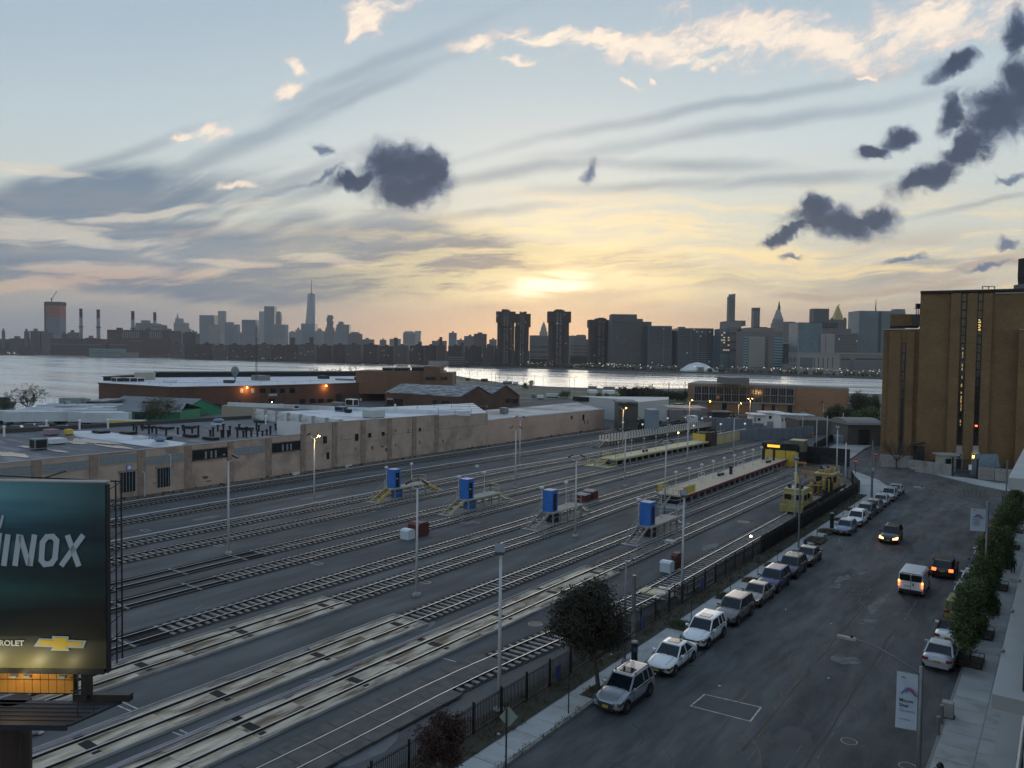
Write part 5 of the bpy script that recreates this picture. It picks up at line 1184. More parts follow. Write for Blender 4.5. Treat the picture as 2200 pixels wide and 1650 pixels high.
def gable(a,r,b,m='dark_brick'):
    g=MB();th=Vector((-.35,.35,0));pts=[Vector((a.x,a.y,-.2)),Vector((b.x,b.y,-.2)),b-Vector((0,0,.1)),r-Vector((0,0,.1)),a-Vector((0,0,.1))];n=5
    g.add([tuple(p)for p in pts]+[tuple(p+th)for p in pts],[tuple(range(n)),tuple(range(2*n-1,n-1,-1))]+[(i,n+i,n+(i+1)%n,(i+1)%n)for i in range(n)]);return g.build('gable_wall',m,sh,fix=True)
gable(e1b,r1b,v1b);gable(v1b,r2b,e2b)
ra,rb_=r1b-Vector((0,0,-.1)),None
for a,b in((e1b,r1b),(r1b,v1b),(v1b,r2b),(r2b,e2b)):MB().beam(a+Vector((.2,-.2,.1)),b+Vector((.2,-.2,.1)),.3,.25).build('gable_coping','coping_dark',sh)
MB().add([tuple(Vector((e1a.x,e1a.y,-.2))),tuple(Vector((e1b.x,e1b.y,-.2))),tuple(e1b-Vector((0,0,.15))),tuple(e1a-Vector((0,0,.15)))],[(0,1,2,3)]).build('side_wall','dark_brick',sh)
for(x0,x1,y0,y1,part,m)in((832,844,855,859,'sign_board','coping'),(832,845,859,870,'dock_door','glass_dark'),(848,866,857,871,'dock_door','glass_dark'),(930,938,860,871,'window','glass_dark'),(950,965,861,872,'window','glass_dark')):facade_box(e1a,e1b,x0,x1,y0,y1,part,m,sh,.1)
facade_box(e1b,v1b,1022,1033,843,862,'door','glass_dark',sh,.1)

# green market shed and trailer park on the left
mat('green_paint',(.02,.22,.11),.6,amt=.1);mat('shed_roof',(.15,.17,.19),.6,amt=.12,scale=.6);mat('trailer_white',(.50,.57,.63),.6,amt=.12,scale=.5)
gs=thing('shed','green-fronted shed with grey pitched roof and roller doors','shed',P(270,905));g0,g1=P(223,907),P(300,907)
def pitched(root,pa,pb,depth,eave,ridge,wallm,roofm,over=.5,gable_m=None,gw=True):
    """gable wall from pa to pb faces the lens; ridge runs away from it"""
    pa,pb=Vector((pa.x,pa.y,0)),Vector((pb.x,pb.y,0));e=(pb-pa);n=Vector((-e.y,e.x,0)).normalized()
    if n.dot(pa)<0:n=-n
    m_=(pa+pb)/2;U3=Vector((0,0,1))
    g=MB();f=[pa,pb,pb+U3*eave,m_+U3*ridge,pa+U3*eave];k=[p+n*depth for p in f]
    g.add([tuple(p)for p in f+k],[(0,1,2,3,4),(9,8,7,6,5),(1,6,7,2),(0,4,9,5)]);g.build('walls',wallm,root,fix=True)
    ed=e.normalized()
    for s,p in((-1,pa),(1,pb)):
        a=m_+U3*(ridge+.12)-n*over;b=p+U3*(eave+.12-.0)+ed*s*over-n*over-U3*over*(ridge-eave)/(e.length/2)
        g=MB();q=[a,b,b+n*(depth+2*over),a+n*(depth+2*over)];g.add([tuple(v)for v in q]+[tuple(v-U3*.15)for v in q],[(0,1,2,3),(7,6,5,4),(0,4,5,1),(1,5,6,2),(2,6,7,3),(3,7,4,0)]);g.build('roof_slope',roofm,root,fix=True)
    return n
Dg=218;MB(xf=CF).bx(X_(223,Dg),X_(386,Dg),Dg,Dg+14,0,Zt(300,884,Dg)).build('walls','green_paint',gs)
ea,eb=CF(X_(220,Dg),Dg-.6,Zt(220,883.5,Dg)),CF(X_(390,Dg),Dg-.6,Zt(390,885.5,Dg));ra_,rb2=CF(X_(283,Dg+8),Dg+8,Zt(283,861,Dg+8)),CF(X_(400,Dg+8),Dg+8,Zt(400,866,Dg+8));ba_,bb2=CF(X_(220,Dg),Dg+15,ea.z),CF(X_(390,Dg),Dg+15,eb.z)
MB().add([ea,eb,rb2,ra_,ba_,bb2],[(0,1,2,3),(3,2,5,4),(0,3,4)]).build('roof','shed_roof',gs)
for x0,x1 in((226,243),(252,281),(288,306)):cfbox(x0,x1,888,905,Dg-.1,.15,'roller_door','steel_dark',gs,.1)
cfbox(305,331,863,866,Dg+5,.5,'roof_vent','roof_black',gs)
g2=thing('shed','bright green gable front with a dark lettered board','shed',P(430,902));
pa_,pb_=P(385,897),P(475,888);pitched(g2,pa_,pb_,30,1.6,5.0,'green_paint','shed_roof',over=.3)
facade_box(pa_,pb_,420,445,887,895,'sign_board','steel_dark',g2,.12)
for k in range(2):facade_box(pa_,pb_,423,443,889+k*3.4,890+k*3.4,'sign_lettering','marking_white',g2,.16)
cw=thing('wall_panel','plain beige blank wall box between green gable and white roofs','building',P(510,895));cfbox(476,549,871.5,905,216,10,'wall',mat('beige_wall',(.33,.30,.24),.9,amt=.1),cw,0)
# trailers
def trailer(label,px,py,L,ang,w=2.5,h=3.6,m='trailer_white',group='parked trailers',cab=False):
    c=P(px,py);root=thing('trailer',label,'trailer',(c.x,c.y,0),group,0)
    R=Matrix.Rotation(ang,3,'Z');xf=lambda x,y,z:tuple(R@Vector((x,y,z))+Vector((c.x,c.y,0)))
    MB(xf=xf).bx(-w/2,w/2,0,L,1.1,h).build('box',m,root);MB(xf=xf).bx(-w/2+.05,w/2-.05,.02,L-.02,h,h+.05).build('roof','white_roof',root)
    MB(xf=xf).bx(-w/2+.2,w/2-.2,-.03,0,1.3,h-.3).build('door','steel_dark' if group=='parked trailers' and int(px)%3==0 else m,root)
    for y in(1.2,L-2):
        for s in(-1,1):MB(xf=xf).cyl((s*(w/2-.3),y,.5),(s*(w/2),y,.5),.5,.5,10).build('wheel','black_iron',root)
    return root
tl=((10,915,16,-.65,'nearest long white trailer at the left edge'),(42,908,16,-.65,'second long white trailer from the left edge'),(58,903,15,-.68,'third long white trailer in the left group'),(82,897,15,-.7,'fourth white trailer in the left group'),(-12,912,16,-.65,'white trailer cut by the left edge'),(104,893,14,-.72,'fifth white trailer whose tail shows dark'),
      (128,908,14,-.75,'white trailer with pale roof in the middle group'),(118,902,13,-.9,'white trailer behind the yellow-striped one'),(150,914,13,-.8,'white trailer with dark open side in the middle group'),(175,916,12,-.85,'short white trailer with dark side next to the green shed'),(200,900,14,-.9,'white trailer running behind the green shed corner'),(175,893,13,-.95,'white trailer in the back row near the container'))
for px,py,L,a,lab in tl:trailer(lab,px,py,L,a)
trailer('yellow box trailer in the middle of the white ones',112,912,5,-.75,h=3.2,m='yellow_paint',group='yellow trailers');trailer('low yellow truck bed just behind the roof edge',236,918,9,-1.0,h=1.9,m='yellow_paint',group='yellow trailers')
ct=thing('shipping_container','pale grey container stacked on a rust red one','container',P(125,885),'stacked containers');cfbox(125,172,855.5,873,232,3,'box',mat('cont_grey',(.22,.26,.27),.7,amt=.1,stretch=(8,1,1)),ct);cfbox(172.2,184,857,874,233,2.4,'door_end','cont_grey',ct);cfbox(140,152,861,867,231.9,.05,'lettering','marking_white',ct)
c2=thing('shipping_container','rust red container at the bottom of the stack','container',P(125,893),'stacked containers');cfbox(125,171,873.5,893,232.5,3,'box',mat('cont_red',(.12,.045,.035),.8,amt=.2),c2,0)
lt=thing('canopy','open dark canopy right of the container stack','canopy',P(200,893));cfbox(184,224,861,863.5,233,12,'roof','steel_grey',lt);cfbox(184,203,864,890,239,3,'dark_interior','roof_black',lt,0);cfbox(203,210,864,890,236,1,'white_panel','trailer_white',lt,0)
for q in(185,210.5,222):cfbox(q,q+.8,863,893,233,.15,'post','steel_dark',lt,0)
# parked lorries and cars in the trailer park: small, still one by one
for k,(px,py,w,l,h,m,lab)in enumerate(((118,889,2.3,5,2.4,'white_paint','white box van beside the container stack'),(158,894,2.1,5,2.0,'white_paint','white van in front of the rust red container'),(212,888,2.2,5,2.0,'hood_blue','blue-white van under the canopy edge'),(60,922,1.8,4.5,1.4,'steel_grey','grey car among the trailers left'),(82,921,1.8,4.5,1.4,'white_paint','white car among the trailers left'),(100,919,1.8,4.4,1.4,'steel_dark','dark car right of the white car among trailers'),(30,926,1.8,4.4,1.4,'steel_dark','dark car below the first trailers'),(150,921,1.8,4.4,1.4,'white_paint','small white car in front of the dark-sided trailer'),(45,932,1.9,4.4,1.3,'coping_dark','black car near the roof edge left'),(128,925,1.8,4.4,1.3,'steel_dark','dark car tucked behind the roof stack'))):
    c=P(px,py);root=thing('parked_vehicle',lab,'vehicle',c,'vehicles in the trailer park');a=-.8+.2*(k%3);R=Matrix.Rotation(a,3,'Z');xf=lambda x,y,z:tuple(R@Vector((x,y,z))+c)
    MB(xf=xf).loft([[(-w/2,y,.35),(w/2,y,.35),(w/2,y,.9 if h<2 else 1.3),(-w/2,y,.9 if h<2 else 1.3)]for y in(-l/2,l/2)]).build('body',m,root,fix=True)
    MB(xf=xf).loft([[(-w/2*.9,-l*.28,.9),(w/2*.9,-l*.28,.9),(w/2*.9,l*.42,.9),(-w/2*.9,l*.42,.9)],[(-w/2*.75,-l*.15,h),(w/2*.75,-l*.15,h),(w/2*.75,l*.36,h),(-w/2*.75,l*.36,h)]]).build('cabin','glass_dark' if h<2 else m,root)
    for y in(-l*.32,l*.32):
        for s in(-1,1):MB(xf=xf).cyl((s*w*.42,y,.33),(s*w*.5,y,.33),.33,.33,8).build('wheel','black_iron',root)
# barge at the left
D=300;bg_=thing('barge','dark barge with two short stacks at the left edge of the river','barge',CF(X_(0,D),D,-3));x1=X_(21,D)
MB(xf=CF).loft([[(x1-24,D-3,-3),(x1-.5,D-3,-3),(x1-.5,D+3,-3),(x1-24,D+3,-3)],[(x1-24,D-3.5,-.6),(x1+.4,D-3.5,-.9),(x1+.4,D+3.5,-.9),(x1-24,D+3.5,-.6)]]).build('hull','black_iron',bg_)
MB(xf=CF).bx(x1-24,x1-1.8,D-2.5,D+2.5,-.85,.9).build('deckhouse','steel_dark',bg_)
for q in(-1.6,-.8):MB(xf=CF).cyl((x1+q-.5,D,-.6),(x1+q-.5,D,2.9),.13).build('stack','black_iron',bg_)
# ------------------------------------------------------------------ far end of the yard
brickmat('tan_brick_far',(.27,.165,.10),(.1,.05,.04),(.85,.85,.82),sc=.9)
gb=thing('depot_building','long two-storey brick depot with bands of dark windows','depot',P(1478,885))
ZG=10.3;ga,gb_=P(1478,823,ZG),P(1710,828.5,ZG);gc=P(1824,833.5,ZG)
gnorm=Vector((-(gb_-ga).y,(gb_-ga).x,0)).normalized()
if gnorm.dot(ga)<0:gnorm=-gnorm
ga2=Vector((P(1478,823,ZG).x,P(1478,823,ZG).y,0));gb2=Vector((gb_.x,gb_.y,0))
gcc=gb2+(gc-gb_)*1.0;gcc.z=0
poly=[ga2,gb2+(gb2-ga2).normalized()*0,gcc,gcc+gnorm*10,ga2+gnorm*34]
MB().prism([tuple(p[:2])for p in poly],-.1,ZG-.6).build('walls','tan_brick_far',gb);MB().prism([tuple(p[:2])for p in poly],ZG-.6,ZG).build('fascia',mat('fascia_grey',(.24,.24,.23),.85,amt=.1),gb)
zcl=hit(1600,872,ga2,gb2).z
def gz(py,px=1600):return hit(px,py,ga2,gb2).z
# window bays
n=13;zA,zB=gz(864),gz(832.5)
for k in range(n):
    t0,t1=k/n+.006,(k+1)/n-.006;s0=.062;p,q=ga2.lerp(gb2,s0+(1-s0)*t0*.985),ga2.lerp(gb2,s0+(1-s0)*t1*.985);e=(q-p).normalized();o=Vector((e.y,-e.x,0));o=-gnorm
    for za,zb_ in((zA+.1,(zA+zB)/2-.12),((zA+zB)/2+.12,zB-.05)):
        f=MB().prism([tuple(v[:2])for v in(p,q,q+o*.05,p+o*.05)],za,zb_).build('window','glass_dark',gb)
        g=MB()
        for j in(.33,.66):c=p.lerp(q,j)+o*.07;g.box((c.x,c.y,(za+zb_)/2),(.08,.08,zb_-za))
        g.build('mullion','fascia_grey',f)
for k in range(n+1):
    t=k/n;p=ga2.lerp(gb2,.062+.938*t*.985)-gnorm*.12;MB().box((p.x,p.y,(zA+zB)/2),(.3,.3,zB-zA+.4)).build('pier','fascia_grey',gb)
a,b=ga2-gnorm*.35,gb2-gnorm*.35
MB().beam((a.x,a.y,zA-.15),(b.x,b.y,zA-.15),.9,.5).build('ledge','fascia_grey',gb);MB().beam((a.x,a.y,(zA+zB)/2),(b.x,b.y,(zA+zB)/2),.5,.2).build('ledge','fascia_grey',gb)
for x0,x1,m in((1496,1518,'steel_grey'),(1551,1561,'glass_dark'),(1615,1636,'steel_grey'),(1637,1642,'glass_dark'),(1658,1665,'glass_dark'),(1692,1702,'glass_dark')):facade_box(ga2,gb2,x0,x1,865 if m=='steel_grey' else 866,892,'roller_door' if m=='steel_grey' else 'door',m,gb,.12)
pn=P(1565,824.5,ZG);cfbox(1564,1610,812,826,262,14,'penthouse',mat('pent_grey',(.13,.14,.15),.8),gb);cfbox(1574,1596,809.5,811.5,276,3,'roof_plant','steel_grey',gb)
# white gabled store with tall masts
ws=thing('storage_building','pale corrugated store with dark side behind tall bare poles','warehouse',P(1400,895));mat('pale_sheet',(.42,.45,.46),.7,amt=.08,stretch=(6,6,.5))
za=6.6;q0,q1,q2=P(1371,864,za),P(1436,858,za),P(1330,858,za)
MB().prism([tuple(P(1372,864,za)[:2]),tuple(P(1436,858,za)[:2]),tuple(P(1437,853,za)[:2]),tuple(P(1240,851,za)[:2]),tuple(P(1325,857,za)[:2])],0,za).build('walls','pale_sheet',ws)
cfbox(1330,1372,866,890,205,8,'dark_annex',mat('dark_annex',(.09,.09,.085),.9),ws,0);cfbox(1328,1372,863,867,204,10,'annex_roof','grey_roof',ws)
cfbox(1395,1418,881,899,190,6,'blue_box',mat('pale_blue_sheet',(.17,.23,.30),.7),ws,0)
for k,(px,yt,yb,lab)in enumerate(((1383,857,895,'first dark pole in front of the pale store'),(1400,824,893,'second pole, tallest on the left of the pale store'),(1410.5,841,893,'third pole in front of the pale store'),(1423,836,893,'fourth pole at the right part of the pale store'),(1436,822,890,'fifth pole at the right corner of the pale store'),(1471,820,873,'lone pole left of the depot corner'))):
    c=P(px,yb);D=-c.x*SA+c.y*CA;zt=Zt(px,yt,D);o=MB().cyl(c,(c.x,c.y,zt),.16,.12,6).build('utility_pole','steel_dark');tag(o,lab,'pole','poles by the pale store')
# grey yard sheds and walls between store and depot
def cfthing(name,label,cat,boxes,D0_,group=None,base=None):
    c=CF(X_(boxes[0][0],D0_),D0_,0);root=thing(name,label,cat,c,group)
    last=D0_
    for(x0,x1,yt,yb,D,dep,part,m,*z)in boxes:
        if not z or z[0]==0:p=P((x0+x1)/2,yb);last=-p.x*SA+p.y*CA;Du=last
        else:Du=last-.15 if x1-x0<12 else last-.5
        cfbox(x0,x1,yt,yb,Du,dep,part,m,root,z[0]if z and z[0]<3.5 and yb>880 else(Zt((x0+x1)/2,yb,Du)if z and z[0]else 0))
    return root
mat('shed_mauve',(.20,.19,.20),.85,amt=.15,scale=.5);mat('wall_bluegrey',(.16,.19,.23),.8,amt=.12,scale=.4,stretch=(3,3,.5))
cfthing('carport','flat pale canopy roof over mauve-grey sheds','canopy',[(1438,1520,875.5,877.5,205,10,'roof','coping',7.2),(1438,1512,881,905,212,5,'wall','shed_mauve'),(1472,1473,877,905,206,.3,'post','steel_dark'),(1509,1510.5,877,905,206,.3,'post','steel_dark'),(1446,1456,887,904,211.8,.2,'doorway','dark_annex')],205)
cfthing('container','white boxy cabin in front of the mauve sheds','cabin',[(1484,1501,894,912,190,4,'box','white_paint'),(1487,1491,900,911,189.9,.1,'door','steel_grey')],190)
cfthing('yard_wall','long blue-grey wall of sheet panels at the head of the platforms','wall',[(1515,1540,897,924,186,.6,'panel','shed_mauve')]+[(1540+k*11.4,1551+k*11.4,898+k*.35,925,186-k*1.2,.5,'panel','wall_bluegrey')for k in range(7)],186)
cfthing('yard_wall','lower blue-grey sheet wall behind the three buffer stops','wall',[(1592+k*13.2,1604.8+k*13.2,920+(k<2)*4,946-k*.2,152,.4,'panel','wall_bluegrey')for k in range(10)],152)
cfthing('yard_wall','tall grey sheet wall angled towards the brick gate sheds','wall',[(1621+k*7.5,1628+k*7.5,909+k*.3,925,170,.4,'panel','wall_bluegrey')for k in range(3)]+[(1720+k*8,1727.6+k*8,916,940,158,.4,'panel','wall_bluegrey')for k in range(4)],160)
cfthing('dark_sheds','jumble of dark low sheds in front of the brick depot','shed',[(1532,1580,886,908,196,5,'shed_wall','steel_dark'),(1536,1575,884.5,886.5,195,6,'shed_roof','grey_roof',4.9),(1580,1608,892,908,194,3,'shed_wall','dark_annex'),(1455,1470,868,880,222,5,'shed_wall','steel_dark')],195)
# white site offices
for k,(x0,x1,yt,yb,D,lab)in enumerate(((1621,1650,893,915,178,'front left white site office with two dark windows'),(1645,1690,888.5,906,186,'white site office set back behind the others'),(1680,1716,893,923,172,'front right white site office with one window'),(1716,1752,894,905,180,'white low site office roof nearest the gate sheds'))):
    p_=P((x0+x1)/2,yb);D=-p_.x*SA+p_.y*CA;root=thing('site_office',lab,'site office',CF(X_(x0,D),D,0),'white site offices');cfbox(x0,x1,yt,yb,D,6,'cabin','white_paint',root,0);cfbox(x0-1,x1+1,yt-2.2,yt,D-.6,7.5,'roof','white_roof',root)
    if k<3:
        cfbox(x0+2,x0+5,yt+5,yt+13,D-.05,.06,'door','steel_grey',root);cfbox(x0+9,x0+15,yt+5,yt+11,D-.05,.06,'window','glass_dark',root)
cfthing('bus','white and lime vehicle parked by the right site office','bus',[(1709,1720,903,918,170,6,'body',mat('lime',(.32,.38,.10),.6),0),(1709.5,1719.5,905,910,169.9,.1,'window','glass_dark',3)],170)
# grey brick gate sheds, arched shed, containers
mat('grey_brick',(.10,.095,.092),.9,amt=.2,scale=1.5)
cfthing('gate_shed','grey brick shed with a flat roof and dark roller door left of the lamp','shed',[(1720,1800,903,934,184,10,'wall','grey_brick'),(1719,1801,901,903.5,183.6,11,'parapet','coping'),(1782,1800,916,934,183.8,.3,'roller_door','steel_dark')],184)
a=thing('arched_shed','grey brick shed with a ribbed barrel roof by the tall brown building','shed',CF(X_(1822,178),178,0));cfbox(1824,1896,913,938,178,9,'wall','grey_brick',a,0);cfbox(1849,1872,923,938,177.8,.3,'roller_door','steel_dark',a,0)
x0,x1=X_(1822,178),X_(1897,178);zb_=Zt(1850,913,178);MB(xf=CF).loft([[(x,177.6+5-5*cos(math.pi*k/8),zb_+1.3*sin(math.pi*k/8))for k in range(9)]for x in(x0,x1)]).build('barrel_roof','steel_grey',a,fix=True)
g=MB(xf=CF);n=24
for k in range(n):x=x0+(x1-x0)*(k+.5)/n;g.loft([[(xx,177.6+5-5.05*cos(math.pi*j/8),zb_+.03+1.33*sin(math.pi*j/8))for j in range(9)]for xx in(x-.08,x+.08)])
g.build('roof_rib','coping',a,kind='stuff')
cfthing('container','pale blue container behind the iron fence corner','container',[(1805,1850,937,955,160,3,'box',mat('pale_blue',(.26,.33,.38),.6,stretch=(6,6,.5)),0),(1804,1851,935.5,937.5,159.8,3.4,'roof','white_paint')],160)
cfthing('container','deep blue container lettered in white beside the pale blue one','container',[(1858,1896,933,951,163,3,'box',mat('deep_blue',(.03,.05,.22),.6),0)]+[(1866+k*6,1868.5+k*6,939.5,943,162.9,.1,'letter','marking_white',Zt(1868,943,163))for k in range(4)],163)
# tents, vans and trees on the strip of land by the water
cfthing('tent','left of two grey-roofed white tents on the riverside strip','tent',[(1265,1284,838.5,846,330,8,'wall','white_paint',0),(1266,1283,830,838.5,331,6,'roof','steel_grey')],330,'riverside tents')
cfthing('tent','right of two grey-roofed white tents on the riverside strip','tent',[(1298,1322,839.5,847,325,8,'wall','white_paint',0),(1299,1321,831,839.5,326,6,'roof','steel_grey')],325,'riverside tents')
for k,(x0,x1,yt,m,lab)in enumerate(((1325,1333,843,'yellow_pale','cream van beside the right tent'),(1338,1357,843,'white_paint','white lorry half hidden by the riverside shrubs'),(1142,1152,846,'hood_blue','blue cabin on the riverside strip'),(1155,1168,849,'white_paint','white van right of the blue cabin'),(1174,1200,846,'trailer_white','group of pale covered boats'),(1102,1114,820,'white_paint','white square container on the sand'),(1033,1048,813.5,'steel_dark','dark container on the sand bank'),(1080,1100,819,'steel_grey','grey machine with a raised digger arm on the sand'),(1000,1010,812,'steel_dark','dark digger near the brick wing'))):
    yb_=yt+(9 if yt>830 else 6);pp=P((x0+x1)/2,yb_);D=-pp.x*SA+pp.y*CA;root=thing('riverside_vehicle',lab,'vehicle',CF(X_(x0,D),D,0),'vehicles by the river');c0,c1=X_(x0,D),X_(x1,D);zt=Zt(x0,yt,D)
    MB(xf=CF).bx(c0,c1,D,D+2.6,max(zt-2.4,.5),zt).build('body',m,root)
    MB(xf=CF).bx(c0+.2,c1-.2,D+.2,D+2.4,.05,max(zt-2.4,.5)).build('underframe','black_iron',root)
    if 'arm' in lab:MB(xf=CF).beam((c0+2,D+1,zt),(c0+4.2,D+1,zt+2.6),.4,.4).beam((c0+4.2,D+1,zt+2.6),(c0+3.2,D+1,zt+3.6),.35,.35).build('arm','steel_dark',root)

# ------------------------------------------------------------------ tall brown brick building on the right
brickmat('ochre_brick',(.195,.122,.058),(.2,.12,.05),(.72,.70,.66),sc=1.1,soot=(.135,.088,.046),bw=.55,rh=.22)
bb=thing('brown_tower','tall windowless ochre brick building with narrow dark window slots','building',P(1890,991))
def fz(px):return 1/(1/150+(1/139-1/150)*(px-1890)/310) # distance of its face at picture column px
def Fp(px,py,off=0.):return Dp(px,py,fz(px)+off)
def face(part,m,x0,x1,yt,yb,off=0.,depth=.3,z0=None,parent=None):
    a,b=Fp(x0,900,off),Fp(x1,900,off);e=(b-a);e.z=0;n=Vector((-e.y,e.x,0)).normalized()
    if n.dot(a)<0:n=-n
    zt=Fp((x0+x1)/2,yt,off).z;zb_=z0 if z0 is not None else Fp((x0+x1)/2,yb,off).z
    q=[a,b,b+n*depth,a+n*depth];return MB().prism([tuple(v[:2])for v in q],zb_,zt).build(part,m,parent or bb)
# verticals lean in the picture; x is taken at the base line, so correct to the middle
face('lower_block','ochre_brick',1893,2330,708,0,0,30,0)
face('main_block','ochre_brick',1969.5,2330,626,0,-1.2,30,0);face('roof_fascia',mat('dark_fascia',(.018,.015,.014),.8),1968.8,2332,620.5,626.2,-1.6,30.6)
face('shoulder_block','ochre_brick',2183,2330,708,0,-2.6,10,0)
face('shoulder_coping','coping',2182.6,2330,706.5,708.5,-2.9,10);face('coping','coping',1892.6,1969.4,706.5,708.5,-.2,30);face('coping','coping',1969.5,2047,626,629,-1.4,.4);face('coping','coping',2128,2330,626,629,-1.4,.4)
face('rear_block','ochre_brick',1906,1952,675,700,14,14);face('rear_recess','dark_annex',1952,1970,675,700,12,14)
face('granite_plinth','concrete',1892.8,1969,978,0,-.35,.4,0)
# projecting brick piers beside the slots
for x0,x1 in((2035,2056),(2070,2092),(2104,2124)):face('brick_pier','ochre_brick',x0,x1,630,0,-1.75,.6,0)
for x0,x1 in((1905,1930),(1943,1960)):face('brick_pier','ochre_brick',x0,x1,712,0,-.3,.35,0)
def slot(xa,yt,yb,w,off,slots):
    f=face('window_slot','glass_dark',xa-w/2,xa+w/2,yt,yb,off,.25)
    n=slots;z0=Fp(xa,yb,off).z;z1=Fp(xa,yt,off).z;a=Fp(xa-w/2,900,off-.05);b=Fp(xa+w/2,900,off-.05);g=MB()
    for k in range(n+1):z=z0+(z1-z0)*k/n;g.beam((a.x,a.y,z),(b.x,b.y,z),.1,.18)
    g.build('spandrel','roof_black',f);return f
s1=slot(1937,738,977,5.4,-.15,12);s2=slot(2063,630,952,8,-1.35,18);s3=slot(2098,630,957,8,-1.35,18)
emis('slot_light',(1.0,.62,.25),.16);emis('slot_light_bright',(1.0,.64,.18),.9)
r=random.Random(6)
for k in range(22):
    y=730+k*8.6
    if r.random()<.75:face('lit_pane','slot_light',2062.4+r.uniform(-.6,1),2064.6,y,y+r.uniform(3,8),-1.5,.1,parent=s2)
for k in range(9):face('lit_pane','slot_light_bright',2095+(k%2)*3,2098+(k%3),686+k*2.7,688+k*2.7,-1.5,.1,parent=s3)
face('red_lamp','red_lamp',2095.5,2100.5,913.5,916.5,-1.6,.15,parent=s3)
face('doorway','glass_dark',2058,2068,977,1018,-1.9,.2,0);face('doorway','glass_dark',2094,2105,977,1018,-1.9,.2,0)
for x in(2063,2098.5):face('door_surround','concrete',x-9,x-5.5,972,0,-2.1,.5,0);face('door_surround','concrete',x+5.5,x+9,972,0,-2.1,.5,0);face('door_head','concrete',x-6.5,x+6.5,958,976,-2.05,.4)
face('door_lamp',emis('door_lamp',(1.0,.72,.12),6.0),2092.5,2104,979.5,984.5,-2.3,.2);face('house_number','white_paint',2058.5,2067.5,979,985,-2.2,.1);face('number_board','black_iron',2059.5,2066.5,980,984,-2.35,.1)
# rooftop chimney, aerials
D=139;x=X_(2194,D+5)+2.4;c=CF(x+3,D+8,30);ch=thing('chimney_cowl','dark flared cowl rising above the brown roof at the right edge','chimney',c);zt=Zt(2197,541,D)
MB(xf=CF).loft([[(x+a,D+b,z)for a,b in((-.2,5),(4,5),(4,10),(-.2,10))]if z<zt-7 else[(x-.4+a,D+b,z)for a,b in((-.15,5),(4,5),(4,10),(-.15,10))]for z in(31,zt-7.2,zt-3.5,zt)]).build('cowl','dark_fascia',ch);MB(xf=CF).bx(x-.6,x+4,D+4,D+11,30,Zt(2197,600,D)).build('base','pent_grey',ch)
an=thing('aerials','cluster of small aerials on the rear roof block','aerial',Dp(1968,672,160));g=MB(xf=CF);D=162
for px,yt in((1964,661),(1968,656),(1972,663),(1975,659)):g.cyl((X_(px,D),D,Zt(px,676,D)),(X_(px,D),D,Zt(px,yt,D)),.1,.08,5)
g.beam((X_(1960,D),D,Zt(1960,663,D)),(X_(1977,D),D,Zt(1977,663,D)),.12,.12);g.build('mast','steel_dark',an)
MB(xf=CF).box((X_(1968,D),D,Zt(1968,657.5,D)),(.9,.6,1.0)).build('antenna','steel_dark',an)
hr=thing('roof_rail','short pale roof rail on top of the brown building','handrail',Fp(2110,618));g=MB(xf=CF);D=fz(2110)+2
g.beam((X_(2104,D),D,Zt(2104,615,D)),(X_(2130,D),D,Zt(2130,616,D)),.15,.15)
for q in(2104,2117,2130):g.beam((X_(q,D),D,Zt(q,615,D)),(X_(q,D),D,Zt(q,621,D)),.15,.15)
g.build('rail','coping',hr)
# boundary wall, guard hut, gate, shrubs along its foot
wt=thing('boundary_wall','low pale concrete wall in front of the brown building','wall',P(1966,1012))
for a,b,h in((P(1967,1014),P(2045,1025),2.1),(P(2100,1029),P(2250,1041),2.0),(P(1892,1003),P(1967,1006),1.5)):
    n=4
    for k in range(n):p,q=a.lerp(b,k/n+.004),a.lerp(b,(k+1)/n-.004);MB().beam((p.x,p.y,h/2),(q.x,q.y,h/2),.35,h).build('wall_panel','concrete',wt)
gt=thing('gate','black iron gate with a white notice between two concrete walls','gate',P(2045,1025));a,b=P(2046,1025),P(2099,1029)
for k in range(26):p=a.lerp(b,k/25);MB().beam((p.x,p.y,.1),(p.x,p.y,3.1),.05,.05).build('bar','black_iron',gt)
for z in(.2,1.6,3.0):MB().beam((a.x,a.y,z),(b.x,b.y,z),.07,.07).build('gate_rail','black_iron',gt)
for p in(a,b):MB().beam((p.x,p.y,0),(p.x,p.y,3.4),.3,.3).build('gate_post','black_iron',gt)
MB().beam((a.lerp(b,.65)+Vector((0,-.15,1.9))),(a.lerp(b,.78)+Vector((0,-.15,1.9))),.04,.9).build('notice','white_paint',gt)
gh=thing('guard_hut','small pale guard hut with a flat overhanging roof behind the wall','hut',P(2030,1012));c=P(2031,1013)
MB().box((c.x,c.y,1.5),(2.6,2.0,3.0),.6).build('walls',mat('hut_green',(.33,.36,.30),.8),gh);MB().box((c.x,c.y,3.1),(3.4,2.8,.25),.6).build('roof','coping',gh);MB().box((c.x+.55,c.y-1.05,2.0),(.9,.1,.9),.6).build('window','glass_dark',gh)
kk=thing('kiosk','dark narrow pitched shelter left of the guard hut','shelter',P(1972,1004));c=P(1973,1003);MB().box((c.x,c.y,1.9),(1.4,1.4,3.8),.6).build('body','black_iron',kk);MB().beam((c.x-1.6,c.y-.5,3.6),(c.x+.9,c.y+.2,4.6),1.6,.15).build('roof','black_iron',kk)
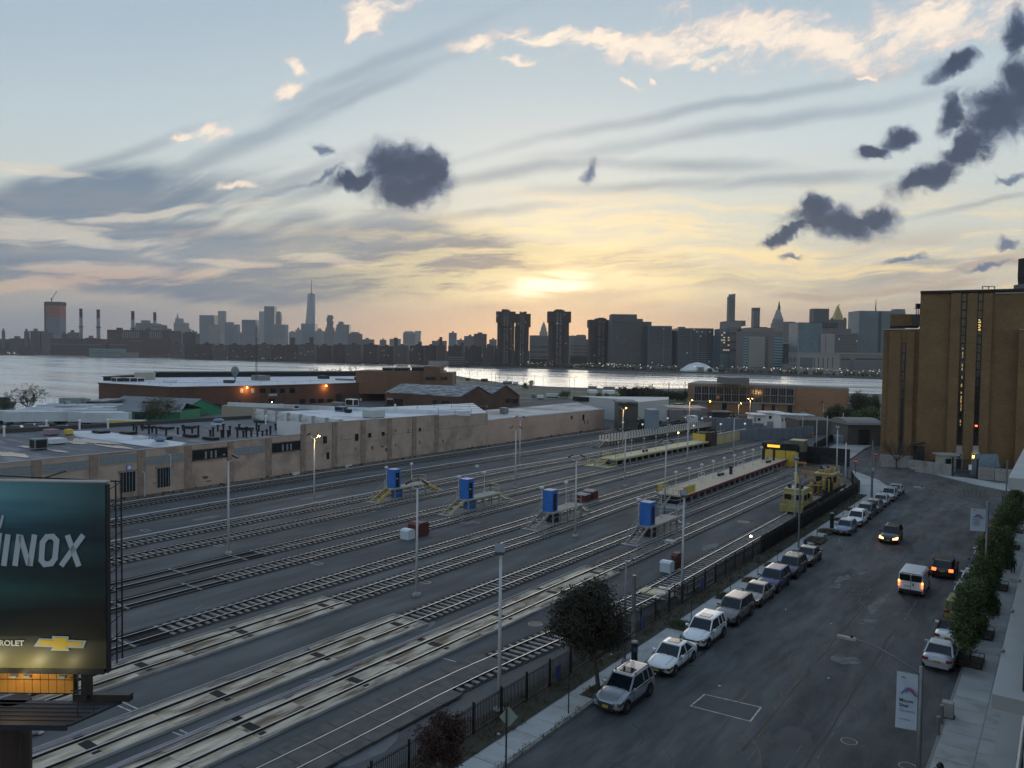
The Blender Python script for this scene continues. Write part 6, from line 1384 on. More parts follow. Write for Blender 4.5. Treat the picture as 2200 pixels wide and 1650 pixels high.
tp=thing('covered_heap','blue-grey tarpaulin covered heap behind the right wall','tarpaulin',P(2115,1022));c=P(2118,1020);MB().loft([[(c.x-2.4,c.y-1.5,0),(c.x+2.4,c.y-1.9,0),(c.x+2.4,c.y+1.5,0),(c.x-2.4,c.y+1.5,0)],[(c.x-1.7,c.y-.8,3.3),(c.x+1.8,c.y-1.2,3.7),(c.x+1.4,c.y+1,3.7),(c.x-1.6,c.y+1,3.4)]]).build('sheet',mat('tarp',(.14,.19,.24),.6,amt=.25),tp)
for k,(px,py,lab)in enumerate(((2025,906+88,'black lamp bracket on the brown wall, left of the doors'),)):pass

# ------------------------------------------------------------------ balconied building whose edge shows at the right
hb=thing('apartment_building','edge of the near building with stacked concrete balconies','building',(1.5,30,0))
MB().bx(1.6,12,20,110,0,15.2).build('wall',mat('near_wall',(.12,.13,.14),.6),hb)
mat('balcony_concrete',(.33,.35,.35),.85,amt=.08,scale=.8)
def balcony(x,y0,y1,z):return MB().bx(x,1.6,y0,y1,z-.42,z).build('balcony_slab','balcony_concrete',hb)
b1=balcony(-1.55,26.2,110,10.35);b2=balcony(-1.7,33.3,120,15.75);b3=balcony(-1.75,14,110,6.4)
for z,y0,y1,x in((10.35,27,108,-.75),(6.4,15,108,-.9)):
    y=y0
    while y<min(y1,75):
        f=MB().bx(x-.02,x+.02,y+.1,y+3.4,z+.15,z+1.05).build('glass_panel',mat('balcony_glass',(.07,.12,.14),.15,spec=.7),hb);MB().cyl((x,y,z),(x,y,z+1.1),.09,.09,8).build('post','steel_dark',hb);y+=3.5
    MB().cyl((x,y0,z+1.15),(x,y1,z+1.15),.07,.07,8).build('handrail','pole_white',hb)
for z in(7.6,11.5):
    for k in range(12):MB().bx(1.55,1.6,24+k*6,28.5+k*6,z,z+1.9).build('window','glass_dark',hb)
for k in range(3):c=Vector((-1.5,30+k*5,10.4));o=MB().ball(c+Vector((0,0,.06)),.07,8,5).build('slab_light','steel_grey',hb)
# ------------------------------------------------------------------ platforms
def rail_run(root,pts,h,m,part='railing',mid=(.5,),r=.03,step=1.5):
    pts=[Vector(p)for p in pts];g=MB()
    for a,b in zip(pts,pts[1:]):
        for q in(1.0,)+tuple(mid):g.beam(a+Vector((0,0,h*q)),b+Vector((0,0,h*q)),r*2,r*2)
        n=max(1,round((b-a).length/step))
        for k in range(n+1):p=a.lerp(b,k/n);g.beam(p,p+Vector((0,0,h)),r*2,r*2)
    return g.build(part,m,root)
def stairs(root,x0,x1,ytop,ybot,z,m_str,m_tread='steel_grey'):
    n=6
    for k in range(n):t=(k+.5)/n;y=ytop+(ybot-ytop)*t;MB().box(((x0+x1)/2,y,z*(1-t)),(x1-x0-.1,abs(ybot-ytop)/n*.9,.05)).build('tread',m_tread,root)
    for x in(x0,x1):MB().beam((x,ytop,z-.05),(x,ybot,.05),.09,.28).build('stringer',m_str,root)
emis('globe_off',(.55,.60,.66),.12);mat('globe_glass',(.50,.54,.58),.3,amt=.03)
def globe_lamp(name,label,c,h,r,lit=None,group='globe lamps',pole='pole_white',half=True):
    root=thing(name,label,'lamp post',c,group);c=Vector(c)
    MB().lathe(c,[(.16,0),(.14,.25),(.05,.35)],8).build('base',pole,root)
    MB().cyl(c,c+Vector((0,0,h-r)),.045,.04,8).build('pole',pole,root)
    MB().ball(c+Vector((0,0,h)),r,12,8,.9).build('globe',lit or 'globe_glass',root,sm=True)
    return root
# blue booths on their small service platforms
BOOTH=[(-75.1,'leftmost',73.9,76.6,83.6,86.6),(-62.3,'second',73.6,76.6,83.9,86.6),(-49.6,'third',73.6,76.6,83.9,86.6),(-37.2,'rightmost',74.2,77.0,84.5,87.4)]
for k,(x,nm,ys0,yd0,yd1,ys1)in enumerate(BOOTH):
    zd=1.45;w=.95;st='yellow_paint' if k==0 else('yellow_pale' if k==1 else 'coping')
    pf=thing('service_platform',nm+' small raised service platform with stairs at both ends under a blue booth','platform',(x,(yd0+yd1)/2,0),'service platforms between the tracks')
    MB().bx(x-w,x+w,yd0,yd1,zd-.16,zd).build('deck',mat('deck_beige',(.34,.32,.27),.85,amt=.12),pf)
    MB().bx(x-w,x+w,ys0-.7,ys1+.4,0,.06).build('footing','concrete',pf)
    for q in range(5):
        y=yd0+.4+(yd1-yd0-.8)*q/4
        for s in(-1,1):MB().bx(x+s*(w-.15)-.08,x+s*(w-.15)+.08,y-.08,y+.08,.06,zd-.16).build('leg','concrete',pf)
    for s in(-1,1):MB().bx(x+s*(w-.15)-.03,x+s*(w-.15)+.03,yd0,yd1,.75,.85).build('cross_rail','steel_grey',pf)
    MB().bx(x-.6,x+.6,yd0+1.1,yd0+2.0,.06,zd-.17).build('service_box','blue_paint' if k<2 else 'steel_dark',pf)
    stairs(pf,x-.55,x+.55,yd0,ys0,zd,st);stairs(pf,x-.55,x+.55,yd1,ys1,zd,st)
    rail_run(pf,[(x-w+.05,yd0+.1,zd),(x-w+.05,yd0+1.5,zd)],1.05,'yellow_pale' if k<2 else 'coping');rail_run(pf,[(x-w+.05,yd1-1.4,zd),(x-w+.05,yd1-.1,zd)],1.05,'yellow_pale' if k<2 else 'coping');rail_run(pf,[(x+w-.4,yd1-.1,zd),(x-w+.05,yd1-.1,zd)],1.05,'yellow_pale' if k<2 else 'coping')
    rail_run(pf,[(x-.6,yd0,zd),(x-.6,ys0,.1)],.9,'coping',r=.02)
    by=yd0+.35;bt=thing('blue_booth',('leftmost','second from left','third from left','rightmost')[k]+' of the four bright blue booths on service platforms','booth',(x,by,zd),'blue booths')
    bw=.62;MB().bx(x-bw,x+bw,by,by+1.3,zd,zd+2.45).build('shell','blue_paint',bt);MB().bx(x-bw-.04,x+bw+.04,by-.04,by+1.34,zd+2.45,zd+2.56).build('roof',mat('booth_roof',(.10,.25,.42),.5)if k>1 else 'blue_paint',bt)
    MB().bx(x+bw,x+bw+.02,by+.35,by+1.05,zd+.1,zd+2.1).build('doorway' if k==2 else 'door','glass_dark',bt)
    if k<2:MB().bx(x+bw+.02,x+bw+.035,by+.45,by+.75,zd+1.2,zd+1.35).build('sign','marking_white',bt)
    for q in range(3):MB().bx(x-bw-.02,x+bw+.0,by-.02,by,zd+.5+q*.7,zd+.55+q*.7).build('rib','blue_paint',bt)
    globe_lamp('globe_lamp','globe lamp standing against the '+nm+' blue booth',(x-.75,by-.05,zd),2.75,.26,group='globe lamps of the service platforms');globe_lamp('globe_lamp','globe lamp at the far end of the platform of the '+nm+' blue booth',(x-.45,yd1-2.0,zd),2.75,.26,group='globe lamps of the service platforms')
# platform A (yellow edged, between tracks 4 and 5)
def big_platform(label,x0,x1,ya,yb,z,slope,deck,edge_l,edge_r,fasc):
    """centre shifts by slope m per m of length"""
    root=thing('platform',label,'platform',((x0+x1)/2,ya,0),'long station platforms')
    def xs(x,y):return x+slope*(y-ya)
    def slab(a,b,z0,z1,part,m,y0=ya,y1=yb):return MB().prism([(xs(a,y0),y0),(xs(b,y0),y0),(xs(b,y1),y1),(xs(a,y1),y1)],z0,z1).build(part,m,root)
    n=max(1,round((yb-ya)/6))
    for k in range(n):a,b=ya+(yb-ya)*k/n,ya+(yb-ya)*(k+1)/n;slab(x0+.32,x1-.32,z-.2,z,'deck_panel',deck,a+.015,b-.015)
    slab(x0,x0+.3,z-.2,z+.02,'edge_strip',edge_l);slab(x1-.3,x1,z-.2,z+.02,'edge_strip',edge_r);slab(x1-.02,x1+.03,z-.34,z-.0,'fascia',fasc)
    y=ya+.5;k=0
    while y<yb-.2:
        MB().bx(xs(x1,y)-.35,xs(x1,y)-.1,y-.1,y+.1,0,z-.2).build('leg','concrete',root);MB().bx(xs(x0,y)+.1,xs(x0,y)+.35,y-.1,y+.1,0,z-.2).build('leg','concrete',root);y+=2.45
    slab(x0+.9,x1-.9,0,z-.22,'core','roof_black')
    slab(x0,x1,-.01,.05,'footing','concrete')
    return root,xs
ZP=1.3
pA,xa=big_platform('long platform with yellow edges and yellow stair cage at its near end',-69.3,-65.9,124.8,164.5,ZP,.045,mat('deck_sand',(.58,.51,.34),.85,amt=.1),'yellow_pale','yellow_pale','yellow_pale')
rail_run(pA,[(-66.1,128.5,ZP),(-66.1,125,ZP),(-69.1,125,ZP),(-69.1,129,ZP)],1.1,'yellow_pale',step=.9)
rail_run(pA,[(-65.9,124.3,0),(-65.9,122.2,0),(-69.6,122.2,0),(-71.0,123.5,0)],1.2,'yellow_pale',step=.8);stairs(pA,-69.0,-67.6,124.8,122.0,ZP,'yellow_pale','yellow_pale');MB().bx(-71,-65.6,121.9,124.8,0,.06).build('footing','yellow_pale',pA)
for k in range(8):
    y=128.5+k*4.9;x=xa(-67.6,y);lit=k==5
    globe_lamp('globe_lamp',('first','second','third','fourth','fifth','sodium-lit sixth','seventh','eighth')[k]+' small lamp along the yellow-edged platform, counted from the stair cage',(x,y,ZP),2.6,.17,lit=emis('globe_lit',(1.0,.62,.16),9.0)if lit else None,group='lamps of the yellow-edged platform')
dk=thing('signal_cabin','dark brown block with yellow rail at the end of the yellow-edged platform','cabin',(xa(-67,166),166,0));MB().bx(xa(-66.6,165),xa(-65.6,165),164.9,168.5,0,3.2).build('block',mat('dark_brown',(.05,.038,.028),.85),dk);MB().bx(xa(-69.6,165),xa(-66.7,165),165.2,168.5,0,3.0).build('block','dark_brown',dk)
MB().bx(xa(-69.5,160),xa(-66.6,160),164.6,164.8,ZP,ZP+1.5).build('yellow_screen','yellow_paint',dk)
yw=thing('yellow_wall','yellow painted retaining wall right of the dark brown block','wall',(-63.6,176,0))
for k in range(4):y=169+k*4.6;x=-64.2+k*.1;MB().bx(x-.2,x+.2,y+.02,y+4.55,0,2.3).build('wall_panel','yellow_pale',yw);MB().bx(x-.25,x+.25,y,y+4.6,2.3,2.5).build('cap','coping',yw)
def bench(label,c,rz=0):
    root=thing('platform_bench',label,'bench',c,'platform benches');x,y,z=c
    for s in(-.7,.7):MB().bx(x-.25,x+.25,y+s-.04,y+s+.04,z,z+.42).build('leg','steel_dark',root)
    MB().bx(x-.25,x+.25,y-.85,y+.85,z+.42,z+.48).build('seat','coping',root);MB().bx(x-.28,x-.22,y-.85,y+.85,z+.55,z+.95).build('backrest','coping',root)
bench('dark-framed bench half way along the yellow-edged platform',(xa(-67.2,138),138,ZP))
# platform B (beige deck, white left edge and pink right edge)
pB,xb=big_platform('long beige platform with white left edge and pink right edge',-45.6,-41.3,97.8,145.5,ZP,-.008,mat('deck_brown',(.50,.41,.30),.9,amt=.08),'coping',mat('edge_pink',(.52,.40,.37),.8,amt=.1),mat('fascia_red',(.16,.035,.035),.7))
rail_run(pB,[(-41.5,101.8,ZP),(-41.5,98,ZP),(-45.4,98,ZP),(-45.4,101.5,ZP)],1.1,'yellow_pale',step=.8)
for a,b in(((-41.48,98.1),(-41.48,101.7)),((-45.4,98.1),(-45.4,99.6))):
    n=7
    for k in range(n):MB().bx(a[0]-.03,a[0]+.03,a[1]+(b[1]-a[1])*k/n,a[1]+(b[1]-a[1])*(k+.8)/n,ZP+.1,ZP+1.05).build('yellow_slat','yellow_paint',pB)
rail_run(pB,[(-41.2,97.3,0),(-41.2,94.9,0),(-44.0,94.9,0),(-46.6,96.0,0)],1.15,'coping',step=1.2);stairs(pB,-44.6,-43.2,97.8,95.0,ZP,'coping');MB().bx(-47,-40.8,94.6,97.8,0,.06).build('footing','concrete',pB)
for k in range(10):
    y=100.9+k*4.72;globe_lamp('globe_lamp',('first','second','third','fourth','fifth','sixth','seventh','eighth','ninth','last')[k]+' globe lamp on the pink-edged platform, counted from its yellow railing',(xb(-43.9,y),y,ZP),2.55,.27,group='globe lamps of the pink-edged platform')
for k,y in enumerate((112.5,129.5)):
    root=thing('barrier_frame',('nearer','farther')[k]+' white tubular frame on the left edge of the pink-edged platform','railing',(-44.9,y,ZP),'white frames on the platform');rail_run(root,[(-44.9,y-1.2,ZP),(-44.9,y+1.2,ZP)],1.0,'pole_white',step=2.4)
bench('pale bench half way along the pink-edged platform',(xb(-43.9,118),118.3,ZP));bench('dark bench under the orange-lit sign near the platform end',(xb(-42.6,138),138.5,ZP))
cfx=thing('litter_bin','black post with a small box beside the pale bench','bin',(-43.4,121,ZP));MB().bx(-43.6,-43.2,120.8,121.2,ZP,ZP+1.0).build('bin','black_iron',cfx);MB().bx(-43.65,-43.15,120.75,121.25,ZP+1.0,ZP+1.35).build('hood','black_iron',cfx)
es=thing('info_sign','orange-lit double departure sign on a black post at the platform end','sign',(-43.1,142,ZP));MB().bx(-43.25,-42.95,141.9,142.2,ZP,ZP+2.6).build('post','black_iron',es);MB().bx(-44.4,-41.8,141.8,142.3,ZP+2.3,ZP+2.95).build('housing','black_iron',es);MB().bx(-44.2,-42.0,141.77,141.8,ZP+2.42,ZP+2.85).build('display',emis('display_orange',(1.0,.38,.03),1.6),es)
MB().bx(-45.2,-44.7,141.8,142.1,ZP,ZP+3.2).build('dark_totem','black_iron',es)
yb_=thing('end_barrier','yellow painted barrier wall across the end of the pink-edged platform','barrier',(-44,145.5,0));
for k in range(3):MB().bx(-45.8+k*1.9,-44.0+k*1.9,145.6,145.9,0,ZP+1.5).build('barrier_panel','yellow_paint',yb_)
dk=thing('dark_screen','black screened enclosure behind the yellow end barrier','enclosure',(-42,150,0));MB().bx(-46.5,-40.2,146.5,147,0,4.0).bx(-40.4,-40,147,153,0,3.6).bx(-40,-32.5,152.4,152.8,0,3.2).build('screen_wall','roof_black',dk);MB().bx(-41.7,-39.3,147.2,149.6,2.6,4.6).build('cabin',mat('cab_olive',(.13,.135,.09),.7),dk);MB().bx(-41.8,-39.2,147.1,149.7,4.6,4.75).build('cabin_roof','yellow_pale',dk)
MB().bx(-40.1,-39.95,144.4,146.4,.2,2.6).build('yellow_end','yellow_paint',dk)
# platform C (railings with pale infill, between tracks 2 and 3)
pC=thing('platform','narrow far platform lined with white-filled railings on both sides','platform',(-83,152,0),'long station platforms')
def xc(y):return-82.6+(y-150)*.055
MB().prism([(xc(150)-1.2,150),(xc(150)+1.2,150),(xc(222)+1.2,222),(xc(222)-1.2,222)],ZP-.2,ZP).build('deck','deck_sand',pC)
for s in(-1.15,1.15):
    y=150.5;k=0
    while y<221 and k<60:
        f=MB().bx(xc(y)+s-.03,xc(y)+s+.03,y,y+.9,ZP+.1,ZP+1.05).build('infill_panel','pole_white',pC);MB().bx(xc(y)+s-.05,xc(y)+s+.05,y+.98,y+1.08,0,ZP+1.15).build('post','steel_dark',pC);y+=1.25;k+=1
rail_run(pC,[(-84.4,146.2,0),(-82.2,146.0,0),(-81.5,149.8,ZP)],1.1,'coping',step=1);stairs(pC,-83.4,-81.9,150,146.8,ZP,'coping')
for k,(px,py)in enumerate(((1338,913),(1369,905),(1399,902),(1434,903),(1472,900),(1508,903),(1526,900),(1548,917),(1490,921),(1380,918),(1600,916))):
    c=P(px,py+14);globe_lamp('globe_lamp',('far','left','third','fourth','fifth','sixth','seventh','eighth','ninth','tenth','eleventh')[k]+' small white lamp at the far yard end, '+('by the weeds','by the debris','before the blue box','before the mauve sheds','below the pale canopy','near the sheet wall','at the long blue-grey wall','near the yellow wall','beside the railings','at the far track','below the site offices')[k],c,2.4,.28,lit=emis('globe_glow',(.85,.88,.9),.3),group='small white lamps at the far end')

# ------------------------------------------------------------------ tall yard floodlight poles
def flood(label,px,pyb,pyt,heads='two',lit=None,arm=True,m='pole_white',base=None):
    c=base if base is not None else P(px,pyb);D=-c.x*SA+c.y*CA;h=max(Zt(px,pyt,D),4);root=thing('floodlight_pole',label,'floodlight pole',c,'white floodlight poles of the yard')
    MB().lathe(c,[(.36,0),(.36,.18),(.2,.3)],10).build('base','concrete',root)
    MB().cyl(c,(c.x,c.y,h),.125,.075,10).build('pole',m,root,sm=True)
    dx,dy=(CA*.8,SA*.8)
    if heads=='two':
        g=MB();t=[(c.x+dx*a,c.y+dy*a,h+b)for a,b in((-.62,.35),(-.45,.08),(0,0),(.45,.08),(.62,.35))];g.tube([Vector(q)for q in t],.035,6);g.build('yoke',m,root)
        for s in(-1,1):
            on=lit and(lit=='both' or(lit=='right' and s>0));p=Vector((c.x+dx*s*.85,c.y+dy*s*.85,h+.55))
            MB().box(p,(.62,.5,.16),YAW,.0,.5*s).build('lamp_head','steel_dark',root)
            if on:
                MB().ball(p+Vector((0,0,-.12)),.17,8,6).build('bulb','lamp_sodium',root);pl_=bpy.data.lights.new('lamp_light','POINT');pl_.energy=260;pl_.color=(1.0,.55,.18);pl_.shadow_soft_size=.2
                lo=bpy.data.objects.new('lamp_light',pl_);COL.objects.link(lo);lo.location=p+Vector((.0,0,-.35))-c;lo.parent=root
    elif heads=='single':
        MB().box((c.x,c.y-.1,h+.15),(.55,.7,.22),YAW,.5).build('lamp_head','steel_grey',root)
    return root
FL=[('big white pole standing right of the middle bottom with single head',1072,1530,1185,'single',None),('white pole between the booths and the middle trough, double head',895,1280,1050,'two',None),('white pole right of the billboard near the tie-less tracks',491,1190,992,'two',None),
      ('sodium-lit pole in front of the tan wall',675,1082,942,'two','right'),('white pole at the kerb-side fence next to the white bin',1465,1290,1064,'single',None),('white pole right of the third blue booth',1236,1153,990,'two',None),('white pole in front of the yellow-edged platform',1342,1045,930,'two',None),
      ('white pole at the near corner of the pink-edged platform',1428.5,1085,956,'two',None),('white pole behind the middle of the yellow-edged platform',1476,1009,902,'two',None),('nearer of two poles in front of the pink wall',1107,1048,926,'two',None),('farther of two poles in front of the pink wall',1116.6,1000,902,'two',None),
      ('sodium-lit pole at the end of the pink wall',1337.5,959,880,'two','right'),('white pole beside the yellow retaining wall',1576,973,898,'two',None),('white pole at the fence in front of the yellow machine',1707,1125,986,'single',None),('white pole on the gravel behind the yellow machine',1797,1020,920,'single',None),
      ('slender pole rising from the fence corner',1815,1056,951,'none',None),('white pole behind the black enclosure',1753.6,969,902,'none',None),('pole on the bend of the far pavement',1810,950,887,'none',None),('pole in front of the grey gate shed',1769,898,867,'two',None),
      ('double sodium-lit pole in front of the depot',1611,902,859,'two','both'),('lit pole left of the depot doors',1586,910,869,'two','right'),('lit tall pole before the pale canopy',1480,930,863,'two','right'),('white pole in the yard left of the site offices',1724,935,886,'two',None),('pole beyond the road bend by the iron fence',1776,965,893,'none',None)]
for lab,px,pb_,pt,hd,lt in FL:flood(lab,px,pb_,pt,hd,lt)
MB_=thing('wall_lamp','orange sodium lamp glowing low at the depot yard','lamp',P(1525,893));c=P(1525,893);MB().cyl(c,c+Vector((0,0,4.6)),.08,.06,6).build('pole','steel_dark',MB_);MB().ball(c+Vector((0,0,4.8)),.3,8,6).build('bulb',emis('sodium_deep',(1.0,.36,.06),9),MB_)
# sodium wall lamps of the red factory
for k,(px,py,a,b)in enumerate(((531,832.5,wl,wm),(701,828.5,wa,wb))):
    p=hit(px,py,a,b);d=-p.to_2d().normalized()*.4;root=thing('wall_lamp',('left','right')[k]+' orange sodium lamp on the red brick factory wall','lamp',p,'sodium lamps on the factory')
    MB().beam(p,(p.x+d.x,p.y+d.y,p.z),.1,.1).build('bracket','steel_dark',root);MB().ball((p.x+d.x*1.4,p.y+d.y*1.4,p.z),.34,8,6).build('bulb','sodium_deep',root)
    pl_=bpy.data.lights.new('lamp_light','POINT');pl_.energy=500;pl_.color=(1.0,.40,.12);pl_.shadow_soft_size=.3;lo=bpy.data.objects.new('lamp_light',pl_);COL.objects.link(lo);lo.location=(d.x*4,d.y*4,-.6);lo.parent=root
c=P(570,880,6);pl0=thing('wall_lamp','small white lamp shining behind the white roofs','lamp',hit(584,864,wa,wb));MB().ball(hit(584,864,wa,wb),.22,8,6).build('bulb','lamp_white',pl0)

# ------------------------------------------------------------------ iron fence along the pavement
fn=thing('iron_fence','black iron picket fence between rail yard and pavement','fence',(FX,60,0));HF=1.75
y=12.0;posts=[]
pk=None;cnt=0;far_g=MB()
while y<123:
    MB().bx(FX-.05,FX+.05,y-.05,y+.05,0,HF+.15).build('post','black_iron',fn);y+=2.44
for z in(.3,HF-.12):MB().bx(FX-.025,FX+.025,12,123,z-.025,z+.025).build('fence_rail','black_iron',fn)
y=24.0
while y<122:
    if cnt<296 and y>26:
        if pk is None:pk=MB().bx(-.014,.014,-.014,.014,.12,HF).build('picket','black_iron',fn,rc=False);o=pk
        else:o=pk.copy();COL.objects.link(o);o.parent=fn
        o.location=Vector((FX,y,0))-fn.location;cnt+=1
    else:far_g.bx(FX-.014,FX+.014,y-.014,y+.014,.12,HF)
    y+=.135
far_g.build('far_pickets','black_iron',fn,kind='stuff')
sc_m=mat('wind_screen',(.022,.024,.026),.9,amt=.3)
y=78.0
while y<121:MB().bx(FX-.07,FX-.06,y+.06,y+2.4,.15,HF+.25).build('screen_panel',sc_m,fn);y+=2.44
f2=thing('iron_fence','dark screened iron fence curving round the gravel corner and along the far lane','fence',(-30,140,0));cp=[(FX,123),(-26.3,127.5),(-28.2,134),(-31.5,141.5),(-36.5,150),(-40.5,158),(-43.6,171),(-45.0,190),(-45.4,205)]
for a,b in zip(cp,cp[1:]):
    a,b=Vector(a+(0,)),Vector(b+(0,));n=max(1,round((b-a).length/2.6))
    for k in range(n):
        p,q=a.lerp(b,k/n),a.lerp(b,(k+1)/n);MB().beam(p,p+Vector((0,0,2.0)),.09,.09).build('post','black_iron',f2)
        if not(128<p.y<156):MB().beam(p+Vector((0,0,1.0)),q+Vector((0,0,1.0)),.03,1.8).build('screen_panel',sc_m,f2)
        else:
            g=MB()
            for j in range(14):s=p.lerp(q,j/14);g.beam(s+Vector((0,0,.1)),s+Vector((0,0,1.9)),.025,.025)
            g.build('pickets','black_iron',f2,kind='stuff')
        MB().beam(p+Vector((0,0,1.9)),q+Vector((0,0,1.9)),.05,.05).build('fence_rail','black_iron',f2)
sheet('gravel_corner','dirt_tan',[(-42,138),(-30,128),(FX-.3,119),(FX-.3,124),(-28.5,135),(-32,142.5),(-37,151),(-40,152)],.05)
for k,(px,py)in enumerate(((1192,1470),(1366,1352),(1490,1270))):
    c=P(px,py);o=MB().bx(-.05,.0,-.28,.28,-.45,.45).build('fence_notice',mat('notice_blue',(.05,.07,.22),.8),rc=False);o.location=(FX+.06,c.y,.75);tag(o,('nearest','middle','farthest')[k]+' dark blue notice hanging on the iron fence','notice','blue notices on the fence')

# ------------------------------------------------------------------ bins in the yard
def bin_(label,px,py,m,w=1.5,l=1.3,h=1.25,lidm=None,group='storage bins in the yard'):
    c=P(px,py);root=thing('storage_bin',label,'storage bin',c,group);MB().bx(c.x-w/2,c.x+w/2,c.y,c.y+l,.04,h*.85).build('box',m,root)
    MB().loft([[(c.x-w/2-.04,c.y-.04,h*.85),(c.x-w/2-.04,c.y+l+.04,h*.85),(c.x-w/2-.04,c.y+l*.75,h),(c.x-w/2-.04,c.y+l*.25,h)],[(c.x+w/2+.04,c.y-.04,h*.85),(c.x+w/2+.04,c.y+l+.04,h*.85),(c.x+w/2+.04,c.y+l*.75,h),(c.x+w/2+.04,c.y+l*.25,h)]]).build('lid',lidm or m,root,fix=True)
mat('maroon',(.09,.022,.018),.6,amt=.15);mat('bin_white',(.50,.57,.64),.5,amt=.08)
bin_('white bin beside a maroon one left of the tall pole between tracks',868,1160,'bin_white',1.15,1.1,1.1);bin_('maroon bin with pitched lid behind the white bin left of the tall pole',887,1153,'maroon',1.5,1.8,1.5)
bin_('white bin beside the fence track near the leafy tree',1428,1231,'bin_white',1.0,1.0,1.05);bin_('flat maroon bin next to the white bin at the fence track',1447,1221,'maroon',.5,1.6,1.35)
bin_('left of two maroon bins with pale lids beyond the third booth',1248,1079,'maroon',1.5,1.5,1.15,'coping');bin_('right of two maroon bins with pale lids beyond the third booth',1263,1074,'maroon',1.5,1.5,1.35,'coping')
# white stair frame by the fence
sf=thing('access_stair','white tubular stair frame beside the fence-side pole','stair',P(1455,1288));c=P(1462,1288);rail_run(sf,[(c.x-.6,c.y-1.6,0),(c.x-.6,c.y+.2,0),(c.x+.5,c.y+.2,0),(c.x+.5,c.y+6,0)],1.2,'pole_white',step=1.5,mid=(.5,.15))
for k in range(3):MB().box((c.x-1.2,c.y-1.5+k*.5,.25+k*.3),(1.0,.4,.05)).build('tread','pole_white',sf)
cs=thing('crossing_board','pale timber board bridging the fence track','board',P(1420,1280));c=P(1412,1276);
for s,w in((0,1.3),(-1.15,.6),(1.15,.7)):MB().box((c.x+s,c.y,.13),(w,1.5,.1)).build('board','deck_sand',cs)
ll=thing('work_lamp','small bright work lamp lying beside the fence track','lamp',P(1613,1160));MB().ball(P(1613,1159)+Vector((0,0,.35)),.13,8,6).build('bulb','lamp_white',ll);MB().box(P(1613,1159)+Vector((0,.1,.14)),(.25,.2,.28)).build('stand','steel_dark',ll)
# ------------------------------------------------------------------ yellow work machines on the fence track
mat('machine_yellow',(.34,.25,.09),.6,amt=.25,scale=2,col2=(.20,.14,.06),f2=(.52,.65),s2=1.5);mat('machine_lime',(.31,.27,.10),.65,amt=.3,scale=2,col2=(.17,.14,.07),f2=(.55,.7),s2=1.2);mat('machine_orange',(.40,.22,.07),.7,amt=.3,scale=2)
X11=-28.2
m1=thing('track_machine','lime yellow track maintenance car with front windows and raised boom','rail vehicle',(X11,102,0),'yellow work machines on the fence track')
MB().bx(X11-1.35,X11+1.35,100.9,110.5,.75,1.05).build('frame','steel_dark',m1)
MB().bx(X11-1.4,X11+1.4,100.5,101.1,.45,1.25).build('buffer_beam','machine_lime',m1)
MB().loft([[(X11-1.3,101.2,1.05),(X11+1.3,101.2,1.05),(X11+1.3,104.4,1.05),(X11-1.3,104.4,1.05)],[(X11-1.25,101.3,2.4),(X11+1.25,101.3,2.4),(X11+1.25,104.4,2.4),(X11-1.25,104.4,2.4)],[(X11-1.15,101.6,3.1),(X11+1.15,101.6,3.1),(X11+1.15,104.3,3.1),(X11-1.15,104.3,3.1)]]).build('cab','machine_lime',m1)
MB().bx(X11-1.2,X11+1.2,101.5,104.4,3.1,3.22).build('cab_roof','yellow_pale',m1)
for s in(-.62,.62):f=MB().bx(X11+s-.42,X11+s+.42,101.2,101.27,1.9,2.55).build('window','glass_dark',m1)
for y in(101.9,103.3):MB().bx(X11+1.26,X11+1.32,y,y+.9,1.8,2.5).build('window','glass_dark',m1)
for x,y,h in((-.7,102,.5),(.1,102.4,.35),(.75,102.1,.55),(-.1,103.5,.4)):MB().bx(X11+x-.18,X11+x+.18,y,y+.5,3.22,3.22+h).build('roof_fitting','steel_dark',m1)
MB().beam((X11-.2,104.6,2.0),(X11-.5,104.0,5.0),.34,.4).build('boom','yellow_paint',m1);MB().beam((X11-.2,106.2,1.6),(X11-.3,104.9,3.2),.16,.2).build('boom_ram','steel_grey',m1)
MB().bx(X11-1.3,X11+1.3,104.6,110.3,1.05,1.15).build('deck',mat('timber_deck',(.20,.16,.12),.9,amt=.2),m1)
MB().bx(X11-1.2,X11+1.2,105,106,1.15,2.3).build('engine_box','machine_yellow',m1)
for s in(-1.35,1.3):rail_run(m1,[(X11+s,104.6,1.1),(X11+s,110.2,1.1)],.9,'machine_yellow',r=.02)
for y in(102.2,103.9,108,109.6):
    for s in(-.75,.75):MB().cyl((X11+s-.06,y,.52),(X11+s+.06,y,.52),.38,.38,12).build('wheel','black_iron',m1)
m2=thing('track_machine','taller orange-yellow ballast machine with cluttered gear behind the lime one','rail vehicle',(X11,115,0),'yellow work machines on the fence track')
MB().bx(X11-1.35,X11+1.35,111.2,123.6,.75,1.15).build('frame','steel_dark',m2);r=random.Random(12)
MB().bx(X11-1.2,X11+1.2,116.5,120.2,1.15,3.3).build('cab','machine_yellow',m2);MB().bx(X11-1.3,X11+1.3,116.4,120.3,3.3,3.45).build('cab_roof','yellow_pale',m2)
for s in(-.6,.6):MB().bx(X11+s-.45,X11+s+.45,116.44,116.5,2.2,3.0).build('window','glass_dark',m2)
MB().bx(X11+1.2,X11+1.26,117,118.6,2.1,3.0).build('window','glass_dark',m2)
for k in range(34):
    y=r.uniform(111.6,116.6);x=r.uniform(-1.15,1.15);w=r.uniform(.12,.5);h=r.uniform(.5,2.2);MB().box((X11+x,y,1.15+h/2),(w,r.uniform(.12,.6),h),r.uniform(-.2,.2)).build('gear',r.choice(('machine_yellow','machine_orange','steel_dark','yellow_paint','machine_orange')),m2)
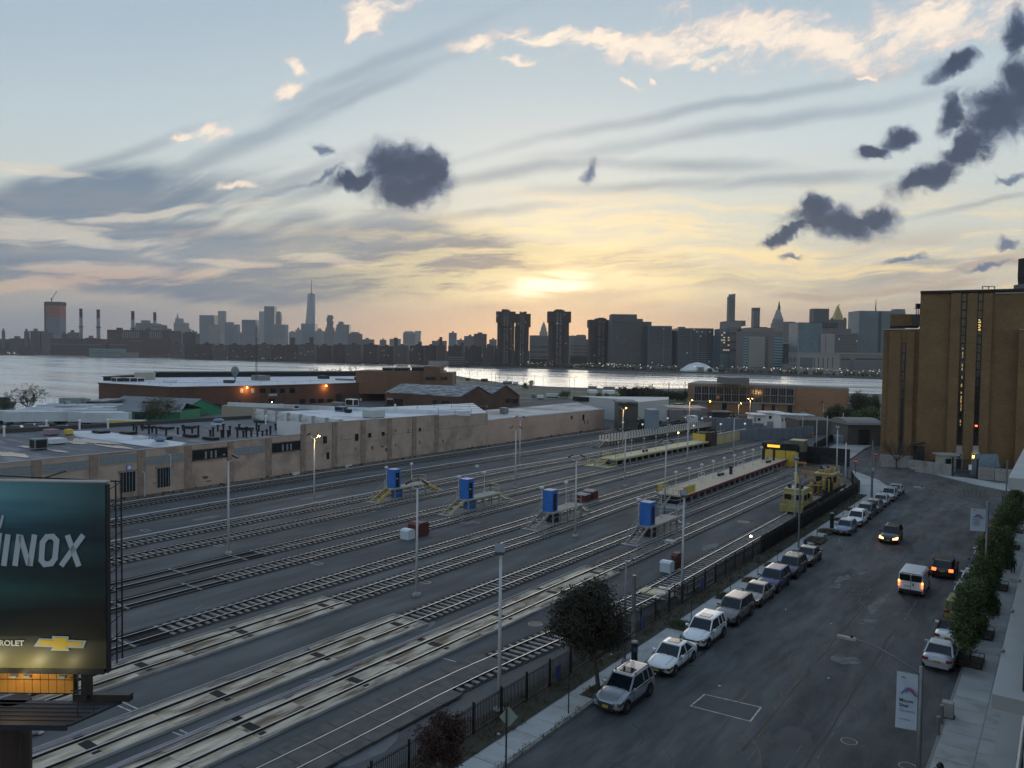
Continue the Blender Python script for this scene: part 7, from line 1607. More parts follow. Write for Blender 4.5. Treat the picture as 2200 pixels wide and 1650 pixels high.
for k in range(16):y=r.uniform(117,120);x=r.uniform(-1,1);h=r.uniform(.2,.9);MB().box((X11+x,y,3.45+h/2),(r.uniform(.2,.7),r.uniform(.2,.8),h)).build('roof_gear',r.choice(('machine_yellow','machine_orange','steel_dark','yellow_pale')),m2)
for k in range(7):y=111.8+k*.8;MB().cyl((X11-1.1,y,2.2),(X11+1.1,y+r.uniform(-.4,.4),2.4+r.uniform(-.6,.6)),.07).build('ram',r.choice(('steel_grey','machine_yellow')),m2)
MB().bx(X11-.9,X11+.9,121,122.6,1.15,2.3).build('tank','machine_orange',m2);MB().cyl((X11+.3,121.5,2.3),(X11+.3,121.5,2.75),.5,.5,10).build('tank_top','white_paint',m2)
for y in(112.4,114,121,122.6):
    for s in(-.75,.75):MB().cyl((X11+s-.06,y,.52),(X11+s+.06,y,.52),.38,.38,12).build('wheel','black_iron',m2)

# ------------------------------------------------------------------ cars
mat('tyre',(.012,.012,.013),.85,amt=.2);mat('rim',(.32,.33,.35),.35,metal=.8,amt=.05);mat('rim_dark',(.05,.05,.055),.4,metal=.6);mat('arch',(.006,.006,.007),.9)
mat('car_glass',(.008,.014,.020),.05,amt=.05,spec=.45);mat('car_black',(.012,.012,.014),.5);mat('lens',(.07,.08,.10),.12,spec=.7);mat('reflector',(.75,.78,.80),.2,metal=.5);mat('tail_red',(.20,.012,.012),.2,spec=.8)
mat('plate_yellow',(.36,.27,.08),.5);mat('plate_white',(.55,.55,.58),.5);mat('chrome',(.55,.56,.58),.2,metal=.9)
emis('head_on',(1.0,.42,.14),5.0);emis('tail_on',(1.0,.13,.03),3.0);emis('turn_on',(1.0,.42,.06),5.0)
def paint(key,col,metal=.25):return mat(key,col,.32,metal=metal,amt=.04,spec=.6,coat=.6)
PA=dict(silver=paint('paint_silver',(.30,.33,.38)),white=paint('paint_white',(.76,.79,.82),0),bronze=paint('paint_bronze',(.17,.155,.16)),beige=paint('paint_beige',(.30,.28,.25)),blue=paint('paint_blue',(.025,.035,.13)),slate=paint('paint_slate',(.045,.055,.075)),
          tan=paint('paint_tan',(.13,.12,.12)),skyblue=paint('paint_skyblue',(.16,.21,.31)),black=paint('paint_black',(.012,.013,.016)),green=paint('paint_green',(.19,.23,.06),0),bright_blue=paint('paint_bright_blue',(.03,.045,.26)),maroon=paint('paint_maroon',(.10,.02,.022)),palesilver=paint('paint_pale',(.42,.45,.50)))
# profile: (y fraction front to rear, top height, half width factor)
KIND=dict(
 suv=dict(L=4.65,Wd=1.84,H=1.66,hood=(.74,.98,1.05),belt=1.05,f0=-.215,f1=-.06,r1=.40,r0=.475,rear=1.08,wr=.33,gr=.33),
 sedan=dict(L=4.75,Wd=1.82,H=1.44,hood=(.66,.84,.93),belt=.93,f0=-.19,f1=-.03,r1=.20,r0=.385,rear=1.0,wr=.32,gr=.24),
 hatch=dict(L=4.35,Wd=1.78,H=1.50,hood=(.68,.90,.98),belt=.98,f0=-.22,f1=-.06,r1=.33,r0=.45,rear=1.0,wr=.31,gr=.26),
 jeep=dict(L=4.3,Wd=1.84,H=1.80,hood=(.90,1.08,1.14),belt=1.14,f0=-.16,f1=-.09,r1=.455,r0=.485,rear=1.14,wr=.36,gr=.34),
 convertible=dict(L=4.3,Wd=1.80,H=1.43,hood=(.66,.86,.95),belt=.95,f0=-.17,f1=-.04,r1=.17,r0=.29,rear=.98,wr=.31,gr=.26))
def make_car(kind,label,pm,loc,front=True,group='cars parked along the kerb',lights=None,rails=False,sunroof=False,roof_m=None,plate='plate_yellow'):
    k=KIND[kind];L,Wd,H=k['L'],k['Wd'],k['H'];hw=Wd/2;root=thing('car',label,'car',(0,0,0),group)
    # lower hull
    pr=[(-.50,k['hood'][0]-.12,.74,.32),(-.485,k['hood'][0],.84,.24),(-.455,k['hood'][0]+.07,.93,.22),(-.40,k['hood'][1]-.05,.985,.22),(-.30,k['hood'][1]+.02,1.0,.22),(k['f0']-.01,k['hood'][2],1.0,.22),
          (-.05,k['belt']+.0,1.0,.22),(.15,k['belt']+.02,1.0,.22),(.32,(k['belt']+k['rear'])/2+.03,1.0,.22),(.43,k['rear'],.97,.24),(.475,k['rear']-.05,.92,.28),(.50,k['rear']-.20,.84,.36)]
    rings=[]
    for t,zt,wf,zb_ in pr:
        w=hw*wf;y=t*L
        rings.append([(-w*.80,y,zb_),(-w*.97,y,zb_+.12),(-w,y,zb_+.30),(-w*.985,y,zt-.17),(-w*.90,y,zt-.035),(-w*.5,y,zt+.012),(0,y,zt+.022),(w*.5,y,zt+.012),(w*.90,y,zt-.035),(w*.985,y,zt-.17),(w,y,zb_+.30),(w*.97,y,zb_+.12),(w*.80,y,zb_)])
    g=MB();g.loft(rings);body=g.build('body',pm,root,sm=True,rc=False,fix=True)
    ms=body.modifiers.new('round','SUBSURF');ms.levels=1;ms.render_levels=1
    # glass house
    zb_=k['belt']-.06;wb=hw*.90;wt=hw*(k['wr']*2+.08);zt=H-.055
    y0,y1,y2,y3=k['f0']*L,k['f1']*L,k['r1']*L,k['r0']*L
    B4=[(-wb*.88,y0,zb_),(wb*.88,y0,zb_),(wb,y0+.25,zb_),(wb,y3-.25,zb_),(wb*.9,y3,zb_),(-wb*.9,y3,zb_),(-wb,y3-.25,zb_),(-wb,y0+.25,zb_)]
    T4=[(-wt*.90,y1,zt),(wt*.90,y1,zt),(wt,y1+.14,zt),(wt,y2-.12,zt),(wt*.92,y2,zt),(-wt*.92,y2,zt),(-wt,y2-.12,zt),(-wt,y1+.14,zt)]
    MB().loft([B4,T4]).build('windows','car_glass',root,rc=False,fix=True)
    def top(m_,s,dz):return[(x*s,y1+(y-y1)*1.0 if True else y,z+dz)for x,y,z in T4]
    R0=[(x*1.03,y+(-.03 if y<y1+.05 else(.03 if y>y2-.05 else 0)),zt-.03)for x,y,z in T4];R1=[(x*.99,y,zt+.035)for x,y,z in T4];R2=[(x*.72,y+(.12 if y<y1+.2 else-.12),H)for x,y,z in T4]
    MB().loft([R0,R1,R2]).build('roof',roof_m or pm,root,rc=False,sm=False,fix=True)
    def pil(a,b,w,d):MB().beam(a,b,w,d).build('pillar',pm if not roof_m else roof_m,root,rc=False)
    for s in(-1,1):
        pil((s*wb*.93,y0+.10,zb_),(s*wt*.98,y1+.05,zt),.08,.07)
        ym=(y1+y2)/2-.05;pil((s*wb*1.0,ym+.08,zb_),(s*wt*1.0,ym,zt),.03,.10)
        pil((s*wb*.985,y3-.16,zb_),(s*wt*.985,y2-.06,zt),.10,.16)
        if kind in('suv','hatch','jeep'):yq=y2-.62;pil((s*wb*1.0,yq+.2,zb_),(s*wt*1.0,yq+.08,zt),.03,.10)
        MB().box((s*hw*1.0,0.02*L,k['belt']-.07),(.02,(y3-y0)*.86,.05)).build('belt_trim','car_black',root,rc=False)
        for yy in(y0+.32,ym+.1,y2-(.35 if kind!='convertible' else-.2)):MB().box((s*hw*1.002,yy,.68),(.012,.018,.58)).build('door_seam','car_black',root,rc=False)
        for yy in(ym-.22,y2-.55):MB().box((s*(hw*1.005),yy,k['belt']-.2),(.03,.17,.035)).build('door_handle',pm,root,rc=False)
        MB().box((s*hw*.995,.02*L,.27),(.04,L*.52,.12)).build('sill','car_black',root,rc=False)
        mg=MB();mg.loft([[(s*(hw-.03),y0+.32+a,k['belt']+.02+b)for a,b in((-.06,-.05),(.08,-.05),(.08,.07),(-.06,.07))],[(s*(hw+.19),y0+.34+a,k['belt']+.04+b)for a,b in((-.06,-.07),(.06,-.07),(.06,.08),(-.06,.08))]]);mg.build('mirror',pm,root,rc=False,fix=True)
        for yy in(-.315*L,.295*L):
            wr_=k['gr']*.5+.20
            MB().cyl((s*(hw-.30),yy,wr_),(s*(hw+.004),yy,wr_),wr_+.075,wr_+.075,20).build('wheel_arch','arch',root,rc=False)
            w_=MB().lathe((0,0,0),[(wr_*.62,-.115),(wr_*.97,-.115),(wr_,-.08),(wr_,.08),(wr_*.97,.115),(wr_*.62,.115)],20)
            w_.v=[(s*(hw-.085)+z,yy+y,wr_+x)for x,y,z in w_.v];wo=w_.build('wheel','tyre',root,rc=False,fix=True)
            q=MB().cyl((s*(hw-.02),yy,wr_),(s*(hw+.028),yy,wr_),wr_*.62,wr_*.58,16)
            for a in range(5):an=a*1.2566+.3;q.beam((s*(hw+.03),yy,wr_),(s*(hw+.03),yy+wr_*.56*cos(an),wr_+wr_*.56*sin(an)),.02,.05)
            q.build('rim','rim' if kind!='jeep' else 'rim_dark',wo,rc=False)
    # front
    yf=-.5*L;zf=k['hood'][0]
    for s in(-1,1):
        g=MB();g.loft([[(s*hw*.46,yf-.07,zf-.17),(s*hw*.50,yf-.05,zf-.02),(s*hw*.95,yf+.06,zf+.055),(s*hw*.97,yf+.08,zf-.13)],[(s*hw*.50,yf+.3,zf-.17),(s*hw*.50,yf+.3,zf-.045),(s*hw*1.0,yf+.46,zf+.10),(s*hw*1.02,yf+.46,zf-.04)]])
        g.build('headlight','head_on' if lights=='front' else 'lens',root,rc=False,fix=True)
        MB().box((s*hw*.70,yf-.03+.05*.7,zf-.075),(.15,.07,.08)).build('reflector','head_on' if lights=='front' else 'reflector',root,rc=False)
        MB().beam((s*hw*.55,yf+.30,zf+.14),(s*hw*.62,y0-.02,k['hood'][2]+.02),.012,.012).build('hood_seam','car_black',root,rc=False)
        MB().box((s*hw*.66,yf+.045,.37),(.28,.10,.07)).build('fog_lamp','car_black',root,rc=False)
    MB().box((0,yf+.012,zf-.17),(hw*.98,.11,.20)).build('grille','car_black',root,rc=False)
    MB().box((0,yf-.052,zf-.14),(hw*.8,.02,.03)).build('grille_bar','chrome',root,rc=False)
    MB().box((0,yf+.02,.36),(hw*1.2,.12,.13)).build('bumper_intake','car_black',root,rc=False)
    MB().box((0,yf-.05,.49),(.36,.03,.16)).build('number_plate',plate,root,rc=False)
    # rear
    yr=.5*L;zr=k['rear']
    for s in(-1,1):
        MB().box((s*hw*.74,yr-.045,zr-.20),(.34,.14,.17 if kind!='suv' else .24),s*-.28).build('taillight','tail_on' if lights=='rear' else 'tail_red',root,rc=False)
    MB().box((0,yr-.01,.42),(hw*1.45,.10,.20)).build('rear_bumper','car_black' if kind in('suv','jeep')else pm,root,rc=False)
    MB().box((0,yr+.008,zr-.32),(.42,.03,.16)).build('number_plate',plate,root,rc=False)
    for s in(-.25,.3):MB().beam((s-.28,y0-.0+.03,zb_+.075),(s+.22,y0+.06,zb_+.125),.02,.02).build('wiper','car_black',root,rc=False)
    if rails:
        for s in(-1,1):MB().beam((s*wt*.93,y1+.3,H+.05),(s*wt*.93,y2-.2,H+.05),.04,.04).box((s*wt*.93,y1+.3,H+.01),(.04,.12,.1)).box((s*wt*.93,y2-.2,H+.01),(.04,.12,.1)).build('roof_rail','car_black',root,rc=False)
    if sunroof:MB().box((0,y1+.62,H+.02),(wt*1.15,.70,.02)).build('sunroof','car_glass',root,rc=False)
    root.location=loc
    if not front:root.rotation_euler=(0,0,math.pi)
    return root
protos={}
def car(kind,label,col,x,y,front=True,rz=0.,**kw):
    """y is the end of the car nearest the lens; cars on the left face the lens, those on the right show their tails"""
    L=KIND[kind]['L'];loc=(x,y+L/2,.03);lights=kw.get('lights');key=(kind,kw.get('rails',False),kw.get('sunroof',False),lights,col=='conv')
    pm=PA[col]if col!='conv' else PA['white']
    if key not in protos:
        o=make_car(kind,label,pm,loc,True,**kw);protos[key]=(o,pm.name)
    else:
        src,pn_=protos[key];o=dup(src,Vector(loc),0,label,kw.get('group'),{pn_:pm}if pn_!=pm.name else None)
    o.rotation_euler=(0,0,rz+(0 if front else math.pi));o.location=loc
    if kw.get('group'):o['group']=kw['group']
    return o
XL=-20.35;LG='cars parked along the left kerb facing the lens';RG='cars parked along the right kerb showing their tails'
LY=[37.9,44.3,49.9,55.7,61.0,65.7,71.0,76.2,92.3,97.9,103.2,107.9,113.0,118.6,123.8]
LC=[('suv','silver','nearest parked silver estate SUV with black roof rails and sunroof',dict(rails=True,sunroof=True)),('sedan','white','white saloon car with sunroof parked behind the nearest silver SUV',dict(sunroof=True)),
      ('suv','white','white SUV with sunroof parked third from the bottom',dict(sunroof=True)),('suv','bronze','grey-brown SUV parked behind the white SUV',{}),('sedan','beige','beige saloon car parked between the grey-brown and dark blue SUVs',{}),
      ('suv','blue','dark blue SUV with chrome grille parked sixth in the left row',{}),('suv','slate','dark slate SUV parked behind the dark blue one',dict(rails=True)),('sedan','tan','grey-tan saloon with bright roof, last before the hydrant gap',{}),
      ('hatch','skyblue','light blue hatchback, first after the hydrant gap',{}),('suv','white','white SUV second after the hydrant gap',dict(rails=True)),('suv','slate','dark SUV third after the hydrant gap',{}),('hatch','bronze','dark grey hatchback fourth after the hydrant gap',{}),
      ('sedan','palesilver','silver saloon fifth after the hydrant gap',{}),('suv','palesilver','pale silver SUV, last but one at the far end of the left row',{}),('sedan','palesilver','pale saloon at the very far end of the left row',{})]
for y,(kd,col,lab,kw)in zip(LY,LC):car(kd,lab,col,XL+random.uniform(-.06,.06),y,True,random.uniform(-.012,.012),group=LG,**kw)
XR=-6.3
RY=[(55.8,'sedan','palesilver','nearest silver saloon in the right row beside the tree box'),(61.0,'convertible','conv','white convertible with dark brown soft top in the right row'),(66.6,'jeep','green','lime green boxy off-roader in the right row'),(72.2,'suv','palesilver','silver SUV half hidden by the trees in the right row'),
      (77.2,'hatch','white','white hatchback behind the silver SUV in the right row'),(82.5,'sedan','bright_blue','bright blue saloon in the right row'),(88.0,'sedan','white','white saloon beyond the bright blue one'),(93.6,'hatch','maroon','pale red hatchback beyond the white saloon'),(99.4,'suv','maroon','dark red SUV at the far end of the right row'),(105,'sedan','slate','dark saloon showing just above the dark red SUV')]
mat('soft_top',(.045,.025,.022),.9)
for y,kd,col,lab in RY:
    kw=dict(group=RG)
    if kd=='convertible':kw['roof_m']=MATS['soft_top']
    if kd=='convertible':o=make_car(kd,lab,PA['white'],(XR,y+2.15,.03),False,**kw)
    else:car(kd,lab,col,XR+random.uniform(-.06,.06),y,False,random.uniform(-.012,.012),**kw)
car('suv','black SUV with lit headlights driving towards the lens','black',-15.4,91.2,True,.03,lights='front',group='moving cars')
car('suv','dark SUV with red tail lights driving away in front of the white van','black',-8.9,79.8,False,.02,lights='rear',group='moving cars ')
# white delivery van
vn=thing('delivery_van','white panel van with lit tail lights driving away','van',(0,0,0));pw=PA['white']
g=MB();sec=lambda y,w,z0,z1:[(-w,y,z0),(-w*1.0,y,z0+.5),(-w,y,z1-.75),(-w*.94,y,z1-.12),(-w*.82,y,z1),(w*.82,y,z1),(w*.94,y,z1-.12),(w,y,z1-.75),(w,y,z0+.5),(w,y,z0)]
g.loft([sec(-2.0,.93,.32,1.95),sec(-1.9,.96,.3,2.02),sec(.9,.96,.3,2.05),sec(1.35,.95,.3,1.75),sec(1.7,.93,.32,1.2),sec(2.25,.84,.38,.95)]);g.build('body',pw,vn,rc=False,fix=True)
for s in(-1,1):
    MB().box((s*.44,-2.02,1.55),(.80,.03,.55)).build('rear_window','car_glass',vn,rc=False)
    MB().box((s*.88,-2.03,.98),(.14,.06,.40)).build('taillight','tail_on',vn,rc=False);MB().box((s*.88,-2.035,1.2),(.13,.06,.16)).build('turn_lamp','turn_on',vn,rc=False)
    MB().box((s*.975,1.0,1.45),(.02,.8,.5)).build('side_window','car_glass',vn,rc=False)
    MB().box((s*1.08,1.35,1.35),(.16,.12,.26)).build('mirror','car_black',vn,rc=False)
    for y in(-1.3,1.45):
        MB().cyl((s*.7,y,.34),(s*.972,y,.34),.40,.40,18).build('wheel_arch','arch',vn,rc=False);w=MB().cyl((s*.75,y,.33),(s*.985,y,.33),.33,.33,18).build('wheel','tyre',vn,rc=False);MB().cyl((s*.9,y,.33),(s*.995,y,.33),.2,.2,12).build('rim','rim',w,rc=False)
MB().box((0,-2.03,1.05),(.025,.02,1.3)).build('door_seam','car_black',vn,rc=False);MB().box((0,-2.06,.45),(1.75,.14,.22)).build('bumper','car_black',vn,rc=False);MB().box((-.28,-2.05,.86),(.48,.03,.16)).build('number_plate','plate_white',vn,rc=False);MB().box((.2,-2.04,1.02),(.10,.03,.22)).build('handle','car_black',vn,rc=False)
for k in range(7):MB().box((-.66+k*.22,-.55,2.055),(.035,2.7,.03)).build('roof_rib',pw,vn,rc=False)
MB().box((0,-2.0,1.93),(1.5,.05,.04)).build('brake_light_bar','tail_red',vn,rc=False)
vn.location=(-10.35,74.5,.03);vn['group']='moving cars '

# ------------------------------------------------------------------ billboard
XPY=1240
def X_(px,D):p=Dp(px,XPY,D);return p.x*CA+p.y*SA
bbx=thing('billboard','large lit car advertising billboard cropped by the left edge','billboard',CF(-9.3,17.2,9))
DB=17.2;XR_=X_(227,DB);XL_=X_(-420,DB);ZT_=Zt(110,1036,DB);ZB_=Zt(110,1436,DB)
def bbm():
    M=mat('billboard_print',(.01,.03,.045),.45,amt=0);nt=M.node_tree;N=nt.nodes;L=nt.links;b=N['Principled BSDF']
    tc=N.new('ShaderNodeTexCoord');s=N.new('ShaderNodeSeparateXYZ');L.new(tc.outputs['Generated'],s.inputs[0])
    mp=N.new('ShaderNodeMapping');mp.inputs[3].default_value=(1.3,1,9);L.new(tc.outputs['Generated'],mp.inputs[0])
    n=N.new('ShaderNodeTexNoise');n.inputs['Scale'].default_value=1.6;n.inputs['Detail'].default_value=5;L.new(mp.outputs[0],n.inputs['Vector'])
    ad=N.new('ShaderNodeMath');ad.operation='MULTIPLY_ADD';L.new(n.outputs['Fac'],ad.inputs[0]);ad.inputs[1].default_value=.16;L.new(s.outputs[2],ad.inputs[2])
    r=N.new('ShaderNodeValToRGB');L.new(ad.outputs[0],r.inputs[0]);c=r.color_ramp
    st=[(.08,(.20,.18,.09)),(.20,(.15,.15,.11)),(.235,(.012,.017,.018)),(.38,(.006,.012,.016)),(.50,(.025,.09,.085)),(.62,(.012,.04,.052)),(.72,(.045,.15,.17)),(.80,(.018,.065,.10)),(.92,(.07,.22,.27)),(1.05,(.14,.36,.42))]
    while len(c.elements)<len(st):c.elements.new(.5)
    for e,(p,q)in zip(c.elements,st):e.position=min(p,1);e.color=q+(1,)
    x=N.new('ShaderNodeMapRange');L.new(s.outputs[0],x.inputs[0]);x.inputs[1].default_value=.97;x.inputs[2].default_value=.45;x.inputs[3].default_value=.25;x.inputs[4].default_value=1.15
    v=N.new('ShaderNodeVectorMath');v.operation='SCALE';L.new(r.outputs[0],v.inputs[0]);L.new(x.outputs[0],v.inputs['Scale']);L.new(v.outputs[0],b.inputs['Base Color'])
    return M
bbm()
MB(xf=CF).bx(XL_,XR_,DB,DB+.12,ZB_,ZT_).build('poster','billboard_print',bbx)
MB(xf=CF).bx(XL_,XR_+.02,DB-.015,DB+.2,ZT_,ZT_+.03).build('top_trim','coping',bbx);MB(xf=CF).bx(XR_-.01,XR_+.03,DB+.02,DB+.16,ZB_-.1,ZT_-.05).build('side_frame','black_iron',bbx);MB(xf=CF).bx(XL_,XR_-.05,DB-.02,DB+.3,ZB_-.12,ZB_).build('bottom_frame','black_iron',bbx)
g=MB(xf=CF);xx=XR_+.11
g.cyl((xx,DB+.5,ZB_+.05),(xx,DB+.5,ZT_+.05),.02);g.cyl((xx-.05,DB+.35,ZB_),(xx-.05,DB+.35,ZT_),.018)
z=ZB_+.2
while z<ZT_:g.beam((XR_,DB+.16,z),(xx,DB+.5,z+.12),.015,.015);z+=.38
g.beam((XR_-3,DB+.5,ZT_+.06),(xx,DB+.55,ZT_-.06),.03,.03);g.beam((XR_-1.6,DB+.4,ZT_+.02),(XR_-1.2,DB+.6,ZT_+.16),.03,.03);g.build('rear_truss','black_iron',bbx)
# print on the board (text objects turned to mesh)
def text_mesh(txt,size,name,m,parent,origin,xdir,zdir,shear=0.,bold=.0,sx=1.,extr=.004,align='LEFT'):
    cu=bpy.data.curves.new(name,'FONT');cu.body=txt;cu.size=size;cu.shear=shear;cu.offset=bold;cu.extrude=extr;cu.align_x=align;cu.resolution_u=3
    ob=bpy.data.objects.new(name+'_tmp',cu);COL.objects.link(ob);dg=bpy.context.evaluated_depsgraph_get();me=bpy.data.meshes.new_from_object(ob.evaluated_get(dg));bpy.data.objects.remove(ob)
    xdir=Vector(xdir).normalized();zdir=Vector(zdir).normalized();yn=xdir.cross(zdir);o=Vector(origin)
    for v in me.vertices:v.co=xdir*(v.co.x*sx)+zdir*v.co.y+yn*v.co.z
    me.materials.clear();me.materials.append(MATS[m]if isinstance(m,str)else m);t=bpy.data.objects.new(name,me);COL.objects.link(t);t.parent=parent;t.location=o-WORLD(parent);return t
XD=_w(1,0,0);ZD=Vector((0,0,1))
mat('print_pale',(.40,.46,.52),.5,amt=.03);mat('print_white',(.62,.64,.60),.5,amt=.03);mat('print_gold',(.60,.42,.05),.5,amt=.08);mat('print_silver',(.42,.44,.42),.4,amt=.1)
def BP(px,py,off=-.02):x=X_(px,DB);return CF(x,DB+off,Zt(px,py,DB))
hgt_=(BP(0,1146)-BP(0,1217)).z
# heavy italic capitals drawn as strokes so that they match the printed ones
def stroke_letters(name,segs,th,m):
    g=MB(xf=CF)
    for pts in segs:
        for k,(a,b)in enumerate(zip(pts,pts[1:])):
            A2=(X_(a[0],DB),Zt(a[0],a[1],DB));B2=(X_(b[0],DB),Zt(b[0],b[1],DB));d=Vector((B2[0]-A2[0],B2[1]-A2[1]));d.normalize();n=Vector((-d.y,d.x))*th/2;y0,y1=DB-.03-.0006*k,DB-.012
            e=d*(th*.3 if len(pts)>4 else 0);A2=(A2[0]-e.x,A2[1]-e.y);B2=(B2[0]+e.x,B2[1]+e.y)
            q=[(A2[0]-n.x,A2[1]-n.y),(B2[0]-n.x,B2[1]-n.y),(B2[0]+n.x,B2[1]+n.y),(A2[0]+n.x,A2[1]+n.y)]
            g.add([(x,y0,z)for x,z in q]+[(x,y1,z)for x,z in q],[(0,1,2,3),(0,4,5,1),(1,5,6,2),(2,6,7,3),(3,7,4,0)])
    return g.build(name,m,bbx,fix=False)
Tt,Bb=1148,1215
stroke_letters('lettering_headline',[[(20,Tt),(10,Bb)],[(44,Tt),(34,Bb)],[(46,Tt+2),(64,Bb-2)],[(77,Tt),(66,Bb)],
    [(103,Tt+5),(116,Tt+4),(124,Tt+13),(120,Bb-16),(112,Bb-5),(98,Bb-3),(91,Bb-12),(94,Tt+17),(103,Tt+5)],[(147,Tt+1),(171,Bb+1)],[(181,Tt+1),(133,Bb)],[(1,Tt),(-7,Bb-8),(-18,Bb-3),(-30,Bb-7),(-22,Tt)]],.118,'print_pale')
stroke_letters('lettering_small',[[(10,1107),(2,1134)],[(2,1134),(-6,1107)]],.05,'print_pale')
text_mesh('ROLET',.172,'lettering_name','print_white',bbx,BP(-3,1386),XD,ZD,bold=.004,sx=1.08)
def poly_bb(name,pts,m,off):
    g=MB(xf=CF);q=[(X_(a,DB),Zt(a,b,DB))for a,b in pts];n=len(q);g.add([(x,DB-off,z)for x,z in q]+[(x,DB-.005,z)for x,z in q],[tuple(range(n))]+[(i,n+i,n+(i+1)%n,(i+1)%n)for i in range(n)]);return g.build(name,m,bbx)
poly_bb('emblem_border',[(84,1371),(112,1372),(112,1366),(147,1367),(146,1374),(185,1376),(179,1392),(145,1391),(149,1398),(108,1397),(112,1390),(72,1388)],'print_silver',.02)
poly_bb('emblem',[(88,1374),(115,1375),(115,1369),(144,1370),(143,1377),(177,1379),(173,1387),(142,1386),(143,1394),(114,1393),(115,1386),(81,1384)],'print_gold',.028)
# lit strip below, catwalk, column
MBO=mat('copper_panel',(.50,.25,.06),.45,metal=.3,amt=.12,scale=2)  # orange lamplight on the strip is put into the panel colour
xa0,xa1=X_(-60,DB),X_(135,DB)
for k in range(11):
    for j in range(2):
        w=(X_(135,DB)-X_(117,DB));x1=xa1-k*w;z1=Zt(60,1446+j*29,DB);z0=Zt(60,1473+j*30,DB);MB(xf=CF).bx(x1-w+.012,x1,DB+.35,DB+.40,z0,z1).build('panel',MBO,bbx)
MB(xf=CF).bx(xa0-2,xa1+.02,DB+.41,DB+.5,Zt(60,1508,DB),Zt(60,1444,DB)).build('panel_backing','black_iron',bbx)
MB(xf=CF).bx(X_(145,DB),X_(156,DB),DB+.5,DB+.8,Zt(150,1525,DB),Zt(150,1440,DB)).build('hanger','black_iron',bbx)
cw_=MB(xf=CF);zc=Zt(60,1530,DB);
cw_.prism([(XL_,DB-.55),(X_(178,DB),DB-.55),(X_(232,DB),DB+.6),(XL_,DB+.6)],zc-.05,zc)
for k in range(5):y=DB-.4+k*.2;cw_.bx(XL_,X_(180,DB)+k*.07,y,y+.02,zc,zc+.02)
cw_.build('catwalk_boards',mat('catwalk_blue',(.012,.016,.03),.6),bbx)
MB(xf=CF).bx(XL_,X_(172,DB),DB-.6,DB-.55,zc-.12,zc).build('catwalk_edge','catwalk_blue',bbx);MB(xf=CF).beam((X_(120,DB),DB+.7,zc+.05),(X_(252,DB),DB+.6,zc+.10),.16,.16).build('lamp_arm','black_iron',bbx)
g=MB(xf=CF);g.cyl((X_(175,DB),DB-.2,zc),(X_(176,DB),DB-.2,ZB_),.015);g.cyl((X_(207,DB),DB-.3,Zt(200,1445,DB)),(X_(216,DB),DB-.3,zc+.1),.01);g.beam((X_(150,DB),DB,ZB_-.2),(X_(176,DB),DB,ZB_-.22),.02,.02);g.beam((X_(150,DB),DB,ZB_-.5),(X_(176,DB),DB,ZB_-.5),.02,.02);g.build('hanger_rod','black_iron',bbx)
MB(xf=CF).cyl((X_(-8,DB),DB+.6,-.1),(X_(-8,DB),DB+.6,zc),.33,.33,16).build('column',mat('column_rust',(.035,.022,.018),.7),bbx);MB(xf=CF).cyl((X_(26,DB),DB+.2,-.1),(X_(26,DB),DB+.2,zc),.02).build('ladder_rail','steel_dark',bbx)
for px,z_,pw_,col in((60,ZB_+.02,10,(1.0,.86,.45)),(-40,ZB_+.02,10,(1.0,.86,.45)),(135,ZB_+.02,5,(1.0,.86,.45)),(30,Zt(0,1466,DB),6,(1.0,.66,.25))):
    pl_=bpy.data.lights.new('board_lamp','POINT');pl_.energy=pw_;pl_.color=col;pl_.shadow_soft_size=.08;lo=bpy.data.objects.new('board_lamp',pl_);COL.objects.link(lo);q=CF(X_(px,DB),DB-(.45 if z_>ZB_-.1 else .15),z_);lo.location=q-WORLD(bbx);lo.parent=bbx
    MB(xf=CF).box((X_(px,DB),DB-.06,ZB_-.16),(.16,.10,.05)).build('lamp_housing','steel_grey',bbx)
gb2_=thing('bag','crumpled clear sheet lying on the asphalt below the billboard','rubbish',P(73,1577));c=P(73,1577);MB().ball(c+Vector((0,0,.12)),.32,10,5,.45).build('sheet','steel_grey',gb2_);MB().ball(c+Vector((.3,.2,.08)),.16,8,5,.5).build('sheet_end','coping',gb2_)

# ------------------------------------------------------------------ street furniture
def cobra(label,x,y,h,arm,toward,group='street lamps with curved arms',thick=.09,lit=False):
    root=thing('street_lamp',label,'street lamp',(x,y,.15),group)
    MB().lathe((x,y,.15),[(.22,0),(.2,.4),(thick,.6)],10).build('base','steel_grey',root);MB().cyl((x,y,.6),(x,y,h),thick,thick*.7,10).build('pole','steel_grey',root,sm=True)
    dx,dy=toward;pts=[Vector((x+dx*t*arm,y+dy*t*arm,h-.3+1.5*sin(min(t,.95)*1.62)))for t in(0,.15,.3,.5,.7,.9,1.0)];MB().tube(pts,.04,6).build('arm','steel_grey',root)
    e=pts[-1];MB().box((e.x+dx*.3,e.y+dy*.3,e.z-.03),(.26+abs(dx)*.5,.26+abs(dy)*.5,.13)).build('lamp_head','coping',root);return root
cobra('street lamp with curved arm over the tracks beside the leafy tree',-22.5,44.2,7.0,2.6,(.72,.69));MB()
tl_=thing('street_lamp','thick grey lamp column collar behind the leafy tree','lamp post',(-23.0,46.5,.15));MB().cyl((-23.3,47,.15),(-23.3,47,5.3),.15,.14,10).build('pole','steel_grey',tl_)
def pole_(name,label,cat,x,y,h,r=.045,m='steel_dark',group=None):
    root=thing(name,label,cat,(x,y,.15),group);MB().cyl((x,y,.15),(x,y,h),r,r,8).build('post',m,root);return root
pole_('street_lamp','tall slim grey lamp column beside the fire hydrant gap','lamp post',-22.4,83.0,7.6,.10,'steel_grey')
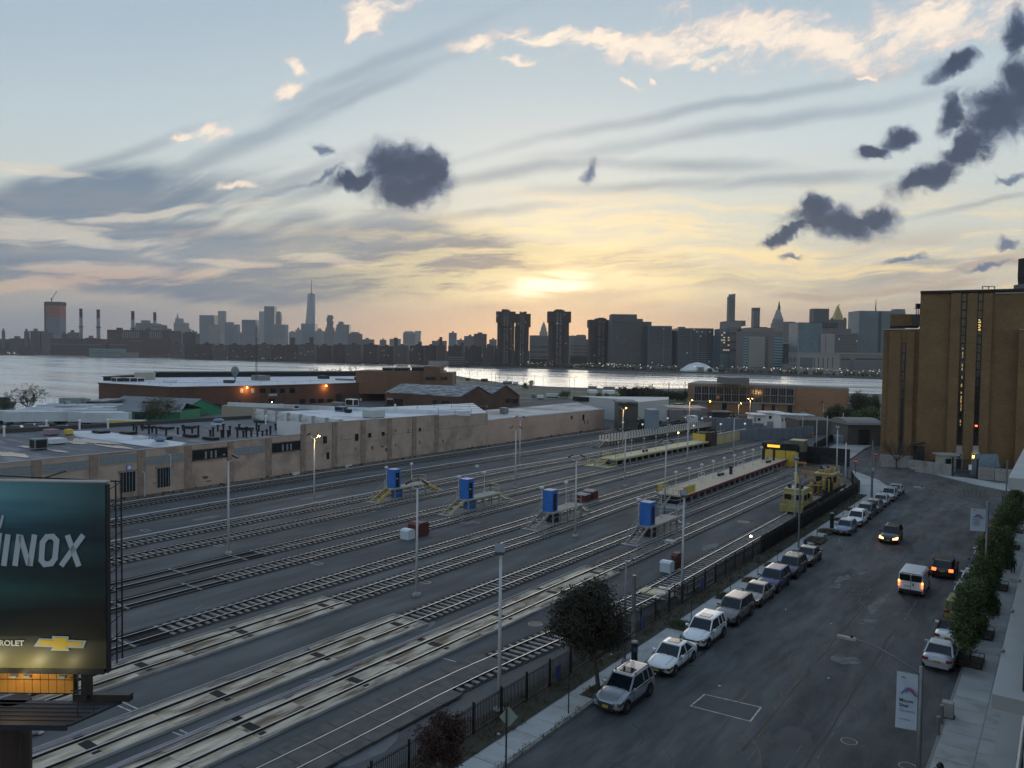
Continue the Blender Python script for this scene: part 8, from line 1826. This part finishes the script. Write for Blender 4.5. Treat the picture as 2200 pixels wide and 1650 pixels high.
c=Vector((-22.45,119.6,0));sp_=thing('street_lamp','grey corner column carrying the small street name sign','lamp post',c);MB().cyl((c.x,c.y,.1),(c.x,c.y,8.4),.10,.08,8).build('pole','steel_grey',sp_);MB().box((c.x-.7,c.y-.1,4.6),(1.1,.05,.28),.3).build('street_name_sign',mat('sign_teal',(.10,.22,.20),.6),sp_)
q=pole_('parking_meter','thin meter post with pale head near the far end of the left row','parking meter',-21.9,117.5,4.6,.05);MB().box((-21.9,117.4,4.55),(.25,.15,.45)).build('head','coping',q)
mm=thing('parking_meter','tall black parking ticket machine on the left pavement','parking meter',(-22.0,44.6,.15));MB().cyl((-22.0,44.6,.15),(-22.0,44.6,1.75),.2,.2,14).build('body','black_iron',mm);MB().cyl((-22.0,44.6,1.75),(-22.0,44.6,1.85),.23,.18,14).build('cap','coping',mm);MB().box((-21.9,44.4,1.35),(.2,.06,.25)).build('screen','notice_blue',mm)
m3=thing('parking_meter','second black parking ticket machine beyond the light blue hatchback','parking meter',(-22.0,95.2,.15));MB().cyl((-22.0,95.2,.15),(-22.0,95.2,1.9),.22,.22,12).build('body','black_iron',m3);MB().cyl((-22,95.2,1.9),(-22,95.2,2.0),.24,.18,12).build('cap','steel_grey',m3)
def hydrant(label,x,y):
    root=thing('fire_hydrant',label,'fire hydrant',(x,y,.15));MB().lathe((x,y,.15),[(.2,0),(.2,.06),(.13,.08),(.13,.6),(.17,.62),(.15,.74),(.06,.84)],12).build('body','black_iron',root)
    for s in(-1,1):MB().cyl((x+s*.1,y,.62),(x+s*.24,y,.62),.06,.06,8).build('outlet','black_iron',root)
hydrant('black fire hydrant in the gap between the parked cars',-21.95,83.9);hydrant('black fire hydrant by the right kerb next to the bollards',-4.4,41.3)
for k,(px,py,h,lab)in enumerate(((2022,1553,1.0,'grey bollard right behind the hydrant, nearer the kerb'),(2015,1577,.95,'grey bollard nearest the bottom at the right kerb'))):c=P(px,py,.15);o=MB().cyl(c,c+Vector((0,0,h)),.11,.11,12).build('bollard','steel_grey');tag(o,lab,'bollard','grey bollards')
bx_=thing('utility_box','pale grey utility cabinet on the right pavement','utility box',P(2036,1540,.15));c=P(2036,1540,.15);MB().bx(c.x-.28,c.x+.28,c.y-.25,c.y+.25,.18,1.0).build('cabinet','coping',bx_);MB().bx(c.x-.2,c.x+.35,c.y-.3,c.y+.3,.15,.2).build('plinth','steel_dark',bx_)
# diamond sign seen from behind
ds=thing('road_sign','back of a diamond road sign on a dark post at the bottom','road sign',(-19.0,30.2,.15));sp0=P(1087,1690,.15);Dsg=29.5;XPY=1560;cxs=X_(1088,Dsg)
ds.location=CF(cxs,Dsg,.15);MB(xf=CF).cyl((cxs,Dsg,.15),(cxs,Dsg,Zt(1089,1522,Dsg)),.035,.035,8).build('post','steel_dark',ds)
zc_=Zt(1090,1542,Dsg);MB(xf=CF).add([(cxs+.08+a*.36,Dsg+.06+d,zc_+b*.40)for d in(0,.02)for a,b in((0,-1),(1,0),(0,1),(-1,0))],[(0,1,2,3),(7,6,5,4),(0,4,5,1),(1,5,6,2),(2,6,7,3),(3,7,4,0)]).build('plate',mat('sign_back',(.26,.32,.29),.5,metal=.3),ds)
sg2=pole_('sign_post','thin dark sign post beside the leafy tree trunk','sign post',-21.95,36.5,3.6,.035)
# do not enter signs
XPY=985
def noentry(label,px,py,pyt):
    c=P(px,py);D=-c.x*SA+c.y*CA;h=Zt(px,pyt,D);root=thing('no_entry_sign',label,'road sign',c,'do not enter signs');MB().cyl(c,(c.x,c.y,h),.05).build('post','steel_dark',root);x,z=X_(px,D),h-.1
    MB(xf=CF).cyl((x,D-.1,z),(x,D-.06,z),.47,.47,18).build('disc_border','coping',root);MB(xf=CF).cyl((x,D-.13,z),(x,D-.1,z),.42,.42,18).build('disc',mat('sign_red',(.34,.035,.035),.5),root);MB(xf=CF).box((x,D-.14,z),(.6,.02,.15)).build('bar','print_white',root)
noentry('red do not enter disc on the pavement corner left of the brown building',1838,1020,989);noentry('red do not enter disc beside the corner of the brown building',1881,1000,974)
# banner poles
def banner(label,x,y,zt,zb_,wd,armto,arml,ztop,near):
    root=thing('banner_pole',label,'banner pole',(x,y,.15),'lamp posts with hospital banners');MB().lathe((x,y,.15),[(.25,0),(.22,.5),(.11,.7)],10).build('base','steel_grey',root);MB().cyl((x,y,.8),(x,y,ztop),.095,.08,12).build('pole','steel_grey',root,sm=True)
    pts=[Vector((x-arml*t,y+.0*t,ztop-.35+armto*sin(t*1.5)))for t in(0,.2,.4,.6,.8,1.0)];MB().tube(pts,.045,6).build('arm','steel_grey',root)
    e=pts[-1];MB().box((e.x-.3,e.y,e.z),(.75,.2,.1)).build('lamp_head','coping',root);MB().cyl((e.x-.1,e.y,e.z+.05),(e.x-.1,e.y,e.z+.16),.06,.05,8).build('sensor','black_iron',root)
    rot=lambda a,b,c_:(x-.12-a*cos(.10),y-a*sin(.10)+b,c_)
    g=MB();n=8;V=[];Fc=[]
    for j in range(n+1):
        z=zt+(zb_-zt)*j/n;bow=.05*sin(j/n*3.1)
        V+=[rot(0,bow,z),rot(wd,bow-.06*j/n,z),rot(wd,bow-.06*j/n+.012,z),rot(0,bow+.012,z)]
    for j in range(n):
        for q in range(4):Fc.append((j*4+q,j*4+(q+1)%4,(j+1)*4+(q+1)%4,(j+1)*4+q))
    g.add(V,Fc);g.build('banner',mat('banner_cloth',(.50,.58,.68),.7,amt=.06,scale=3),root)
    for z in(zt,zb_):MB().cyl(rot(-.14,0,z),rot(wd+.03,0,z),.018,.018,6).build('banner_arm','steel_grey',root)
    xd=Vector((cos(.10),sin(.10),0));zd_=Vector((0,0,1));o=Vector(rot(wd-.09,-.10,0));H_=zt-zb_
    cn=((.10,.30,.55),(.06,.14,.38),(.22,.06,.28),(.50,.08,.14))
    apex=o+xd*.36+zd_*(zb_+H_*.745)
    def logo(c0,s,w):
        for k in range(4):
            m_=mat('logo_%s'%('cyan','navy','purple','crimson')[k],cn[k],.6,amt=.02)
            a=c0+xd*(-.05+k*.045)*s;l=a+xd*(-.20-.02*k+.03)*s+zd_*-.24*s;r_=a+xd*(.20-.02*k+.06)*s+zd_*-.24*s
            if k<2:MB().beam(a+Vector((0,-.003*k,0)),l+Vector((0,-.003*k,0)),.006,w*s).build('logo_stroke',m_,root)
            MB().beam(a+Vector((0,-.003*k-.002,0)),r_+Vector((0,-.003*k-.002,0)),.006,w*s).build('logo_stroke',m_,root)
            if k>=2:MB().beam(a+Vector((0,-.003*k-.004,0)),a+xd*-.12*s+zd_*-.16*s+Vector((0,-.003*k-.004,0)),.006,w*s).build('logo_stroke',m_,root)
    logo(apex,1.25,.028);logo(o+xd*.16+zd_*(zb_+H_*.93),.35,.03)
    if near:
        mat('print_navy',(.02,.025,.05),.6,amt=.02);mat('print_greyblue',(.20,.23,.30),.6,amt=.02)
        for k,(t,s,m_)in enumerate((('Mount',.19,'print_navy'),('Sinai',.19,'print_navy'),('Queens',.185,'print_greyblue'))):text_mesh(t,s,'lettering',m_,root,o+xd*.04+zd_*(zb_+H_*(.485-k*.087)),xd,zd_,bold=.004 if k<2 else 0,sx=1.02,extr=.001)
        text_mesh('www.mshq.org',.068,'lettering','print_navy',root,o+xd*.04+zd_*(zb_+H_*.17),xd,zd_,bold=.001,extr=.001)
    else:
        for k in range(4):MB().beam(o+xd*.06+zd_*(zb_+H_*(.5-k*.085)),o+xd*(.5-.05*(k%2))+zd_*(zb_+H_*(.5-k*.085)),.005,.05 if k<3 else .02).build('lettering',mat('print_greyblue',(.20,.23,.30),.6),root)
    return root
Yb=27.4+5;
def solveY(px,X): # Y where the vertical line X=const crosses picture column px at mid height
    d=ray(px,1500);return X*d.y/d.x
yb1=W(1978,1500,-4.55).y;D1=4.55*SA+yb1*CA;zz_=lambda px,py:Zt(px,py,D1)
banner('near lamp post carrying the big hospital banner',-4.55,yb1,zz_(1945,1450),zz_(1945,1572),.78,.9,2.6,zz_(1980,1432),True)
yb2=W(2121,1130,-4.55).y;D1=4.55*SA+yb2*CA;banner('far lamp post with the second hospital banner above the street trees',-4.55,yb2,zz_(2107,1094),zz_(2107,1143),.95,.9,4.2,zz_(2121,1078),False)
q=pole_('street_lamp','thin pale column on the far corner of the right pavement','lamp post',P(2160,1108).x,P(2160,1108).y,7.2,.09,'steel_grey');q2=pole_('sign_post','dark post with faint red sign near the right far corner','sign post',P(2153,1115).x,P(2153,1115).y,2.9,.05)

# person walking on the right pavement
def person():
    base=P(2176,1232,.18);root=thing('person','person in dark clothes with bowed head walking with a cane on the right pavement','person',base)
    J=dict(pel=(0,0,.78),che=(0,-.10,1.10),nec=(0,-.17,1.25),hed=(0,-.25,1.42),hpt=(0,-.26,1.50),hl=(-.10,0,.76),kl=(-.11,-.12,.42),al=(-.10,.02,.07),tl=(-.10,-.16,.04),hr=(.10,0,.76),kr=(.11,.03,.42),ar=(.12,.20,.09),tr=(.12,.05,.04),
             sl=(-.19,-.13,1.18),el=(-.25,-.14,.92),wl=(-.26,-.30,.76),fl=(-.26,-.36,.70),sr=(.19,-.13,1.18),er=(.24,-.05,.92),wr=(.22,-.12,.70),fr=(.22,-.15,.62))
    E=[('pel','che'),('che','nec'),('nec','hed'),('hed','hpt'),('pel','hl'),('hl','kl'),('kl','al'),('al','tl'),('pel','hr'),('hr','kr'),('kr','ar'),('ar','tr'),('che','sl'),('sl','el'),('el','wl'),('wl','fl'),('che','sr'),('sr','er'),('er','wr'),('wr','fr')]
    Rr=dict(pel=.17,che=.19,nec=.07,hed=.10,hpt=.07,hl=.10,kl=.075,al=.05,tl=.04,hr=.10,kr=.075,ar=.05,tr=.04,sl=.075,el=.055,wl=.04,fl=.03,sr=.075,er=.055,wr=.04,fr=.03)
    ks=list(J);me=bpy.data.meshes.new('body');me.from_pydata([J[k]for k in ks],[(ks.index(a),ks.index(b))for a,b in E],[]);ob=bpy.data.objects.new('body',me);COL.objects.link(ob)
    sk=ob.modifiers.new('skin','SKIN');
    for i,k in enumerate(ks):me.skin_vertices[0].data[i].radius=(Rr[k],Rr[k]);me.skin_vertices[0].data[i].use_root=(k=='pel')
    ob.modifiers.new('sub','SUBSURF').render_levels=1;me.materials.append(mat('cloth_black',(.012,.012,.015),.9));ob.parent=root;ob.scale=(.95,.95,.95)
    cap=MB().ball((0,-.26,1.49),.115,12,8,1.0).build('hood','cloth_black',root,rc=False,sm=True);cap.scale=(.95,.95,.95);MB().cyl((-.25,-.36,.72),(-.36,-.62,.0),.014,.012,6).build('cane','steel_dark',root,rc=False)
    root.rotation_euler=(0,0,math.pi)
person()
# ------------------------------------------------------------------ vegetation
XPY=850
def leaves(name,m,parent,blobs,n,size,seed,shell=.55,flat=.0):
    """blobs: (x, y, z, rx, ry, rz); leaf quads clustered on twigs through the volume"""
    r=random.Random(seed);V=[];Fc=[];tot=sum(b[3]*b[4]*b[5]for b in blobs)
    for b in blobs:
        k=max(6,int(n*b[3]*b[4]*b[5]/tot/7))
        for _ in range(k):
            u=r.uniform(-1,1);t=r.uniform(0,6.283);q=(1-u*u)**.5;rad_=r.uniform(shell,1.0)*(1+r.gauss(0,.07))
            cx,cy,cz=b[0]+b[3]*q*cos(t)*rad_,b[1]+b[4]*q*sin(t)*rad_,b[2]+b[5]*u*rad_
            for _ in range(7):
                s=size*r.uniform(.55,1.3);px,py,pz=cx+r.gauss(0,size*1.4),cy+r.gauss(0,size*1.4),cz+r.gauss(0,size*1.1)
                a=Vector((r.gauss(0,1),r.gauss(0,1),r.gauss(0,.6))).normalized();c_=a.cross(Vector((r.gauss(0,1),r.gauss(0,1),r.gauss(0,1)))).normalized();o=len(V)
                V+=[(px-a.x*s,py-a.y*s,pz-a.z*s),(px+c_.x*s*.45,py+c_.y*s*.45,pz+c_.z*s*.45),(px+a.x*s,py+a.y*s,pz+a.z*s),(px-c_.x*s*.45,py-c_.y*s*.45,pz-c_.z*s*.45)];Fc.append((o,o+1,o+2,o+3))
    g=MB();g.v=V;g.f=Fc;return g.build(name,m,parent)
def limbs(parent,base,top,r0,crown,n,seed,m='bark',levels=2,part='trunk'):
    r=random.Random(seed);g=MB();base=Vector(base);top=Vector(top);mid=base.lerp(top,.5)+Vector((r.uniform(-.1,.1),r.uniform(-.1,.1),0))
    g.cyl(base,mid,r0,r0*.8,8);g.cyl(mid,top,r0*.8,r0*.6,8)
    def br(p,d,l,rr,lv):
        q=p+d*l;g.cyl(p,q,rr,rr*.6,5,False)
        if lv>0:
            for _ in range(3):e=(d+Vector((r.gauss(0,.5),r.gauss(0,.5),r.uniform(-.1,.5)))).normalized();br(p.lerp(q,r.uniform(.45,1)),e,l*r.uniform(.55,.8),rr*.55,lv-1)
    for k in range(n):
        t=6.283*k/n+r.uniform(-.4,.4);d=Vector((cos(t)*.75,sin(t)*.75,r.uniform(.45,1.1))).normalized();br(base.lerp(top,r.uniform(.7,1)),d,crown*r.uniform(.45,.7),r0*.5,levels)
    return g.build(part,m,parent)
def tree(name,label,base,trunk_h,c,rad_,n,size,m,seed,group=None,tr=.12,lobes=9,shell=.5,levels=2,cat='tree'):
    base=Vector(base);root=thing(name,label,cat,base,group);r=random.Random(seed);c=Vector(c)
    limbs(root,base,(c.x*.5+base.x*.5,c.y*.5+base.y*.5,trunk_h),tr,rad_[0]*1.25,6,seed,levels=levels)
    bl=[(c.x,c.y,c.z,rad_[0]*.72,rad_[1]*.72,rad_[2]*.72)]
    for k in range(lobes):
        u=r.uniform(-.85,.95);t=6.283*k/lobes*2.4+r.uniform(-.4,.4);q=(1-u*u)**.5;f=r.uniform(.28,.46)
        bl.append((c.x+rad_[0]*q*cos(t)*.68,c.y+rad_[1]*q*sin(t)*.68,c.z+rad_[2]*u*.66,rad_[0]*f,rad_[1]*f,rad_[2]*f))
    leaves('crown',m,root,bl,n,size,seed,shell);return root
# leafy tree on the left pavement
b0=P(1287,1496,.15);tree('street_tree','dark leafy tree rising from the left pavement by the nearest parked car',b0,3.0,(b0.x-.75,b0.y-.35,4.5),(2.35,2.35,2.5),30000,.085,'leaf_brown',5,tr=.15,lobes=14,shell=.35)
XPY=1600;D=33.0;q=CF(X_(948,D),D,0);XPY=850;tree('shrub_tree','dark red leaved tree cut by the bottom edge of the picture',(q.x,q.y,.15),2.0,(q.x,q.y,3.25),(1.3,1.3,1.45),9000,.06,'leaf_red',9,tr=.08,lobes=12,shell=.4)
# dense row on the right pavement
yy=[58.6,65.0,72.0,79.5,88.0,97.5,107.0]
for k,y in enumerate(yy):
    x=-4.75+.1*(k%2)+k*.03;h=5.8+.3*(k%3);lab=('nearest green tree of the right pavement row, in the black planter','second green tree of the right pavement row','third green tree of the right pavement row, level with the lime off-roader','fourth green tree of the right pavement row','fifth green tree of the right pavement row, beside the walker','sixth green tree of the right pavement row','last green tree of the right row by the far banner')[k]
    tree('street_tree',lab,(x,y,.15),2.2,(x-.12,y,h*.56),(1.12+.14*(k%2),1.85,h*.43),16000 if k<4 else 11000,.085,'leaf_green',20+k,'green trees along the right pavement',tr=.07,lobes=12,shell=.35,levels=1)
    root=thing('tree_guard',('nearest','second','third','fourth','fifth','sixth','last')[k]+' low black tree guard on the right pavement','tree guard',(x,y,.15),'tree guards on the right pavement')
    for(a,b_)in(((x-.75,y-1.1),(x+.75,y-1.1)),((x+.75,y-1.1),(x+.75,y+1.1)),((x+.75,y+1.1),(x-.75,y+1.1))):
        MB().beam((a[0],a[1],.55),(b_[0],b_[1],.55),.03,.04).build('guard_rail','black_iron',root)
        for j in range(6):MB().beam((a[0]+(b_[0]-a[0])*j/5,a[1]+(b_[1]-a[1])*j/5,.18),(a[0]+(b_[0]-a[0])*j/5,a[1]+(b_[1]-a[1])*j/5,.58),.02,.02).build('guard_bar','black_iron',root)
    MB().bx(x-.73,x+.73,y-1.08,y+1.08,.17,.30).build('soil_bed','soil',root)
# grass blades
def blades(name,m,spots,h,seed,kind='stuff',label=None,parent=None,cat=None):
    r=random.Random(seed);V=[];Fc=[]
    for(x,y,z,rx,ry,n)in spots:
        for _ in range(n):
            t=r.uniform(0,6.283);q=r.random()**.6;bx_,by_=x+rx*q*cos(t),y+ry*q*sin(t);hh=h*r.uniform(.35,1.2)*(1.15-q*.6);dx,dy=r.gauss(0,.4)*hh,r.gauss(0,.4)*hh;w=r.uniform(.012,.03);a=r.uniform(0,3.14);o=len(V)
            V+=[(bx_-cos(a)*w,by_-sin(a)*w,z),(bx_+cos(a)*w,by_+sin(a)*w,z),(bx_+dx,by_+dy,z+hh)];Fc.append((o,o+1,o+2))
    g=MB();g.v=V;g.f=Fc;o=g.build(name,m,parent,kind=kind)
    if label:tag(o,label,cat or 'plant')
    return o
r=random.Random(31);sp_=[];sp2=[]
for k in range(560):
    y=r.uniform(20,121);(sp_ if r.random()<.5 else sp2).append((FX+r.uniform(-.7,1.35),y,.18,.25,.35,16))
blades('verge_grass','grass_green',sp_,.28,1);blades('verge_weeds','grass_dry',sp2,.33,2)
sp_=[]
for y0_,y1_,n in((24,37.5,60),(80,92,46)):
    for k in range(n):sp_.append((CL-.12+r.gauss(0,.10),r.uniform(y0_,y1_),.15,.16,.22,12))
blades('kerb_weeds','grass_green',sp_,.16,3)
for k in range(70):pass
sp_=[(r.uniform(FX+1.4,CL-.3),r.uniform(22,118),.18,.06,.3,3)for k in range(120)];blades('pavement_weeds','grass_green',sp_,.08,4)
beds=[(1287,1490,'bed of weeds round the leafy tree trunk',1.0,.9),(1466,1345,'first weedy tree bed past the ticket machine',.9,1.1),(1561,1283,'second weedy tree bed with a green tuft',.9,1.0),(1615,1248,'third weedy tree bed beside the dark blue SUV',.9,.9),(1662,1215,'fourth weedy tree bed beside the slate SUV',.9,.9),(1712,1188,'small weedy patch at the hydrant',.8,.9),
        (1752,1160,'weedy bed left of the light blue hatchback',1.2,1.6),(1775,1142,'large weedy clump by the second ticket machine',1.0,1.2),(1803,1117,'weedy bed beside the second white SUV',.8,.9),(1830,1096,'weedy bed at the far dark SUV',.8,.9)]
for k,(px,py,lab,a,b_)in enumerate(beds):
    c=P(px,py,.15);sheet('tree_bed','soil',[(c.x-a*.8,c.y-b_),(c.x+a*.8,c.y-b_),(c.x+a*.8,c.y+b_),(c.x-a*.8,c.y+b_)],.19)
    blades('weed_bed','grass_green' if k in(1,2)else 'grass_dry',[(c.x,c.y,.18,a,b_,420)],.42 if k in(1,2,7)else .3,50+k,'stuff',lab,cat='weeds')
saps=[(1485,1334,1300,'first thin sapling past the ticket machine'),(1569,1270,1245,'second thin sapling in the green tuft bed'),(1628,1238,1210,'third thin sapling beside the dark blue SUV'),(1670,1210,1186,'fourth thin sapling beside the slate SUV'),(1755,1151,1129,'fifth thin sapling left of the light blue hatchback'),(1811,1112,1090,'sixth thin sapling by the second white SUV'),(1836,1090,1071,'last thin sapling at the far dark SUV')]
for k,(px,pb_,pt_,lab)in enumerate(saps):
    c=P(px,pb_,.15);D=-c.x*SA+c.y*CA;h=Zt(px,pt_,D)+.5;root=thing('sapling',lab,'sapling',c,'saplings along the left pavement');MB().cyl(c,(c.x,c.y,h),.035,.02,6).build('trunk','bark',root);rr=random.Random(k)
    g=MB()
    for j in range(7):z=h*rr.uniform(.55,1);t=rr.uniform(0,6.28);g.cyl((c.x,c.y,z),(c.x+.45*cos(t),c.y+.45*sin(t),z+.4),.012,.005,4)
    g.build('twigs','bark',root);leaves('crown','leaf_brown',root,[(c.x,c.y,h,.45,.45,.45)],120,.05,k,.3)
# trees farther off; built from their foot point and their picture size
def ftree(label,px,yfoot,ytop,wpx,n,m,seed,D=None,group=None,cy=.58,size=.22,levels=1,shell=.4,name='tree',bare=False,lobes=10,hfr=.5):
    c=P(px,yfoot)if D is None else CF(X_(px,D),D,-.5);DD=-c.x*SA+c.y*CA;zt=Zt(px,ytop,DD);rr=wpx/2/F*DD;h=zt-c.z
    if bare:
        root=thing(name,label,'tree',c,group);r=random.Random(seed);limbs(root,c,(c.x,c.y,c.z+h*.28),max(.1,h*.022),h*.62,9,seed,levels=3)
        if n:leaves('crown',m,root,[(c.x,c.y,c.z+h*.58,rr,rr,h*.40)],n,size,seed,.3)
        return root
    return tree(name,label,c,c.z+h*.45,(c.x,c.y,c.z+h*(1-hfr*.98)),(rr*1.0,rr*1.0,h*hfr),n,size,m,seed,group,tr=max(.08,h*.03),lobes=lobes,shell=shell,levels=levels)
ftree('sparse airy tree at the river edge far left',62,893,822,84,1500,'leaf_olive',3,bare=True,size=.22)
ftree('small leafy tree cut by the left edge',4,897,850,60,900,'leaf_olive',4,bare=True,size=.22);ftree('bare spindly shrub left of the grey container',135,893,852,36,0,'leaf_olive',6,bare=True)
ftree('olive brown tree in front of the green shed',345,912,846,92,3200,'leaf_olive',7,size=.2,shell=.2,bare=True);ftree('green tree right beside the olive brown one',322,908,868,40,1800,'leaf_dark',8,size=.18)
ftree('large dark tree at the right end of the depot',1846,905,831,50,5000,'leaf_dark',11,size=.3);ftree('dark bushy tree overlapping the depot end',1792,905,866,46,4000,'leaf_dark',12,size=.28,hfr=.6);ftree('dark bushy tree left of the arched shed',1818,908,874,36,3000,'leaf_dark',13,size=.26,hfr=.6)
ftree('green rounded tree behind the arched shed roof',1872,912,868,44,4000,'leaf_green',14,size=.26,hfr=.6);ftree('slender dark tree beside the brown building corner',1880,905,846,24,2000,'leaf_dark',15,size=.26);ftree('green low tree behind the grey gate shed',1842,912,880,40,3000,'leaf_green',16,size=.26,hfr=.6)
ftree('small dark shrub by the lime vehicle',1714,928,911,18,700,'leaf_dark',17,size=.18,hfr=.6);ftree('dark overgrowth behind the end of the pink wall',1352,925,886,40,3600,'leaf_dark',18,size=.25,hfr=.55);ftree('second dark overgrowth clump right of the pink wall end',1385,922,897,36,2400,'leaf_dark',19,size=.22,hfr=.55)
ftree('bare branched tree in front of the brown building',1926,1006,937,50,0,'leaf_olive',21,bare=True);ftree('dark shrub behind the guard hut wall',2012,1010,985,26,900,'leaf_dark',22,size=.14,hfr=.55);ftree('dark shrub at the right end behind the wall',2150,1030,998,50,1600,'leaf_dark',23,size=.14,hfr=.55)
rr=random.Random(5)
for k in range(17):
    px=1336+k*9.2;col='leaf_red' if k in(1,2,3,4)else rr.choice(('leaf_dark','leaf_olive','leaf_dark'));top=(826+(k%3)*3 if k<9 else 836+(k%3)*2)
    ftree(('rust brown' if col=='leaf_red' else 'olive' if col=='leaf_olive' else 'dark green')+' riverside bush, '+ORD(k)+' from the left in the thicket before the water',px,862,top,26,900,col,100+k,size=.34,group='bushes of the riverside thicket',levels=0,hfr=.52,lobes=6)
for k in range(5):ftree(ORD(k)+' small round street tree from the left below the riverside tents',1286+k*17,862,843,15,500,'leaf_dark',140+k,size=.26,group='small trees below the riverside tents',levels=0)
ftree('round rust bush on the riverside strip',1212,856,838,30,900,'leaf_olive',150,size=.3,levels=0);ftree('upright small tree alone at the sandy shore',1141,835,814,11,260,'leaf_dark',151,size=.3,levels=0);ftree('low dark bush beside the sandy shore machine',1128,838,822,12,260,'leaf_dark',152,size=.3,levels=0);ftree('small tree sprouting right of the brick stair tower',952,800,786,10,240,'leaf_dark',153,D=350,size=.3,levels=0)
for k,px in enumerate((666,674,681,690,697,704,713,720,730,745,752,763)):
    D=420;ftree(ORD(k)+' thin young tree from the left in the row seen over the factory roof',px,800,785+(k*7%5),7.5,170,'leaf_dark',160+k,D=D,size=.34,group='young trees beyond the factory',levels=0,hfr=.45,lobes=5)
# river lamps along the near shore and on the strip
for k,(px,yt,yb_)in enumerate(sorted(((979,795,812),(1008,796,815),(1025,797,818),(1056,798,826),(1073,801,828),(1100,806,832),(1124,805,838),(1148,807,840),(1167,807,842),(1223,811,846),(1234,810,846),(1302,811,848),(1383,820,858),(1426,817,858),(1492,816,850),(1265,826,850),(1064,803,830),(888,790,806)))):
    D_=330+k*2;c=CF(X_(px,D_),D_,0);zt=Zt(px,yt,D_);root=thing('shore_lamp',ORD(k)+' thin grey lamp post from the left along the near shore','lamp post',c,'thin lamp posts along the near shore');MB().cyl(c,(c.x,c.y,zt),.10,.07,6).build('post','steel_grey',root);MB().beam((c.x,c.y,zt),(c.x+CA*1.6,c.y+SA*1.6,zt+.3),.12,.12).build('arm','steel_grey',root)
# scattered clutter at the far end of the yard by the overgrowth
g=MB();r=random.Random(44)
for k in range(260):
    c=P(r.uniform(1330,1545),r.uniform(906,928));s=r.uniform(.15,.9);g.box((c.x,c.y,s*.3),(s*r.uniform(.5,2.2),s,s*.6),r.uniform(0,3))
g.build('yard_debris','soil',kind='stuff')
for k in range(26):
    c=P(r.uniform(1345,1545),r.uniform(905,930));s=r.uniform(.3,.8);o=MB().box((c.x,c.y,s*.35),(s*1.6,s,s*.7),r.uniform(0,3)).build('scrap_piece',r.choice(('coping','steel_grey','machine_orange','litter_white','wall_bluegrey')));tag(o,'small scrap piece among the debris at the far end of the yard','scrap','scrap pieces at the far end of the yard')
g=MB()
for k in range(90):c=P(r.uniform(1560,1740),r.uniform(985,1000));
sp_=[(r.uniform(-41,-26),r.uniform(126,150),.05,.8,.8,22)for k in range(90)];sp_=[s for s in sp_ if s[0]<-25.5-(s[1]-123)*.42+3];blades('gravel_weeds','grass_dry',sp_,.3,66)
# small litter on pavement and road
for k,(px,py)in enumerate(((1071,1578),(1313,1407),(1803,1161),(1546,1475),(1786,1341),(1688,1310),(1780,1458),(1763,1180))):
    c=P(px,py,.19 if px<1400 else .04);o=MB().box(c+Vector((0,0,.03)),(.14,.10,.06),k).build('litter','litter_white');tag(o,('white cup at the weedy fence foot near the bottom','pale paper by the fence behind the leafy tree','white scrap before the light blue hatchback','white scrap near the painted rectangle','tiny white scrap right of the yellow line','tiny white scrap in the middle of the road','tiny scrap above the manhole cover','white scrap near the hydrant gap kerb')[k],'litter','scraps of litter')
